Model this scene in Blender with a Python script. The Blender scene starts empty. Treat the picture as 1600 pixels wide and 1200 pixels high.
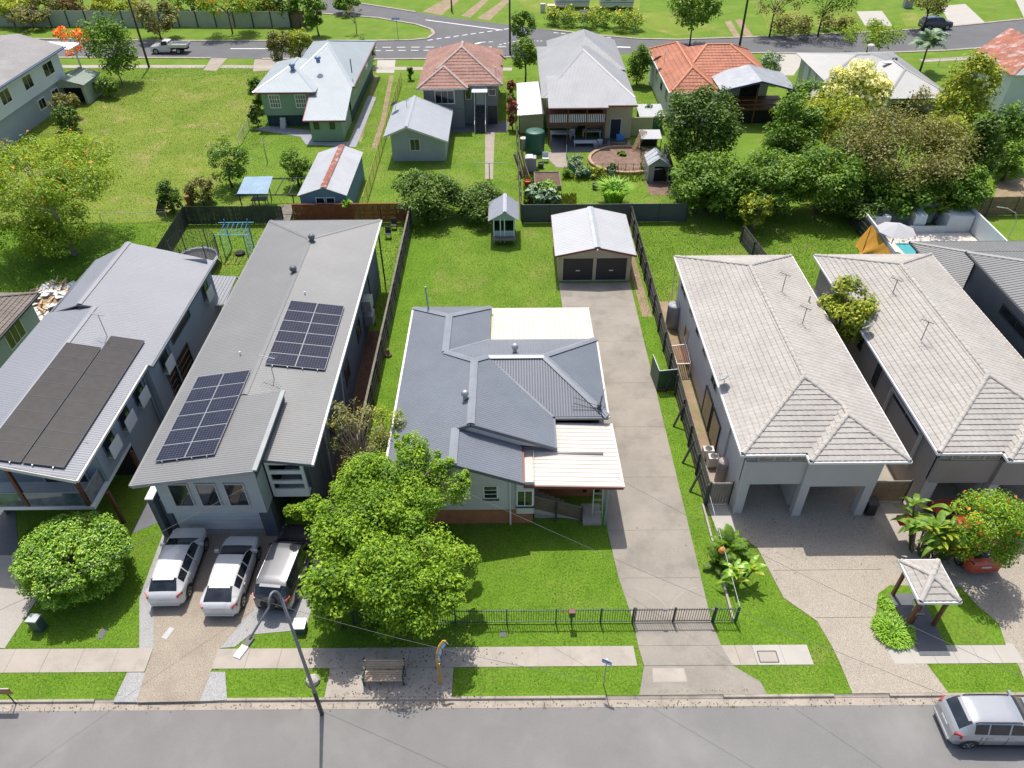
import bpy, bmesh, math, random
import numpy as np
from mathutils import Vector, Matrix

# ------------------------------------------------------------------ camera, sky, sun, exposure
scene = bpy.context.scene
COL = scene.collection
CAM_H = 31.0
FOC = 1159.26
PITCH, YAW, ROLL = 0.69204, -0.00263, 0.00965
_cp, _sp, _cy, _sy = math.cos(PITCH), math.sin(PITCH), math.cos(YAW), math.sin(YAW)
_f = Vector((_sy*_cp, _cy*_cp, -_sp)); _r = Vector((_cy, -_sy, 0)); _d = _f.cross(_r)
_cr, _sr = math.cos(ROLL), math.sin(ROLL)
CR = _cr*_r + _sr*_d
CD = -_sr*_r + _cr*_d
CF = _f
cam_data = bpy.data.cameras.new("camera")
cam = bpy.data.objects.new("camera", cam_data)
COL.objects.link(cam)
cam_data.sensor_fit = 'HORIZONTAL'; cam_data.sensor_width = 36.0
cam_data.lens = 36.0*FOC/1600.0
cam_data.clip_start = 0.5; cam_data.clip_end = 3000
M = Matrix((CR, -CD, -CF)).transposed().to_4x4()
M.translation = Vector((0, 0, CAM_H))
cam.matrix_world = M
scene.camera = cam
SUN_EL, SUN_AZ = 66.0, -10.0            # degrees; azimuth clockwise from +Y
world = bpy.data.worlds.new("World"); scene.world = world; world.use_nodes = True
wn = world.node_tree
sky = wn.nodes.new("ShaderNodeTexSky"); sky.sky_type = 'NISHITA'; sky.sun_disc = False
sky.sun_elevation = math.radians(SUN_EL); sky.sun_rotation = math.radians(SUN_AZ); sky.dust_density = 3.0; sky.air_density = .9
bg = wn.nodes["Background"]; bg.inputs[1].default_value = 0.15
wn.links.new(sky.outputs[0], bg.inputs[0])
sun_d = bpy.data.lights.new("sun", 'SUN'); sun_d.energy = 3.95; sun_d.angle = math.radians(0.5)
sun_d.color = (1.0, 0.955, 0.89)
sun = bpy.data.objects.new("sun", sun_d); COL.objects.link(sun)
el, az = math.radians(SUN_EL), math.radians(SUN_AZ)
sdir = Vector((math.sin(az)*math.cos(el), math.cos(az)*math.cos(el), math.sin(el)))
sun.rotation_euler = sdir.to_track_quat('Z', 'Y').to_euler()
sun.location = (0, 60, 60)
scene.view_settings.view_transform = 'Standard'
scene.view_settings.look = 'None'
scene.view_settings.exposure = 0.18
scene.view_settings.gamma = 1.0
scene.view_settings.use_curve_mapping = False

# ------------------------------------------------------------------ survey helpers
def P(u, v, z=0.0):
    """Place on the horizontal level z that was surveyed at (u, v) of the photograph."""
    d = CR*((u-800)/FOC) + CD*((v-600)/FOC) + CF
    t = (z-CAM_H)/d.z
    return Vector((0, 0, CAM_H)) + d*t
def XY(u, v, z=0.0):
    p = P(u, v, z); return (p.x, p.y)
def mpp(u, v, z=0.0):
    """metres per photo pixel there"""
    return (P(u, v, z)-Vector((0, 0, CAM_H))).dot(CF)/FOC

# ------------------------------------------------------------------ object helpers
OFF = {}
def thing(name, label, cat, loc=(0, 0, 0), rz=0.0, group=None, local=False):
    o = bpy.data.objects.new(name, None); COL.objects.link(o)
    o.empty_display_size = 0.3
    o.location = loc; o.rotation_euler = (0, 0, rz)
    o["label"] = label; o["category"] = cat
    if group: o["group"] = group
    OFF[o.name] = Vector((0, 0, 0)) if (local or rz) else Vector(loc)
    return o
def tag(o, label, cat, group=None):
    o["label"] = label; o["category"] = cat
    if group: o["group"] = group
    return o
def link(name, me, parent=None):
    o = bpy.data.objects.new(name, me); COL.objects.link(o)
    if parent is not None:
        o.parent = parent; OFF[o.name] = OFF.get(parent.name, Vector((0, 0, 0)))
    return o
def copy_tree(o, parent=None):
    c = o.copy(); COL.objects.link(c)
    if parent is not None: c.parent = parent
    OFF[c.name] = OFF.get(o.name, Vector((0, 0, 0)))
    for ch in list(o.children): copy_tree(ch, c)
    return c
def dup(o, loc, rz=0.0, label=None, sc=None):
    c = copy_tree(o); c.location = loc; c.rotation_euler = (0, 0, rz)
    if sc: c.scale = (sc, sc, sc)
    if label: c["label"] = label
    return c

class MB:
    def __init__(s): s.v = []; s.f = []; s.m = []; s.mi = 0
    def pt(s, p): s.v.append((p[0], p[1], p[2])); return len(s.v)-1
    def face(s, ids): s.f.append(tuple(ids)); s.m.append(s.mi)
    def poly(s, pts): s.face([s.pt(p) for p in pts])
    def box(s, x0, x1, y0, y1, z0, z1):
        a = [s.pt(p) for p in ((x0,y0,z0),(x1,y0,z0),(x1,y1,z0),(x0,y1,z0),(x0,y0,z1),(x1,y0,z1),(x1,y1,z1),(x0,y1,z1))]
        for q in ((3,2,1,0),(4,5,6,7),(0,1,5,4),(1,2,6,5),(2,3,7,6),(3,0,4,7)): s.face([a[i] for i in q])
        return s
    def bar(s, p, q, w, h, up=(0, 0, 1)):
        p = Vector(p); q = Vector(q); d = (q-p)
        if d.length < 1e-6: return s
        d.normalize(); up = Vector(up)
        if abs(d.dot(up)) > 0.98: up = Vector((0, 1, 0))
        x = d.cross(up).normalized(); y = x.cross(d).normalized()
        a = []
        for c in (p, q):
            for sx, sy in ((-1,-1),(1,-1),(1,1),(-1,1)): a.append(s.pt(c + x*(sx*w/2) + y*(sy*h/2)))
        for f in ((3,2,1,0),(4,5,6,7),(0,1,5,4),(1,2,6,5),(2,3,7,6),(3,0,4,7)): s.face([a[i] for i in f])
        return s
    def tube(s, pts, r, n=8, cap=True):
        pts = [Vector(p) for p in pts]
        rs = r if isinstance(r, (list, tuple)) else [r]*len(pts)
        rings = []
        for i, p in enumerate(pts):
            d = (pts[min(i+1, len(pts)-1)]-pts[max(i-1, 0)])
            d = d.normalized() if d.length > 1e-9 else Vector((0, 0, 1))
            up = Vector((0, 0, 1)) if abs(d.z) < 0.95 else Vector((1, 0, 0))
            x = d.cross(up).normalized(); y = x.cross(d).normalized()
            rings.append([s.pt(p + x*(rs[i]*math.cos(2*math.pi*k/n)) + y*(rs[i]*math.sin(2*math.pi*k/n))) for k in range(n)])
        for a, b in zip(rings[:-1], rings[1:]):
            for k in range(n): s.face((a[k], b[k], b[(k+1) % n], a[(k+1) % n]))
        if cap: s.face(rings[0]); s.face(rings[-1][::-1])
        return s
    def lathe(s, c, prof, n=16):
        rings = [[s.pt((c[0]+r*math.cos(2*math.pi*k/n), c[1]+r*math.sin(2*math.pi*k/n), c[2]+z)) for k in range(n)] for r, z in prof]
        for a, b in zip(rings[:-1], rings[1:]):
            for k in range(n): s.face((a[k], a[(k+1) % n], b[(k+1) % n], b[k]))
        s.face(rings[0][::-1]); s.face(rings[-1])
        return s
    def prism(s, poly, z0, z1):
        n = len(poly)
        ar = sum(poly[i][0]*poly[(i+1) % n][1]-poly[(i+1) % n][0]*poly[i][1] for i in range(n))
        if ar < 0: poly = poly[::-1]
        a = [s.pt((p[0], p[1], z0)) for p in poly]; b = [s.pt((p[0], p[1], z1)) for p in poly]
        s.face(a[::-1]); s.face(b)
        for i in range(n): s.face((a[i], a[(i+1) % n], b[(i+1) % n], b[i]))
        return s
    def build(s, name, mats, parent=None, smooth=False, kind=None, label=None):
        off = OFF.get(parent.name, Vector((0, 0, 0))) if parent is not None else Vector((0, 0, 0))
        me = bpy.data.meshes.new(name)
        v = [(p[0]-off.x, p[1]-off.y, p[2]-off.z) for p in s.v]
        me.from_pydata(v, [], s.f)
        if not isinstance(mats, (list, tuple)): mats = [mats]
        for m in mats: me.materials.append(m)
        if len(mats) > 1: me.polygons.foreach_set("material_index", s.m)
        if smooth: me.polygons.foreach_set("use_smooth", [True]*len(s.f))
        me.update()
        o = link(name, me, parent)
        if kind: o["kind"] = kind
        if label: o["label"] = label
        return o

def structure(name, mb, m, smooth=False):
    return mb.build(name, m, None, smooth, 'structure')

# ------------------------------------------------------------------ materials
MATS = {}
def _nt(name):
    m = bpy.data.materials.new(name); m.use_nodes = True
    nt = m.node_tree; return m, nt, nt.nodes["Principled BSDF"], nt.nodes.new, nt.links.new
def _noise(nt, co, scale, detail=3, rough=.55):
    n = nt.nodes.new("ShaderNodeTexNoise"); n.inputs["Scale"].default_value = scale
    n.inputs["Detail"].default_value = detail; n.inputs["Roughness"].default_value = rough
    nt.links.new(co, n.inputs["Vector"]); return n.outputs["Fac"]
def _ramp(nt, fac, stops):
    r = nt.nodes.new("ShaderNodeValToRGB"); e = r.color_ramp.elements
    while len(e) < len(stops): e.new(0.5)
    for i, (p, c) in enumerate(stops): e[i].position = p; e[i].color = (c[0], c[1], c[2], 1)
    nt.links.new(fac, r.inputs[0]); return r.outputs[0]
def _mix(nt, fac, a, b, mode='MIX'):
    n = nt.nodes.new("ShaderNodeMix"); n.data_type = 'RGBA'; n.blend_type = mode
    for sock, val in ((n.inputs[0], fac), (n.inputs[6], a), (n.inputs[7], b)):
        if hasattr(val, "is_linked") or isinstance(val, bpy.types.NodeSocket): nt.links.new(val, sock)
        elif isinstance(val, (int, float)): sock.default_value = val
        else: sock.default_value = (val[0], val[1], val[2], 1)
    return n.outputs[2]
def mat(name, col, rough=.6, var=.12, scale=1.2, fine=.06, fscale=25, bump=0, bscale=60, metal=0, spec=.5, stain=None, stain_amt=.5, stain_scale=.8, coat=0, world=False):
    if name in MATS: return MATS[name]
    m, nt, b, new, lk = _nt(name)
    tc = new("ShaderNodeTexCoord")
    co = tc.outputs["Object"]
    if world:
        g = new("ShaderNodeNewGeometry"); co = g.outputs["Position"]
    c = Vector(col)
    n1 = _noise(nt, co, scale, 4, .6)
    base = _ramp(nt, n1, [(.3, c*(1-var)), (.7, c*(1+var))])
    n2 = _noise(nt, co, fscale, 2)
    fcol = _ramp(nt, n2, [(.3, (1-fine,)*3), (.7, (1+fine,)*3)])
    out = _mix(nt, 1.0, base, fcol, 'MULTIPLY')
    if stain is not None:
        n3 = _noise(nt, co, stain_scale, 5, .65)
        f = _ramp(nt, n3, [(.5, (0, 0, 0)), (.72, (stain_amt,)*3)])
        out = _mix(nt, f, out, stain)
    lk(out, b.inputs["Base Color"])
    b.inputs["Roughness"].default_value = rough; b.inputs["Metallic"].default_value = metal
    b.inputs["Specular IOR Level"].default_value = spec
    b.inputs["Coat Weight"].default_value = coat; b.inputs["Coat Roughness"].default_value = .04
    if bump:
        bp = new("ShaderNodeBump"); bp.inputs["Strength"].default_value = bump; bp.inputs["Distance"].default_value = .25/bscale
        lk(_noise(nt, co, bscale, 3), bp.inputs["Height"]); lk(bp.outputs[0], b.inputs["Normal"])
    MATS[name] = m; return m
def grass_mat(name, a, b_, dry, dry_amt=.3, patch=.35):
    """lawn: two greens in patches, dry spots, blade-sized speckle"""
    m, nt, b, new, lk = _nt(name)
    g = new("ShaderNodeNewGeometry"); co = g.outputs["Position"]
    base = _ramp(nt, _noise(nt, co, patch, 5, .65), [(.35, a), (.65, b_)])
    d = _ramp(nt, _noise(nt, co, .27, 6, .7), [(.52, (0, 0, 0)), (.7, (dry_amt,)*3)])
    base = _mix(nt, d, base, dry)
    sp = _ramp(nt, _noise(nt, co, 9, 5, .75), [(.3, (.55,)*3), (.5, (1,)*3), (.72, (1.5, 1.45, 1.35))])
    base = _mix(nt, 1.0, base, sp, 'MULTIPLY')
    sp2 = _ramp(nt, _noise(nt, co, 45, 2, .6), [(.3, (.7,)*3), (.7, (1.3,)*3)])
    base = _mix(nt, 1.0, base, sp2, 'MULTIPLY')
    lk(base, b.inputs["Base Color"]); b.inputs["Roughness"].default_value = .9
    b.inputs["Specular IOR Level"].default_value = .15
    bp = new("ShaderNodeBump"); bp.inputs["Strength"].default_value = .6; bp.inputs["Distance"].default_value = .018
    lk(_noise(nt, co, 22, 4, .7), bp.inputs["Height"]); lk(bp.outputs[0], b.inputs["Normal"])
    MATS[name] = m; return m
LEAF_GAIN = 2.25
def leaf_mat(name, dark, mid, light, trans=.3, rough=.5, spec=.35):
    if name in MATS: return MATS[name]
    m, nt, b, new, lk = _nt(name)
    at = new("ShaderNodeAttribute"); at.attribute_name = "tint"
    dark, mid, light = (Vector(q)*LEAF_GAIN for q in (dark, mid, light))
    c = _ramp(nt, at.outputs["Fac"], [(.1, dark), (.5, mid), (.9, light)])
    lk(c, b.inputs["Base Color"]); b.inputs["Roughness"].default_value = rough
    b.inputs["Specular IOR Level"].default_value = spec
    tr = new("ShaderNodeBsdfTranslucent"); lk(_mix(nt, 1.0, c, (1.15, 1.1, .5), 'MULTIPLY'), tr.inputs[0])
    mx = new("ShaderNodeMixShader"); mx.inputs[0].default_value = trans
    lk(b.outputs[0], mx.inputs[1]); lk(tr.outputs[0], mx.inputs[2])
    lk(mx.outputs[0], nt.nodes["Material Output"].inputs[0])
    MATS[name] = m; return m
def glass_mat(name, col=(.02, .025, .03), rough=.04):
    if name in MATS: return MATS[name]
    m, nt, b, new, lk = _nt(name)
    tc = new("ShaderNodeTexCoord")
    c = _ramp(nt, _noise(nt, tc.outputs["Object"], 1.3, 3), [(.35, Vector(col)*.6), (.7, Vector(col)*1.8)])
    lk(c, b.inputs["Base Color"]); b.inputs["Roughness"].default_value = rough
    b.inputs["Specular IOR Level"].default_value = .8
    MATS[name] = m; return m
def solar_mat(name, cell, line, cs=.157, lw=.06, rough=.12):
    """cells of a photovoltaic panel with their printed grid lines (object x/y of the panel mesh)"""
    if name in MATS: return MATS[name]
    m, nt, b, new, lk = _nt(name)
    uv = new("ShaderNodeUVMap")
    sc = new("ShaderNodeVectorMath"); sc.operation = 'SCALE'; sc.inputs[3].default_value = 1/cs
    lk(uv.outputs[0], sc.inputs[0])
    fr = new("ShaderNodeVectorMath"); fr.operation = 'FRACTION'; lk(sc.outputs[0], fr.inputs[0])
    sx = new("ShaderNodeSeparateXYZ"); lk(fr.outputs[0], sx.inputs[0])
    def near(s):
        a = new("ShaderNodeMath"); a.operation = 'SUBTRACT'; lk(s, a.inputs[0]); a.inputs[1].default_value = .5
        c = new("ShaderNodeMath"); c.operation = 'ABSOLUTE'; lk(a.outputs[0], c.inputs[0])
        d = new("ShaderNodeMath"); d.operation = 'GREATER_THAN'; lk(c.outputs[0], d.inputs[0]); d.inputs[1].default_value = .5-lw
        return d.outputs[0]
    mx = new("ShaderNodeMath"); mx.operation = 'MAXIMUM'; lk(near(sx.outputs[0]), mx.inputs[0]); lk(near(sx.outputs[1]), mx.inputs[1])
    tc = new("ShaderNodeTexCoord")
    cc = _ramp(nt, _noise(nt, tc.outputs["Object"], 2.5, 3), [(.3, Vector(cell)*.75), (.7, Vector(cell)*1.3)])
    lk(_mix(nt, mx.outputs[0], cc, line), b.inputs["Base Color"])
    b.inputs["Roughness"].default_value = rough; b.inputs["Specular IOR Level"].default_value = .22
    MATS[name] = m; return m

# ------------------------------------------------------------------ roofs: every sheet, rib and tile is geometry
def _clip(poly, ax, val, keep_ge):
    out = []
    n = len(poly)
    for i in range(n):
        p, q = poly[i], poly[(i+1) % n]
        a = (p[ax]-val) if keep_ge else (val-p[ax]); c = (q[ax]-val) if keep_ge else (val-q[ax])
        if a >= 0: out.append(p)
        if (a >= 0) != (c >= 0):
            t = a/(a-c); out.append((p[0]+t*(q[0]-p[0]), p[1]+t*(q[1]-p[1])))
    return out
def _area(p):
    return abs(sum(p[i][0]*p[(i+1) % len(p)][1]-p[(i+1) % len(p)][0]*p[i][1] for i in range(len(p))))/2
PROFILES = {
    'corr': (.152, [(0, 0), (.3, .019), (.7, .019), (1, 0)]),
    'rib': (.25, [(0, 0), (.74, 0), (.80, .035), (.94, .035), (1, 0)]),
    'deck': (.33, [(0, 0), (.80, 0), (.84, .018), (.96, .018), (1, 0)]),
    'fine': (.25, [(0, 0), (.6, 0), (.7, .016), (.9, .016), (1, 0)]),
    'flat': (.8, [(0, 0), (.94, 0), (.96, .03), (.99, .03), (1, 0)]),
}
TILEP = [(0, .0), (.30, .028), (.62, .022), (1, 0)]
def frame3(poly, e=None):
    p = [Vector(q) for q in poly]
    n = Vector((0, 0, 0))
    for i in range(len(p)): n += p[i].cross(p[(i+1) % len(p)])
    n.normalize()
    if n.z < 0: n = -n
    if e is None:
        e = Vector((-n.y, n.x, 0))
        e = e.normalized() if e.length > 1e-4 else Vector((1, 0, 0))
    else: e = (Vector(e) - n*Vector(e).dot(n)).normalized()
    s = n.cross(e).normalized()
    return p, n, e, s
def sheet(mb, polys, style='corr', e=None, th=.05, pitch=None):
    """profiled metal sheets over convex 3-D polygons that share a slope"""
    pt, prof = PROFILES[style]; pt = pitch or pt
    for poly in polys:
        p, n, ee, s = frame3(poly, e)
        o = p[0]; c0 = o.dot(n)
        q = [(x.dot(ee), x.dot(s)) for x in p]
        a0 = min(t[0] for t in q); a1 = max(t[0] for t in q)
        k = math.floor(a0/pt)
        while k*pt < a1:
            for (f0, h0), (f1, h1) in zip(prof[:-1], prof[1:]):
                l, r = (k+f0)*pt, (k+f1)*pt
                if r <= a0 or l >= a1: continue
                c = _clip(_clip(q, 0, l, True), 0, r, False)
                if len(c) < 3 or _area(c) < 1e-5: continue
                mb.poly([ee*x[0] + s*x[1] + n*(c0 + h0+(h1-h0)*(x[0]-l)/(r-l)) for x in c])
            k += 1
        mb.poly([x - n*th for x in p][::-1])
        m = len(p)
        for i in range(m):
            a, b = p[i], p[(i+1) % m]
            mb.poly([a - n*th, b - n*th, b, a])
def tiles(polys, tw=.31, tl=.31, sink=None, seed=0, lift=.038):
    """course by course tiles. sink: function(tile_index, faces) or None -> returns list of tiles as face lists of 3-D points"""
    rnd = random.Random(seed); out = []
    for poly in polys:
        p, n, ee, s = frame3(poly)
        c0 = p[0].dot(n)
        q = [(x.dot(ee), x.dot(s)) for x in p]
        a0 = min(t[0] for t in q); a1 = max(t[0] for t in q)
        b0 = min(t[1] for t in q); b1 = max(t[1] for t in q)
        j = 0
        while b0 + j*tl < b1:
            lo, hi = b0+j*tl, b0+(j+1)*tl
            row = _clip(_clip(q, 1, lo, True), 1, hi, False)
            j += 1
            if len(row) < 3: continue
            ra0 = min(t[0] for t in row); ra1 = max(t[0] for t in row)
            k = math.floor(ra0/tw)
            while k*tw < ra1:
                fs = []
                dh = rnd.uniform(-.004, .006); dl = rnd.uniform(0, .012)
                for (f0, h0), (f1, h1) in zip(TILEP[:-1], TILEP[1:]):
                    l, r = (k+f0)*tw, (k+f1)*tw
                    if r <= ra0 or l >= ra1: continue
                    c = _clip(_clip(row, 0, l, True), 0, r, False)
                    if len(c) < 3 or _area(c) < 1e-5: continue
                    H = lambda x: h0+(h1-h0)*(x[0]-l)/(r-l) + lift*(1-(x[1]-lo)/tl) + dh
                    fs.append([ee*x[0] + s*x[1] + n*(c0+H(x)) for x in c])
                    low = [x for x in c if x[1]-lo < 1e-4]
                    if len(low) >= 2:
                        low.sort()
                        x, y = low[0], low[-1]
                        A, B = ee*x[0]+s*(x[1])+n*(c0+H(x)), ee*y[0]+s*(y[1])+n*(c0+H(y))
                        fs.append([ee*x[0]+s*x[1]+n*(c0-.03), ee*y[0]+s*y[1]+n*(c0-.03), B, A])
                if fs: out.append(fs)
                k += 1
    return out
def slab(mb, polys, th=.06, gap=.02):
    for poly in polys:
        p, n, ee, s = frame3(poly)
        a = [x-n*gap for x in p]; b = [x-n*th for x in p]
        mb.poly(a); mb.poly(b[::-1])
        for i in range(len(p)): mb.poly([b[i], b[(i+1) % len(p)], a[(i+1) % len(p)], a[i]])
def hip_planes(x0, x1, y0, y1, ze, zr, axis='y', i0=None, i1=None):
    if axis == 'y':
        c = (x0+x1)/2; h = (x1-x0)/2
        i0 = h if i0 is None else i0; i1 = h if i1 is None else i1
        A, B = (c, y0+i0, zr), (c, y1-i1, zr)
        r = [[(x0,y0,ze),A,B,(x0,y1,ze)], [(x1,y0,ze),(x1,y1,ze),B,A]]
        if i0 > .01: r.append([(x0,y0,ze),(x1,y0,ze),A])
        if i1 > .01: r.append([(x0,y1,ze),B,(x1,y1,ze)])
        return r
    r = hip_planes(y0, y1, x0, x1, ze, zr, 'y', i0, i1)
    return [[(q[1], q[0], q[2]) for q in p] for p in r]
def capping(parent, name, lines, m, w=.32, h=.05):
    """folded metal ridge / hip cappings, one object each"""
    for a, b in lines:
        mb = MB(); a = Vector(a); b = Vector(b); d = (b-a).normalized()
        x = d.cross(Vector((0, 0, 1))).normalized(); u = x.cross(d)
        for sgn in (1, -1):
            p0 = u*(h+.03); p1 = x*(sgn*w/2) + u*(.022)
            pts = [a+p0, b+p0, b+p1, a+p1]
            mb.poly(pts if sgn > 0 else pts[::-1])
        mb.build(name, m, parent)
def tile_caps(parent, lines, m, seg=.42, r=.13, name='ridge_tile'):
    me = None
    for a, b in lines:
        a = Vector(a); b = Vector(b); L = (b-a).length; n = max(1, round(L/seg)); d = (b-a)/n
        for i in range(n):
            mb = MB(); p = a+d*i; q = p+d*1.05
            x = d.normalized().cross(Vector((0, 0, 1))).normalized(); u = x.cross(d.normalized())
            rings = []
            for c, rr in ((p, r*1.08), (q, r*.92)):
                rings.append([mb.pt(c + x*(rr*math.cos(t)) + u*(rr*.75*math.sin(t)+.02)) for t in [math.pi*k/6 for k in range(7)]])
            for k in range(6): mb.face((rings[0][k], rings[0][k+1], rings[1][k+1], rings[1][k]))
            mb.face(rings[0])
            mb.build(name, m, parent)
def gutter(parent, pts, m, w=.12, h=.13, name='gutter', closed=False):
    pts = [Vector(p) for p in pts]
    if closed: pts.append(pts[0])
    mb = MB()
    for a, b in zip(pts[:-1], pts[1:]):
        d = (b-a).normalized()*.04
        mb.bar(a-d+Vector((0, 0, -h/2-.01)), b+d+Vector((0, 0, -h/2-.01)), w, h)
    return mb.build(name, m, parent)

# ------------------------------------------------------------------ walls, windows, doors
def wall(mb, p0, p1, z0, z1, style='plain', bh=.18, z1b=None):
    """outward side is to the right of p0->p1. z1b: height at p1 for raking tops"""
    a = Vector((p0[0], p0[1], 0)); b = Vector((p1[0], p1[1], 0)); d = (b-a); L = d.length; d.normalize()
    o = Vector((d.y, -d.x, 0)); Z = Vector((0, 0, 1))
    zt = z1 if z1b is None else z1b
    if style == 'plain' or z1b is not None:
        mb.poly([a+Z*z0, b+Z*z0, b+Z*zt, a+Z*z1])
        if style == 'plain': return
    if style == 'board':
        z = z0
        while z < z1-1e-4:
            h = min(bh, z1-z)
            mb.poly([a+Z*z+o*.02, b+Z*z+o*.02, b+Z*(z+h)+o*.003, a+Z*(z+h)+o*.003])
            mb.poly([a+Z*z, b+Z*z, b+Z*z+o*.02, a+Z*z+o*.02])
            z += h
    elif style == 'vgroove':
        n = max(1, round(L/bh)); w = L/n
        for i in range(n):
            p = a+d*(i*w); q = a+d*((i+1)*w-.03)
            mb.poly([p+Z*z0+o*.012, q+Z*z0+o*.012, q+Z*z1+o*.012, p+Z*z1+o*.012])
            r = a+d*((i+1)*w)
            mb.poly([q+Z*z0, r+Z*z0, r+Z*z1, q+Z*z1])
def walls_rect(mb, x0, x1, y0, y1, z0, z1, style='plain', sides='fblr', bh=.18):
    if 'f' in sides: wall(mb, (x0, y0), (x1, y0), z0, z1, style, bh)
    if 'r' in sides: wall(mb, (x1, y0), (x1, y1), z0, z1, style, bh)
    if 'b' in sides: wall(mb, (x1, y1), (x0, y1), z0, z1, style, bh)
    if 'l' in sides: wall(mb, (x0, y1), (x0, y0), z0, z1, style, bh)
def window(parent, c, face, w, h, fm, gm, nx=1, ny=1, fw=.06, name='window', sill=None, out=.05, bar=.035):
    """c: centre of the window on the wall face (x,y,z); face: outward unit (fx,fy)"""
    o = Vector((face[0], face[1], 0)).normalized(); d = Vector((-o.y, o.x, 0)); Z = Vector((0, 0, 1)); c = Vector(c)
    mb = MB()
    def bx(a0, a1, z0, z1, t0, t1):
        pts = [c+d*a+Z*z+o*t for t in (t0, t1) for a, z in ((a0, z0), (a1, z0), (a1, z1), (a0, z1))]
        ids = [mb.pt(p) for p in pts]
        for q in ((3,2,1,0),(4,5,6,7),(0,1,5,4),(1,2,6,5),(2,3,7,6),(3,0,4,7)): mb.face([ids[i] for i in q])
    W, Hh = w/2, h/2
    bx(-W, -W+fw, -Hh, Hh, -.02, out); bx(W-fw, W, -Hh, Hh, -.02, out)
    bx(-W+fw, W-fw, -Hh, -Hh+fw, -.02, out); bx(-W+fw, W-fw, Hh-fw, Hh, -.02, out)
    iw = (w-2*fw)/nx; ih = (h-2*fw)/ny
    for i in range(1, nx): bx(-W+fw+iw*i-bar/2, -W+fw+iw*i+bar/2, -Hh+fw, Hh-fw, -.02, out*.8)
    for j in range(1, ny): bx(-W+fw, W-fw, -Hh+fw+ih*j-bar/2, -Hh+fw+ih*j+bar/2, -.02, out*.75)
    win = mb.build(name, fm, parent)
    for i in range(nx):
        for j in range(ny):
            g = MB(); a0 = -W+fw+iw*i; z0 = -Hh+fw+ih*j
            g.poly([c+d*a+Z*z+o*.024 for a, z in ((a0, z0), (a0+iw, z0), (a0+iw, z0+ih), (a0, z0+ih))])
            g.build('pane', gm, win)
    if sill is not None:
        s = MB(); mb = s
        bx(-W-.05, W+.05, -Hh-.06, -Hh-.004, -.02, out+.07)
        s.build('sill', sill, win)
    return win
def door(parent, c, face, w, h, m, fm, handle=None, name='door'):
    o = Vector((face[0], face[1], 0)).normalized(); d = Vector((-o.y, o.x, 0)); Z = Vector((0, 0, 1)); c = Vector(c)
    mb = MB()
    mb.bar(c-Z*h/2+o*.02, c+Z*h/2+o*.02, w, .05, up=o)
    k = mb.build(name, m, parent)
    f = MB()
    for s in (-1, 1): f.bar(c+d*(s*(w/2+.04))-Z*h/2+o*.03, c+d*(s*(w/2+.04))+Z*(h/2+.08)+o*.03, .08, .08, up=o)
    f.bar(c-d*(w/2)+Z*(h/2+.04)+o*.03, c+d*(w/2)+Z*(h/2+.04)+o*.03, .08, .08)
    f.build('door_frame', fm, k)
    if handle:
        g = MB(); q = c+d*(w*.4)+o*.07; g.bar(q-Z*.06, q+Z*.06, .03, .03); g.build('handle', handle, k)
    return k
def roller_door(parent, x0, x1, y, z0, z1, m, name='roller_door', ribs=.09, handle=None):
    """ribbed roller door facing -Y"""
    mb = MB(); z = z0
    while z < z1-1e-3:
        h = min(ribs, z1-z)
        mb.poly([(x0, y-.015, z), (x1, y-.015, z), (x1, y-.015, z+h*.7), (x0, y-.015, z+h*.7)])
        mb.poly([(x0, y-.015, z+h*.7), (x1, y-.015, z+h*.7), (x1, y, z+h*.85), (x0, y, z+h*.85)])
        mb.poly([(x0, y, z+h*.85), (x1, y, z+h*.85), (x1, y-.015, z+h), (x0, y-.015, z+h)])
        z += h
    k = mb.build(name, m, parent)
    if handle:
        g = MB(); c = (x0+x1)/2; zz = z0+(z1-z0)*.42
        g.box(c-.16, c+.16, y-.06, y-.022, zz, zz+.07); g.build('handle', handle, k)
    return k

# ------------------------------------------------------------------ foliage
def leaf_cloud(name, pos, nrm, size, tint, m, parent, aspect=.5, fold=.25, rng=None):
    """rhombic folded leaves, one mesh"""
    rng = rng or np.random.default_rng(1)
    n = len(pos)
    nrm = nrm/np.maximum(np.linalg.norm(nrm, axis=1, keepdims=True), 1e-6)
    t = rng.normal(size=(n, 3)); t -= nrm*(t*nrm).sum(1, keepdims=True)
    t /= np.maximum(np.linalg.norm(t, axis=1, keepdims=True), 1e-6)
    w = np.cross(nrm, t)
    s = size[:, None]
    v = np.empty((n, 4, 3), np.float32)
    v[:, 0] = pos - t*s*.5
    v[:, 1] = pos + w*s*aspect*.5 + nrm*s*fold*aspect
    v[:, 2] = pos + t*s*.5
    v[:, 3] = pos - w*s*aspect*.5 + nrm*s*fold*aspect
    off = OFF.get(parent.name, Vector((0, 0, 0))) if parent is not None else Vector((0, 0, 0))
    v -= np.array([off.x, off.y, off.z], np.float32)
    me = bpy.data.meshes.new(name)
    me.vertices.add(4*n); me.vertices.foreach_set("co", v.ravel())
    base = np.arange(n)*4
    tri = np.stack([base, base+1, base+2, base, base+2, base+3], 1).ravel().astype(np.int32)
    me.loops.add(6*n); me.loops.foreach_set("vertex_index", tri)
    me.polygons.add(2*n); me.polygons.foreach_set("loop_start", np.arange(2*n, dtype=np.int32)*3)
    a = me.attributes.new("tint", 'FLOAT', 'POINT'); a.data.foreach_set("value", np.repeat(tint, 4).astype(np.float32))
    me.materials.append(m); me.update(calc_edges=True)
    return link(name, me, parent)
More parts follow.
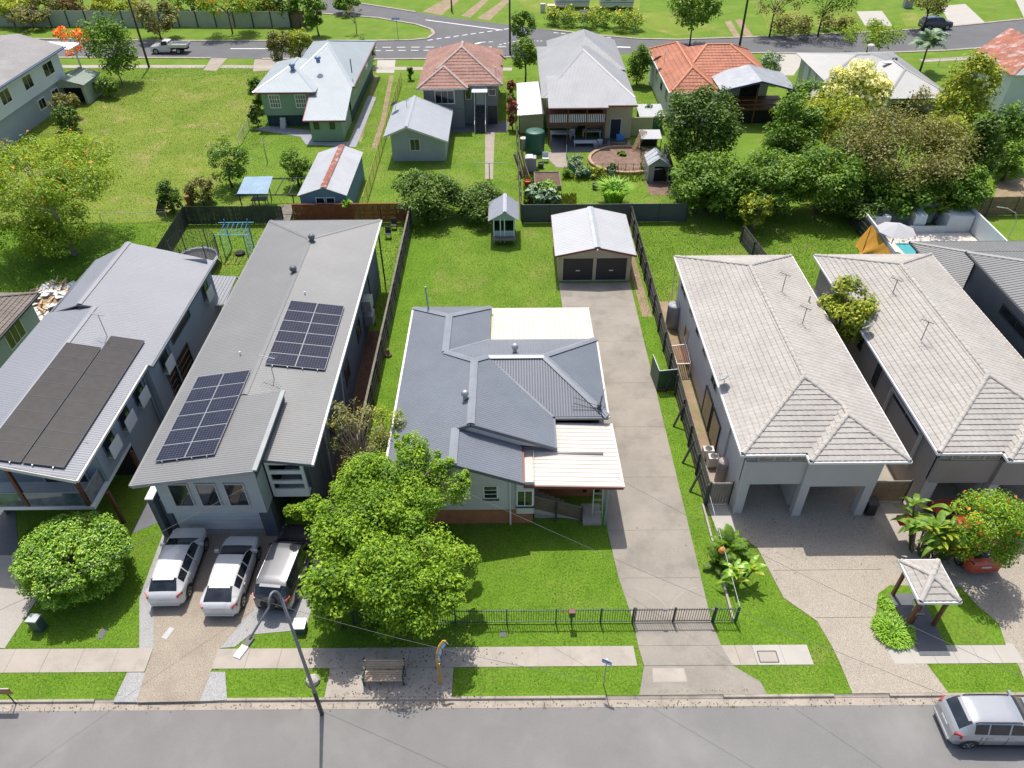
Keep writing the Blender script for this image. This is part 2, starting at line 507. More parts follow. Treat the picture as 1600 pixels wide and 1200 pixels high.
def clump_points(rng, c, r, nclump, nleaf, cr=(.28, .42), shell=.55, top=.25, flat=.85):
    """leaf positions in many small clumps through an ellipsoid crown"""
    c = np.array(c); r = np.array(r)
    d = rng.normal(size=(nclump, 3)); d /= np.linalg.norm(d, axis=1, keepdims=True)
    d[:, 2] = np.where(rng.random(nclump) < top, np.abs(d[:, 2]), d[:, 2])
    rad = shell + (1-shell)*rng.random(nclump)**.7
    rm = float(r.mean())
    crs = rm*rng.uniform(cr[0], cr[1], nclump)
    cc = c + d*np.maximum(r - crs[:, None]*np.array([.75, .75, .6]), r*.25)*rad[:, None]
    k = rng.choice(nclump, nleaf, p=crs**2/np.sum(crs**2))
    dd = rng.normal(size=(nleaf, 3)); dd /= np.linalg.norm(dd, axis=1, keepdims=True)
    rr = crs[k]*(.35+.78*rng.random(nleaf)**.7)
    pos = cc[k] + dd*rr[:, None]*np.array([1, 1, flat])
    nrm = dd*.7 + np.array([0, .25, .95]) + rng.normal(size=(nleaf, 3))*.38
    tb = rng.random(nclump)
    tint = np.clip(.35*tb[k] + .65*rng.random(nleaf) + .0, 0, 1)
    return pos, nrm, tint, cc, crs
def limbs(mb, base, trunk_top, targets, r0, rng, n=7):
    base = Vector(base); tt = Vector(trunk_top)
    mid = base.lerp(tt, .5) + Vector((rng.uniform(-.1, .1), rng.uniform(-.1, .1), 0))
    mb.tube([base, mid, tt], [r0, r0*.8, r0*.68], n)
    for t in targets:
        t = Vector(t); s = base.lerp(tt, rng.uniform(.7, 1.0)); m1 = s.lerp(t, .5) + Vector((rng.uniform(-.25, .25), rng.uniform(-.25, .25), (t-s).length*.12))
        mb.tube([s, m1, t], [r0*.48, r0*.3, r0*.1], max(4, n-2), False)
TREE_N = [0]
def tree(name, label, cat, base, crown_c, crown_r, lm, nleaf, leaf, bark, nclump=26, r0=.14, group=None, aspect=.5, cr=(.28, .42), shell=.55, flower=None, nlimb=9, top=.25, low=None, trunk_name='trunk', multi=1):
    TREE_N[0] += 1; seed = 100+TREE_N[0]
    rng = np.random.default_rng(seed)
    t = thing(name, label, cat, (base[0], base[1], 0), group=group)
    pos, nrm, tint, cc, crs = clump_points(rng, crown_c, crown_r, nclump, nleaf, cr, shell, top)
    ok = pos[:, 2] > .03
    pos, nrm, tint = pos[ok], nrm[ok], tint[ok]
    size = leaf*rng.uniform(.65, 1.3, len(pos))
    leaf_cloud('crown', pos, nrm, size, tint, lm, t, aspect, rng=rng)
    mb = MB()
    order = rng.permutation(nclump)[:nlimb]
    tt = (base[0]+(crown_c[0]-base[0])*.6, base[1]+(crown_c[1]-base[1])*.6, max(.2, crown_c[2]-crown_r[2]*.55))
    for k in range(multi):
        bx = (base[0]+(rng.uniform(-.15, .15) if multi > 1 else 0), base[1]+(rng.uniform(-.15, .15) if multi > 1 else 0), 0)
        limbs(mb, bx, tt, [cc[i] for i in order[k::multi]], r0, rng)
    mb.build(trunk_name, bark, t, True)
    if flower:
        fm, nf, fs, ftop = flower
        k = rng.choice(nclump, nf)
        d = rng.normal(size=(nf, 3)); d[:, 2] = np.abs(d[:, 2])*ftop; d /= np.linalg.norm(d, axis=1, keepdims=True)
        fp = cc[k] + d*crs[k][:, None]*1.05
        leaf_cloud('flowers', fp, d+rng.normal(size=(nf, 3))*.3, fs*rng.uniform(.6, 1.3, nf), rng.random(nf), fm, t, .8, rng=rng)['kind'] = 'stuff'
    return t
def plant_at(u, v, w, h, zb, ry=1.0, zf=None):
    """crown centre and radii for a crown seen around (u,v), w x h photo pixels, whose underside is at height zb"""
    rz = 1.0
    for _ in range(4):
        zc = zb+rz; s = mpp(u, v, zc); rx = w*s/2
        p = P(u, v, zc); d = (p-Vector((0, 0, CAM_H))).normalized(); sn, cs = -d.z, math.sqrt(1-d.z*d.z)
        a = (h*s/2)**2-(rx*ry*sn)**2
        rz = math.sqrt(max(a, (rx*.35)**2))/cs
    zc = zb+rz; p = P(u, v, zc)
    return (p.x, p.y, zc), (rx, rx*ry, rz)
def tree_at(name, label, cat, u, v, w, h, zb, lm, nleaf, leaf, bark, **k):
    ry = k.pop('ry', 1.0)
    c, r = plant_at(u, v, w, h, zb, ry)
    bo = k.pop('bo', (0, 0))
    return tree(name, label, cat, (c[0]+bo[0], c[1]+bo[1]), c, r, lm, nleaf, leaf, bark, **k)
def blade_leaf(L, W, droop, m, name='leaf', segs=6, vfold=.25, lift=1.0):
    """one broad leaf along +X rising then arching; returns mesh"""
    mb = MB(); pr = None
    for i in range(segs+1):
        t = i/segs
        x = L*t*(1-.18*droop*t); z = L*(lift*t - droop*t*t)
        w = W*math.sin(math.pi*min(1, .06+t*.94))**.7*(1-.35*t)
        row = [mb.pt((x, -w/2, z+w*vfold)), mb.pt((x, 0, z)), mb.pt((x, w/2, z+w*vfold))]
        if pr:
            mb.face((pr[0], row[0], row[1], pr[1])); mb.face((pr[1], row[1], row[2], pr[2]))
        pr = row
    me = bpy.data.meshes.new(name); me.from_pydata(mb.v, [], mb.f); me.materials.append(m)
    a = me.attributes.new("tint", 'FLOAT', 'POINT'); a.data.foreach_set("value", [random.Random(i//3).uniform(.25, .8) for i in range(len(mb.v))])
    me.polygons.foreach_set("use_smooth", [True]*len(mb.f)); me.update(); return me
def frond(L, n, ll, droop, m, name='frond', lift=.9, lw=.05):
    """feather frond: midrib with leaflets, one mesh"""
    mb = MB(); rnd = random.Random(int(L*100+n)); pts = []
    for i in range(n+1):
        t = i/n; pts.append(Vector((L*t*(1-.15*droop*t), 0, L*(lift*t-droop*t*t))))
    mb.tube(pts, [.025*(1-.7*i/n) for i in range(n+1)], 4, False)
    for i in range(1, n+1):
        t = i/n; l = ll*math.sin(math.pi*min(1, .15+.85*t))**.6*(1-.3*t); d = (pts[i]-pts[i-1]).normalized()
        for s in (1, -1):
            tip = pts[i] + Vector((d.x*l*.55, s*l, -l*rnd.uniform(.1, .5)+d.z*l*.4))
            b = pts[i]; w = d*lw
            mb.poly([b-w, b.lerp(tip, .45)-w*1.2+Vector((0, 0, .03)), tip, b.lerp(tip, .45)+w*1.2+Vector((0, 0, .03)), b+w])
    me = bpy.data.meshes.new(name); me.from_pydata(mb.v, [], mb.f); me.materials.append(m)
    a = me.attributes.new("tint", 'FLOAT', 'POINT'); a.data.foreach_set("value", [rnd.uniform(.2, .85) for _ in mb.v])
    me.update(); return me
def rosette(t, meshes, n, z=0, sc=(.7, 1.1), seed=1, tilt=(-.5, .5), off=(0, 0), name='leaf', spread=.0):
    rnd = random.Random(seed)
    for i in range(n):
        o = link(name, meshes[i % len(meshes)], t)
        a = i*2.399+rnd.uniform(-.3, .3); s = rnd.uniform(*sc)
        o.location = (off[0]+math.cos(a)*spread*rnd.random(), off[1]+math.sin(a)*spread*rnd.random(), z)
        o.rotation_euler = (rnd.uniform(-.15, .15), rnd.uniform(*tilt), a); o.scale = (s, s, s)

# ------------------------------------------------------------------ fences
def rail_frame(a, b):
    a = Vector((a[0], a[1], 0)); b = Vector((b[0], b[1], 0)); d = (b-a); L = d.length; d.normalize()
    return a, b, d, L, Vector((d.y, -d.x, 0))
def paling_fence(label, a, b, h, m, pm=None, side=1, pw=.1, step=2.4, seed=0, cap=None, group=None, name='paling_fence', rails=(.3, .75, 1.2), jig=.02, z0=0.03):
    a, b, d, L, o = rail_frame(a, b); pm = pm or m
    t = thing(name, label, 'fence', a, group=group)
    rnd = random.Random(seed); mb = MB(); x = 0; Z = Vector((0, 0, 1))
    while x < L-.02:
        w = min(pw*rnd.uniform(.93, 1.0), L-x); hh = h+rnd.uniform(-jig, jig); c = a+d*(x+w/2)+o*(side*(.035+rnd.uniform(-.004, .006)))
        mb.bar(c+Z*z0, c+Z*hh, .018, w-.006, up=d); x += pw
    mb.build('palings', m, t, kind='stuff')
    n = max(1, round(L/step))
    for i in range(n+1):
        p = a+d*(L*i/n) - o*(side*.05)
        MB().bar(p, p+Z*(h-.1), .1, .1, up=d).build('post', pm, t)
    for r in rails:
        if r < h: MB().bar(a-o*(side*.02)+Z*r, b-o*(side*.02)+Z*r, .045, .08).build('rail', pm, t)
    if cap: MB().bar(a+Z*(h+.02), b+Z*(h+.02), .14, .03).build('cap_rail', cap, t)
    return t
def panel_fence(label, a, b, h, m, pm, step=2.35, name='panel_fence', rib=.1, rd=.02, z0=.03):
    a, b, d, L, o = rail_frame(a, b); t = thing(name, label, 'fence', a); Z = Vector((0, 0, 1))
    n = max(1, round(L/step)); w = L/n
    for i in range(n):
        mb = MB(); x = .03
        while x < w-.04:
            p = a+d*(i*w+x); e = min(rib, w-.03-x); q = p+d*e*.5; r = p+d*e*.55; s = p+d*e
            mb.poly([p+Z*z0, q+Z*z0, q+Z*h, p+Z*h]); mb.poly([q+Z*z0, r+o*rd+Z*z0, r+o*rd+Z*h, q+Z*h])
            mb.poly([r+o*rd+Z*z0, s+o*rd+Z*z0, s+o*rd+Z*h, r+o*rd+Z*h]); mb.poly([s+o*rd+Z*z0, s+Z*z0, s+Z*h, s+o*rd+Z*h])
            x += rib
        p0 = a+d*(i*w); p1 = a+d*((i+1)*w)
        mb.bar(p0+Z*(h-.01), p1+Z*(h-.01), .06, .05); mb.bar(p0+Z*(z0+.03), p1+Z*(z0+.03), .05, .05)
        mb.build('panel', m, t)
    for i in range(n+1):
        p = a+d*(w*i); MB().bar(p, p+Z*(h+.03), .07, .07, up=d).build('post', pm, t)
    return t
def wire_fence(label, a, b, h, m, step=3, wires=(.3, .7, 1.1), pr=.025, name='wire_fence', mesh=0):
    a, b, d, L, o = rail_frame(a, b); t = thing(name, label, 'fence', a); Z = Vector((0, 0, 1)); n = max(1, round(L/step))
    for i in range(n+1): MB().tube([a+d*(L*i/n), a+d*(L*i/n)+Z*h], pr, 6).build('post', m, t)
    for r in wires: MB().tube([a+Z*r, b+Z*r], .008, 4).build('wire', m, t)
    MB().tube([a+Z*(h-.03), b+Z*(h-.03)], pr*.8, 6).build('top_rail', m, t)
    if mesh:
        mb = MB(); x = 0
        while x < L:
            mb.bar(a+d*x+Z*.05, a+d*min(L, x+h)+Z*(.05+min(h, L-x)*.93), .006, .006); mb.bar(a+d*min(L, x+h)+Z*.05, a+d*x+Z*(.05+min(h, L-x)*.93), .006, .006)
            x += mesh
        mb.build('mesh', m, t, kind='stuff')
    return t
# ------------------------------------------------------------------ palette
M_ASPH = mat("asphalt", (.205, .2, .192), .9, .07, .35, .16, 60, .35, 90, spec=.25, stain=(.29, .283, .27), stain_amt=.5, stain_scale=.22, world=True)
M_ASPH2 = mat("asphalt_far", (.14, .14, .145), .9, .1, .3, .08, 30, .2, 60, spec=.25, world=True)
M_CONC = mat("concrete_path", (.39, .345, .295), .85, .09, .8, .07, 30, .2, 70, stain=(.22, .2, .17), stain_amt=.45, stain_scale=.9, world=True)
M_CONCN = mat("concrete_new", (.43, .405, .36), .85, .05, .8, .05, 30, .15, 70, world=True)
M_DRIVE = mat("concrete_drive", (.29, .262, .22), .88, .12, .5, .10, 25, .2, 60, stain=(.155, .14, .118), stain_amt=.6, stain_scale=.55, world=True)
M_AGG = mat("aggregate_tan", (.36, .318, .258), .9, .1, .5, .42, 30, .6, 60, stain=(.24, .19, .15), stain_amt=.4, stain_scale=.5, world=True)
M_AGGB = mat("aggregate_brown", (.325, .275, .215), .9, .1, .6, .48, 28, .6, 60, stain=(.2, .15, .12), stain_amt=.4, stain_scale=.7, world=True)
M_AGGG = mat("aggregate_grey", (.34, .335, .33), .9, .07, .7, .4, 30, .6, 60, world=True)
M_KERB = mat("kerb_concrete", (.37, .32, .265), .85, .14, 1.2, .1, 20, .2, 50, stain=(.2, .17, .14), stain_amt=.6, stain_scale=1.5, world=True)
M_GRASS = grass_mat("lawn", (.108, .195, .018), (.15, .24, .028), (.26, .24, .08), .5)
M_LUSH = grass_mat("lush_lawn", (.098, .195, .015), (.132, .235, .021), (.20, .23, .05), .35, .6)
M_LOT = grass_mat("rough_grass", (.14, .21, .024), (.20, .255, .040), (.34, .28, .12), .8, .2)
M_SOIL = mat("soil", (.12, .075, .05), .95, .3, 1.5, .25, 20, .5, 40, world=True)
M_DIRT = mat("bare_dirt", (.30, .22, .14), .95, .2, .8, .15, 18, .4, 40, stain=(.13, .2, .04), stain_amt=.6, stain_scale=.9, world=True)
M_MULCH = mat("mulch", (.11, .06, .042), .95, .35, 3, .4, 25, .6, 30, world=True)
M_PAINTW = mat("road_paint", (.72, .72, .70), .7, .1, 3, .1, 30, world=True)
M_PAVE = mat("pavers", (.33, .28, .23), .9, .1, 1, .15, 12, .2, 30, world=True)
M_DARKPAVE = mat("dark_paving", (.13, .135, .15), .8, .1, 1, .1, 20, .1, 40, world=True)
EXCL = []           # paved or built plots, no blades of grass there

def pp(pts, z=0.0): return [XY(u, v, z) for u, v in pts]
def sheet_flat(name, poly, z, m, excl=True, n=0):
    mb = MB(); ar = sum(poly[i][0]*poly[(i+1) % len(poly)][1]-poly[(i+1) % len(poly)][0]*poly[i][1] for i in range(len(poly)))
    if ar < 0: poly = poly[::-1]
    mb.poly([(x, y, z) for x, y in poly])
    if excl: EXCL.append(poly)
    return structure(name, mb, m)
def paved(name, poly, z1, m, th=.12):
    mb = MB(); mb.prism(poly, z1-th, z1); EXCL.append(poly); return structure(name, mb, m)

# ------------------------------------------------------------------ ground sheets
mb = MB(); mb.poly([(-220, 16.15, 0), (220, 16.15, 0), (220, 330, 0), (-220, 330, 0)])
structure('ground', mb, M_GRASS)
mb = MB(); mb.poly([(-220, -60, -.12), (220, -60, -.12), (220, 16.02, -.12), (-220, 16.02, -.12)])
structure('road', mb, M_ASPH)
# kerb and channel, cast in lengths
KD = [(P(198, 1097).x-1.5, P(320, 1097).x+.4), (P(985, 1090).x, P(1165, 1090).x), (P(1285, 1090).x, P(1412, 1090).x)]
mb = MB(); mb.box(-30, 32, 15.66, 16.17, -.3, -.125); kb = structure('kerb', mb, M_KERB)
rk = random.Random(5); x = -30.0
while x < 32:
    L = rk.choice([2.4, 2.4, 2.7, 1.8]); x1 = x+L-.018
    m = MB(); drop = any(a < x+L*.5 < b for a, b in KD)
    zt = -.02 if drop else .012; j = rk.uniform(-.006, .006)
    pr = [(15.70, -.116), (15.93, -.108+j), (16.02, -.100), (16.05, zt-.012), (16.08, zt), (16.16, zt+j)]
    if drop: pr = [(15.70, -.116), (15.95, -.105+j), (16.02, -.10), (16.04, -.075), (16.09, -.055), (16.16, -.005)]
    for (ya, za), (yb, zb) in zip(pr[:-1], pr[1:]): m.poly([(x, ya, za), (x1, ya, za), (x1, yb, zb), (x, yb, zb)])
    for xx, r in ((x, 1), (x1, -1)):
        q = [(xx, ya, za) for ya, za in pr]+[(xx, 16.16, -.2), (xx, 15.70, -.2)]
        m.poly(q if r < 0 else q[::-1])
    m.build('kerb_length', M_KERB, kb); x += L
# footpath slabs
def slabs(name, x0, x1, y0, y1, m, step=1.5, sk0=0, sk1=0, seed=0, label=None):
    base = MB(); base.prism([(x0+sk0+.02, y0+.02), (x1+sk1-.02, y0+.02), (x1-.02, y1-.02), (x0+.02, y1-.02)], -.1, .004)
    EXCL.append([(x0+sk0, y0), (x1+sk1, y0), (x1, y1), (x0, y1)])
    o = structure(name, base, m); n = max(1, round((x1-x0)/step)); r = random.Random(seed)
    for i in range(n):
        s0 = sk0*(1-i/n)+sk1*(i/n); s1 = sk0*(1-(i+1)/n)+sk1*(i+1)/n
        a = x0+(x1-x0)*i/n; b = x0+(x1-x0)*(i+1)/n-.012
        q = MB().prism([(a+s0, y0), (b+s1, y0), (b, y1), (a, y1)], .0, .03+r.uniform(-.004, .004)); q.build('slab', m, o)
    return o
FY0, FY1 = 17.52, 18.50
slabs('footpath', -34, P(240, 1013).x, P(100, 1051).y, P(100, 1014).y, M_CONC, 1.6, 0, P(226, 1051).x-P(240, 1013).x, 1)
slabs('footpath', P(342, 1013).x, P(990, 1011).x, FY0, FY1, M_CONC, 1.45, P(329, 1050).x-P(342, 1013).x, .05, 2)
slabs('footpath', P(1121, 1009).x, P(1174, 1009).x, FY0, FY1, M_CONC, .9, .12, .05, 3)
slabs('footpath', P(1174, 1009).x, P(1261, 1009).x, FY0, FY1, M_CONCN, 1.5, .06, .02, 4)
slabs('footpath', P(1383, 1011).x, P(1585, 1011).x, FY0, FY1, M_CONCN, .95, .1, .05, 5)
# bus stop hardstand between kerb and footpath
bx0, bx1 = P(508, 1085).x, P(706, 1085).x
paved('pavement', [(bx0, 16.16), (bx1, 16.16), (bx1, FY0-.01), (bx0, FY0-.01)], .022, M_CONC)
# --- driveways
D2 = pp([(258, 826), (312, 818), (445, 826), (505, 862), (500, 900), (478, 984), (391, 992), (367, 1011), (345, 1013), (218, 1014), (218, 935), (238, 880)])
dg = paved('driveway', D2, .026, M_AGGG)
D2b = pp([(262, 836), (440, 832), (446, 870), (402, 945), (345, 1012), (329, 1051), (312, 1096), (214, 1098), (227, 1051), (240, 1013), (240, 935), (262, 850)])
sheet_flat('driveway', D2b, .031, M_AGGB)
for q in ([(199, 1051), (227, 1051), (214, 1097), (177, 1097)], [(329, 1050), (352, 1050), (355, 1094), (312, 1096)]):
    paved('driveway', pp(q), .022, M_AGGG)
ped = MB(); rr = XY(263, 990)
ped.bar((rr[0]-.1, rr[1]-.28, .038), (rr[0]+.1, rr[1]+.28, .038), .28, .012)
tag(ped.build('pit_cover', mat('pit_grey', (.42, .43, .42), .7)), 'small pale rectangular pit lid set in the brown pebble driveway', 'pit cover')
DC_edges = [(3.62, 9.16, 49.7), (3.7, 9.17, 46.4), (4.0, 9.18, 42.0), (4.4, 9.2, 37.4), (4.6, 9.21, 33.2), (4.9, 9.22, 29.0), (4.9, 9.23, 25.2), (5.15, 9.23, 22.2), (5.56, 9.23, 19.75), (5.62, 9.42, FY1), (5.75, 9.72, FY0)]
mb = MB(); pl = [(a+.05, y) for a, b, y in DC_edges]+[(b-.05, y) for a, b, y in DC_edges[::-1]]
EXCL.append([(a, y) for a, b, y in DC_edges]+[(b, y) for a, b, y in DC_edges[::-1]])
for (a0, b0, y0), (a1, b1, y1) in zip(DC_edges[:-1], DC_edges[1:]): mb.prism([(a0+.05, y0), (b0-.05, y0), (b1-.05, y1), (a1+.05, y1)], -.1, .006)
dc = structure('driveway', mb, M_DRIVE)
for (a0, b0, y0), (a1, b1, y1) in zip(DC_edges[:-1], DC_edges[1:]):
    MB().prism([(a0, y0-.006), (b0, y0-.006), (b1, y1+.006), (a1, y1+.006)], .0, .028).build('slab', M_DRIVE, dc)
q = [(5.75, FY0-.01), (9.72, FY0-.01), (10.75, 16.75), (10.9, 16.16), (5.35, 16.16)]
EXCL.append(q); MB().prism(q, .0, .02).build('slab', M_DRIVE, dc)
MB().prism([(6.05, 16.75), (7.55, 16.75), (7.5, 17.4), (6.1, 17.4)], .0, .024).build('slab', M_CONC, dc)
# worn arcs the swinging gates have scratched on the slab
arc = MB()
for cx, a0, a1 in ((5.6, .12, 1.45), (9.15, 1.7, 3.02)):
    for k in range(14):
        t0 = a0+(a1-a0)*k/14; t1 = a0+(a1-a0)*(k+1)/14
        arc.poly([(cx+r*math.cos(t), 19.85+r*math.sin(t), .033) for r, t in ((1.76, t0), (1.80, t0), (1.80, t1), (1.76, t1))])
structure('driveway_scratches', arc, M_CONC)
# townhouse forecourts, pebble finish
paved('driveway', [(11.0, 26.9), (11.0, 25.6), (12.5, 24.0), (13.0, 21.0), (14.2, 19.72), (14.45, FY1), (14.55, FY0), (14.6, 16.16), (18.75, 16.16), (18.4, FY0), (18.1, FY1), (18.1, 21.3), (34, 21.3), (34, 33), (11.8, 33), (11.8, 26.9)], .024, M_AGG)
paved('driveway', [(34, 22.25)]+pp([(1498, 914), (1500, 918), (1525, 945), (1560, 975), (1572, 1009), (1592, 1042), (1612, 1092)])+[(34, 16.16)], .022, M_AGG)
js = MB()
for y in (22.6, 19.9): js.box(14.2 if y < 22 else 12.9, 18.3, y-.012, y+.012, .02, .027)
structure('driveway_joint', js, mat('joint', (.12, .1, .08), .9))
# far left drive
paved('driveway', pp([(-60, 868), (22, 868), (40, 880), (66, 925), (8, 1013), (-60, 1013)]), .024, mat("concrete_left", (.40, .37, .33), .9, .1, .8, .15, 30, .2, 60, stain=(.25, .23, .2), stain_amt=.5, world=True))
paved('driveway', pp([(-80, 800), (24, 795), (30, 868), (-80, 870)]), .02, M_DARKPAVE)
# lush front lawns as their own sheets
sheet_flat('lawn', [(-34, 16.16), (P(176, 1093).x, 16.16), (P(199, 1051).x, 17.5), (-34, 17.5)], .008, M_LUSH, False)
sheet_flat('lawn', [(-13.3, 16.16), (bx0, 16.16), (bx0, FY0), (-13.3, FY0)], .008, M_LUSH, False)
sheet_flat('lawn', [(bx1, 16.16), (5.3, 16.16), (5.75, FY0), (bx1, FY0)], .008, M_LUSH, False)
sheet_flat('lawn', [(9.75, FY0), (10.9, 16.16), (14.6, 16.16), (14.5, FY0)], .008, M_LUSH, False)
sheet_flat('lawn', [(18.4, FY0), (18.75, 16.16), (26.2, 16.16), (25.5, FY0)], .008, M_LUSH, False)
sheet_flat('lawn', [(-30, 18.6), (-17.6, 18.6), (-17.6, 33), (-20.3, 33), (-20.3, 27.5), (-30, 22)], .008, M_LUSH, False)
sheet_flat('lawn', [(-13, FY1), (5.6, FY1), (5.5, 19.8), (4.85, 25.6), (-6.2, 25.6), (-6.2, 60), (-8.85, 60), (-8.85, 25), (-12.6, 20)], .006, M_LUSH, False)
sheet_flat('lawn', [(9.25, 19), (9.44, FY1), (14.4, FY1), (14.15, 19.7), (12.9, 21), (12.4, 23.9), (11.1, 25.6), (10.2, 26), (10.2, 45), (9.25, 45)], .006, M_LUSH, False)
isl = pp([(1366, 975), (1372, 928), (1390, 915), (1500, 918), (1525, 945), (1560, 975), (1571, 1008), (1383, 1009)])
mb = MB(); mb.prism(isl, 0, .05); structure('lawn', mb, M_LUSH)
EXCL.append([(20.0, 19.6), (22.2, 19.6), (22.2, 22), (20, 22)])
# side strips
sheet_flat('garden_bed', [(-10.4, 26), (-8.95, 26), (-8.95, 43.5), (-10.3, 43.5)], .012, M_MULCH)
sheet_flat('garden_bed', [(10.35, 27.5), (11.7, 27.5), (11.7, 47), (10.6, 47)], .012, M_DIRT)
sheet_flat('garden_bed', [(9.5, 45), (10.2, 45), (10.0, 57), (9.3, 57)], .008, M_DIRT, False)
sheet_flat('path', [(10.4, 26.9), (11.75, 26.9), (11.75, 31.5), (10.4, 31.5)], .02, M_PAVE)
sheet_flat('path', [(10.7, 24.6), (11.7, 24.6), (11.7, 26.9), (10.5, 26.9)], .03, M_CONCN)
sheet_flat('path', [(18.9, 27), (21.3, 27), (21.3, 40), (18.9, 40)], .03, M_CONC)
sheet_flat('path', [(19.7, 22.5), (21.1, 22.5), (20.6, 27), (19.2, 27)], .03, M_CONC)
sheet_flat('path', pp([(600, 760), (650, 740), (650, 820), (588, 830)]), .01, M_MULCH)
sheet_flat('path', [(-20.3, 25.2), (-18.3, 26.5), (-18.3, 45), (-20.3, 45)], .012, M_DARKPAVE)
# rough vacant lot at the back left
sheet_flat('vacant_lot', pp([(-200, 150), (150, 130), (420, 112), (395, 180), (372, 240), (310, 330), (225, 348), (-200, 352)]), .005, M_LOT, False)
sheet_flat('lawn', pp([(-260, 352), (250, 348), (180, 480), (-200, 480)]), .006, M_LUSH, False)
mb = MB()
def streak(pts, w, z=.009):
    w_ = Vector((0, 0, 0))
    for (a, b) in zip(pts[:-1], pts[1:]):
        p, q = P(*a), P(*b); d = (q-p).normalized(); n = Vector((-d.y, d.x, 0))*w/2
        mb.poly([(p-n)+Vector((0, 0, z)), (q-n)+Vector((0, 0, z)), (q+n)+Vector((0, 0, z)), (p+n)+Vector((0, 0, z))][::-1] if n.x > 0 else [(p+n)+Vector((0, 0, z)), (q+n)+Vector((0, 0, z)), (q-n)+Vector((0, 0, z)), (p-n)+Vector((0, 0, z))][::-1])
streak([(584, 232), (598, 190), (612, 118)], .55); streak([(561, 222), (575, 170), (588, 118)], .5, .013)
structure('wheel_track', mb, M_DIRT)
sheet_flat('path', pp([(758, 207), (773, 207), (770, 280), (758, 280)]), .01, M_PAVE)
# ---------------- back street
RZ = .012
road_near = [(-400, 90), (0, 91), (120, 90), (330, 91), (410, 92), (560, 93), (700, 92), (860, 88), (1000, 84), (1200, 83), (1300, 84), (1400, 82), (1480, 79), (1600, 70), (1900, 30)]
road_far = [(1900, 2), (1600, 30), (1500, 40), (1450, 45), (1330, 52), (1200, 57), (1150, 59), (1060, 62), (1000, 61), (930, 55), (862, 47), (780, 37), (705, 28), (650, 19), (560, 5), (520, -6), (440, -6), (500, 21), (590, 28), (650, 38), (674, 46), (678, 53), (668, 60), (640, 63), (560, 64), (300, 64), (200, 63), (0, 60), (-400, 58)]
sheet_flat('road', pp(road_near+road_far), RZ, M_ASPH2)
mb = MB()
def strip(pts, w, z0, z1, mb, lvl=RZ):
    q = [P(u, v, lvl) for u, v in pts]
    for a, b in zip(q[:-1], q[1:]): mb.bar((a.x, a.y, (z0+z1)/2), (b.x, b.y, (z0+z1)/2), w, z1-z0)
strip(road_far[1:11], .5, 0, .10, mb); strip(road_far[13:-1], .5, 0, .10, mb); strip(road_near[1:4], .5, 0, .09, mb); strip(road_near[4:8], .5, 0, .09, mb); strip(road_near[8:14], .5, 0, .09, mb)
structure('kerb', mb, M_KERB)
mb = MB(); strip([(0, 104), (320, 104)], 1.3, 0, .02, mb); strip([(345, 104), (640, 107), (800, 108)], 1.3, 0, .02, mb); strip([(1440, 95), (1620, 84)], 1.3, 0, .02, mb)
structure('footpath', mb, M_CONC)
for q in ([(330, 91), (355, 91), (338, 111), (318, 110)], [(398, 93), (432, 92), (425, 110), (395, 112)], [(590, 94), (618, 94), (616, 114), (588, 114)], [(1208, 84), (1262, 85), (1240, 118), (1216, 118)],
          [(1338, 18), (1378, 17), (1395, 41), (1352, 41)], [(1470, 10), (1508, 6), (1540, 36), (1485, 40)], [(1585, -4), (1640, -8), (1640, 30), (1600, 28)]):
    sheet_flat('driveway', pp(q), .016, M_CONCN if q[0][0] > 500 else M_PAVE)
for q in ([(660, 18), (705, -6), (725, -6), (690, 24)], [(1132, 34), (1142, 32), (1158, 60), (1148, 60)], [(1148, 31), (1158, 30), (1178, 58), (1166, 59)], [(720, 25), (760, -6), (770, -6), (735, 28)], [(745, 29), (795, -6), (805, -6), (765, 32)]):
    sheet_flat('wheel_track', pp(q), .014, M_DIRT)
for q in ([(1000, 20), (1060, 20), (1120, 45), (1060, 58), (1010, 45)], [(1405, 20), (1455, 18), (1470, 40), (1415, 42)], [(1560, 285), (1700, 260), (1700, 320), (1550, 318)], [(1190, 20), (1330, 10), (1345, 40), (1200, 48)], [(830, 20), (1000, 12), (1000, -6), (800, -6)]):
    sheet_flat('bare_ground', pp(q), .010, M_LOT if q[0][1] < 30 else M_DIRT, False)
# road markings on the back street
mb = MB()
def dashes(a, b, n, w, duty=.6):
    a = P(*a, RZ); b = P(*b, RZ); d = (b-a)
    for i in range(n):
        p = a+d*(i/n); q = a+d*((i+duty)/n); u = d.normalized(); nn = Vector((-u.y, u.x, 0))*w/2
        mb.poly([(p-nn)+Vector((0, 0, .006)), (q-nn)+Vector((0, 0, .006)), (q+nn)+Vector((0, 0, .006)), (p+nn)+Vector((0, 0, .006))] if nn.y > 0 else [(p+nn)+Vector((0, 0, .006)), (q+nn)+Vector((0, 0, .006)), (q-nn)+Vector((0, 0, .006)), (p-nn)+Vector((0, 0, .006))])
dashes((575, 74), (800, 73), 10, .22); dashes((583, 79), (760, 78), 9, .22); dashes((668, 63), (800, 44), 10, .26); dashes((665, 31), (785, 47), 1, .3, 1)
dashes((360, 76), (425, 76), 1, .3, 1); dashes((735, 71), (752, 66), 1, .45, 1); dashes((752, 66), (775, 65), 2, .2); dashes((815, 64), (850, 64), 6, .22); dashes((880, 67), (905, 67), 1, .7, 1); dashes((958, 73), (985, 74), 1, .45, 1)
dashes((865, 51), (960, 59), 8, .22); dashes((780, 70), (815, 62), 5, .22)
structure('road_markings', mb, M_PAINTW)

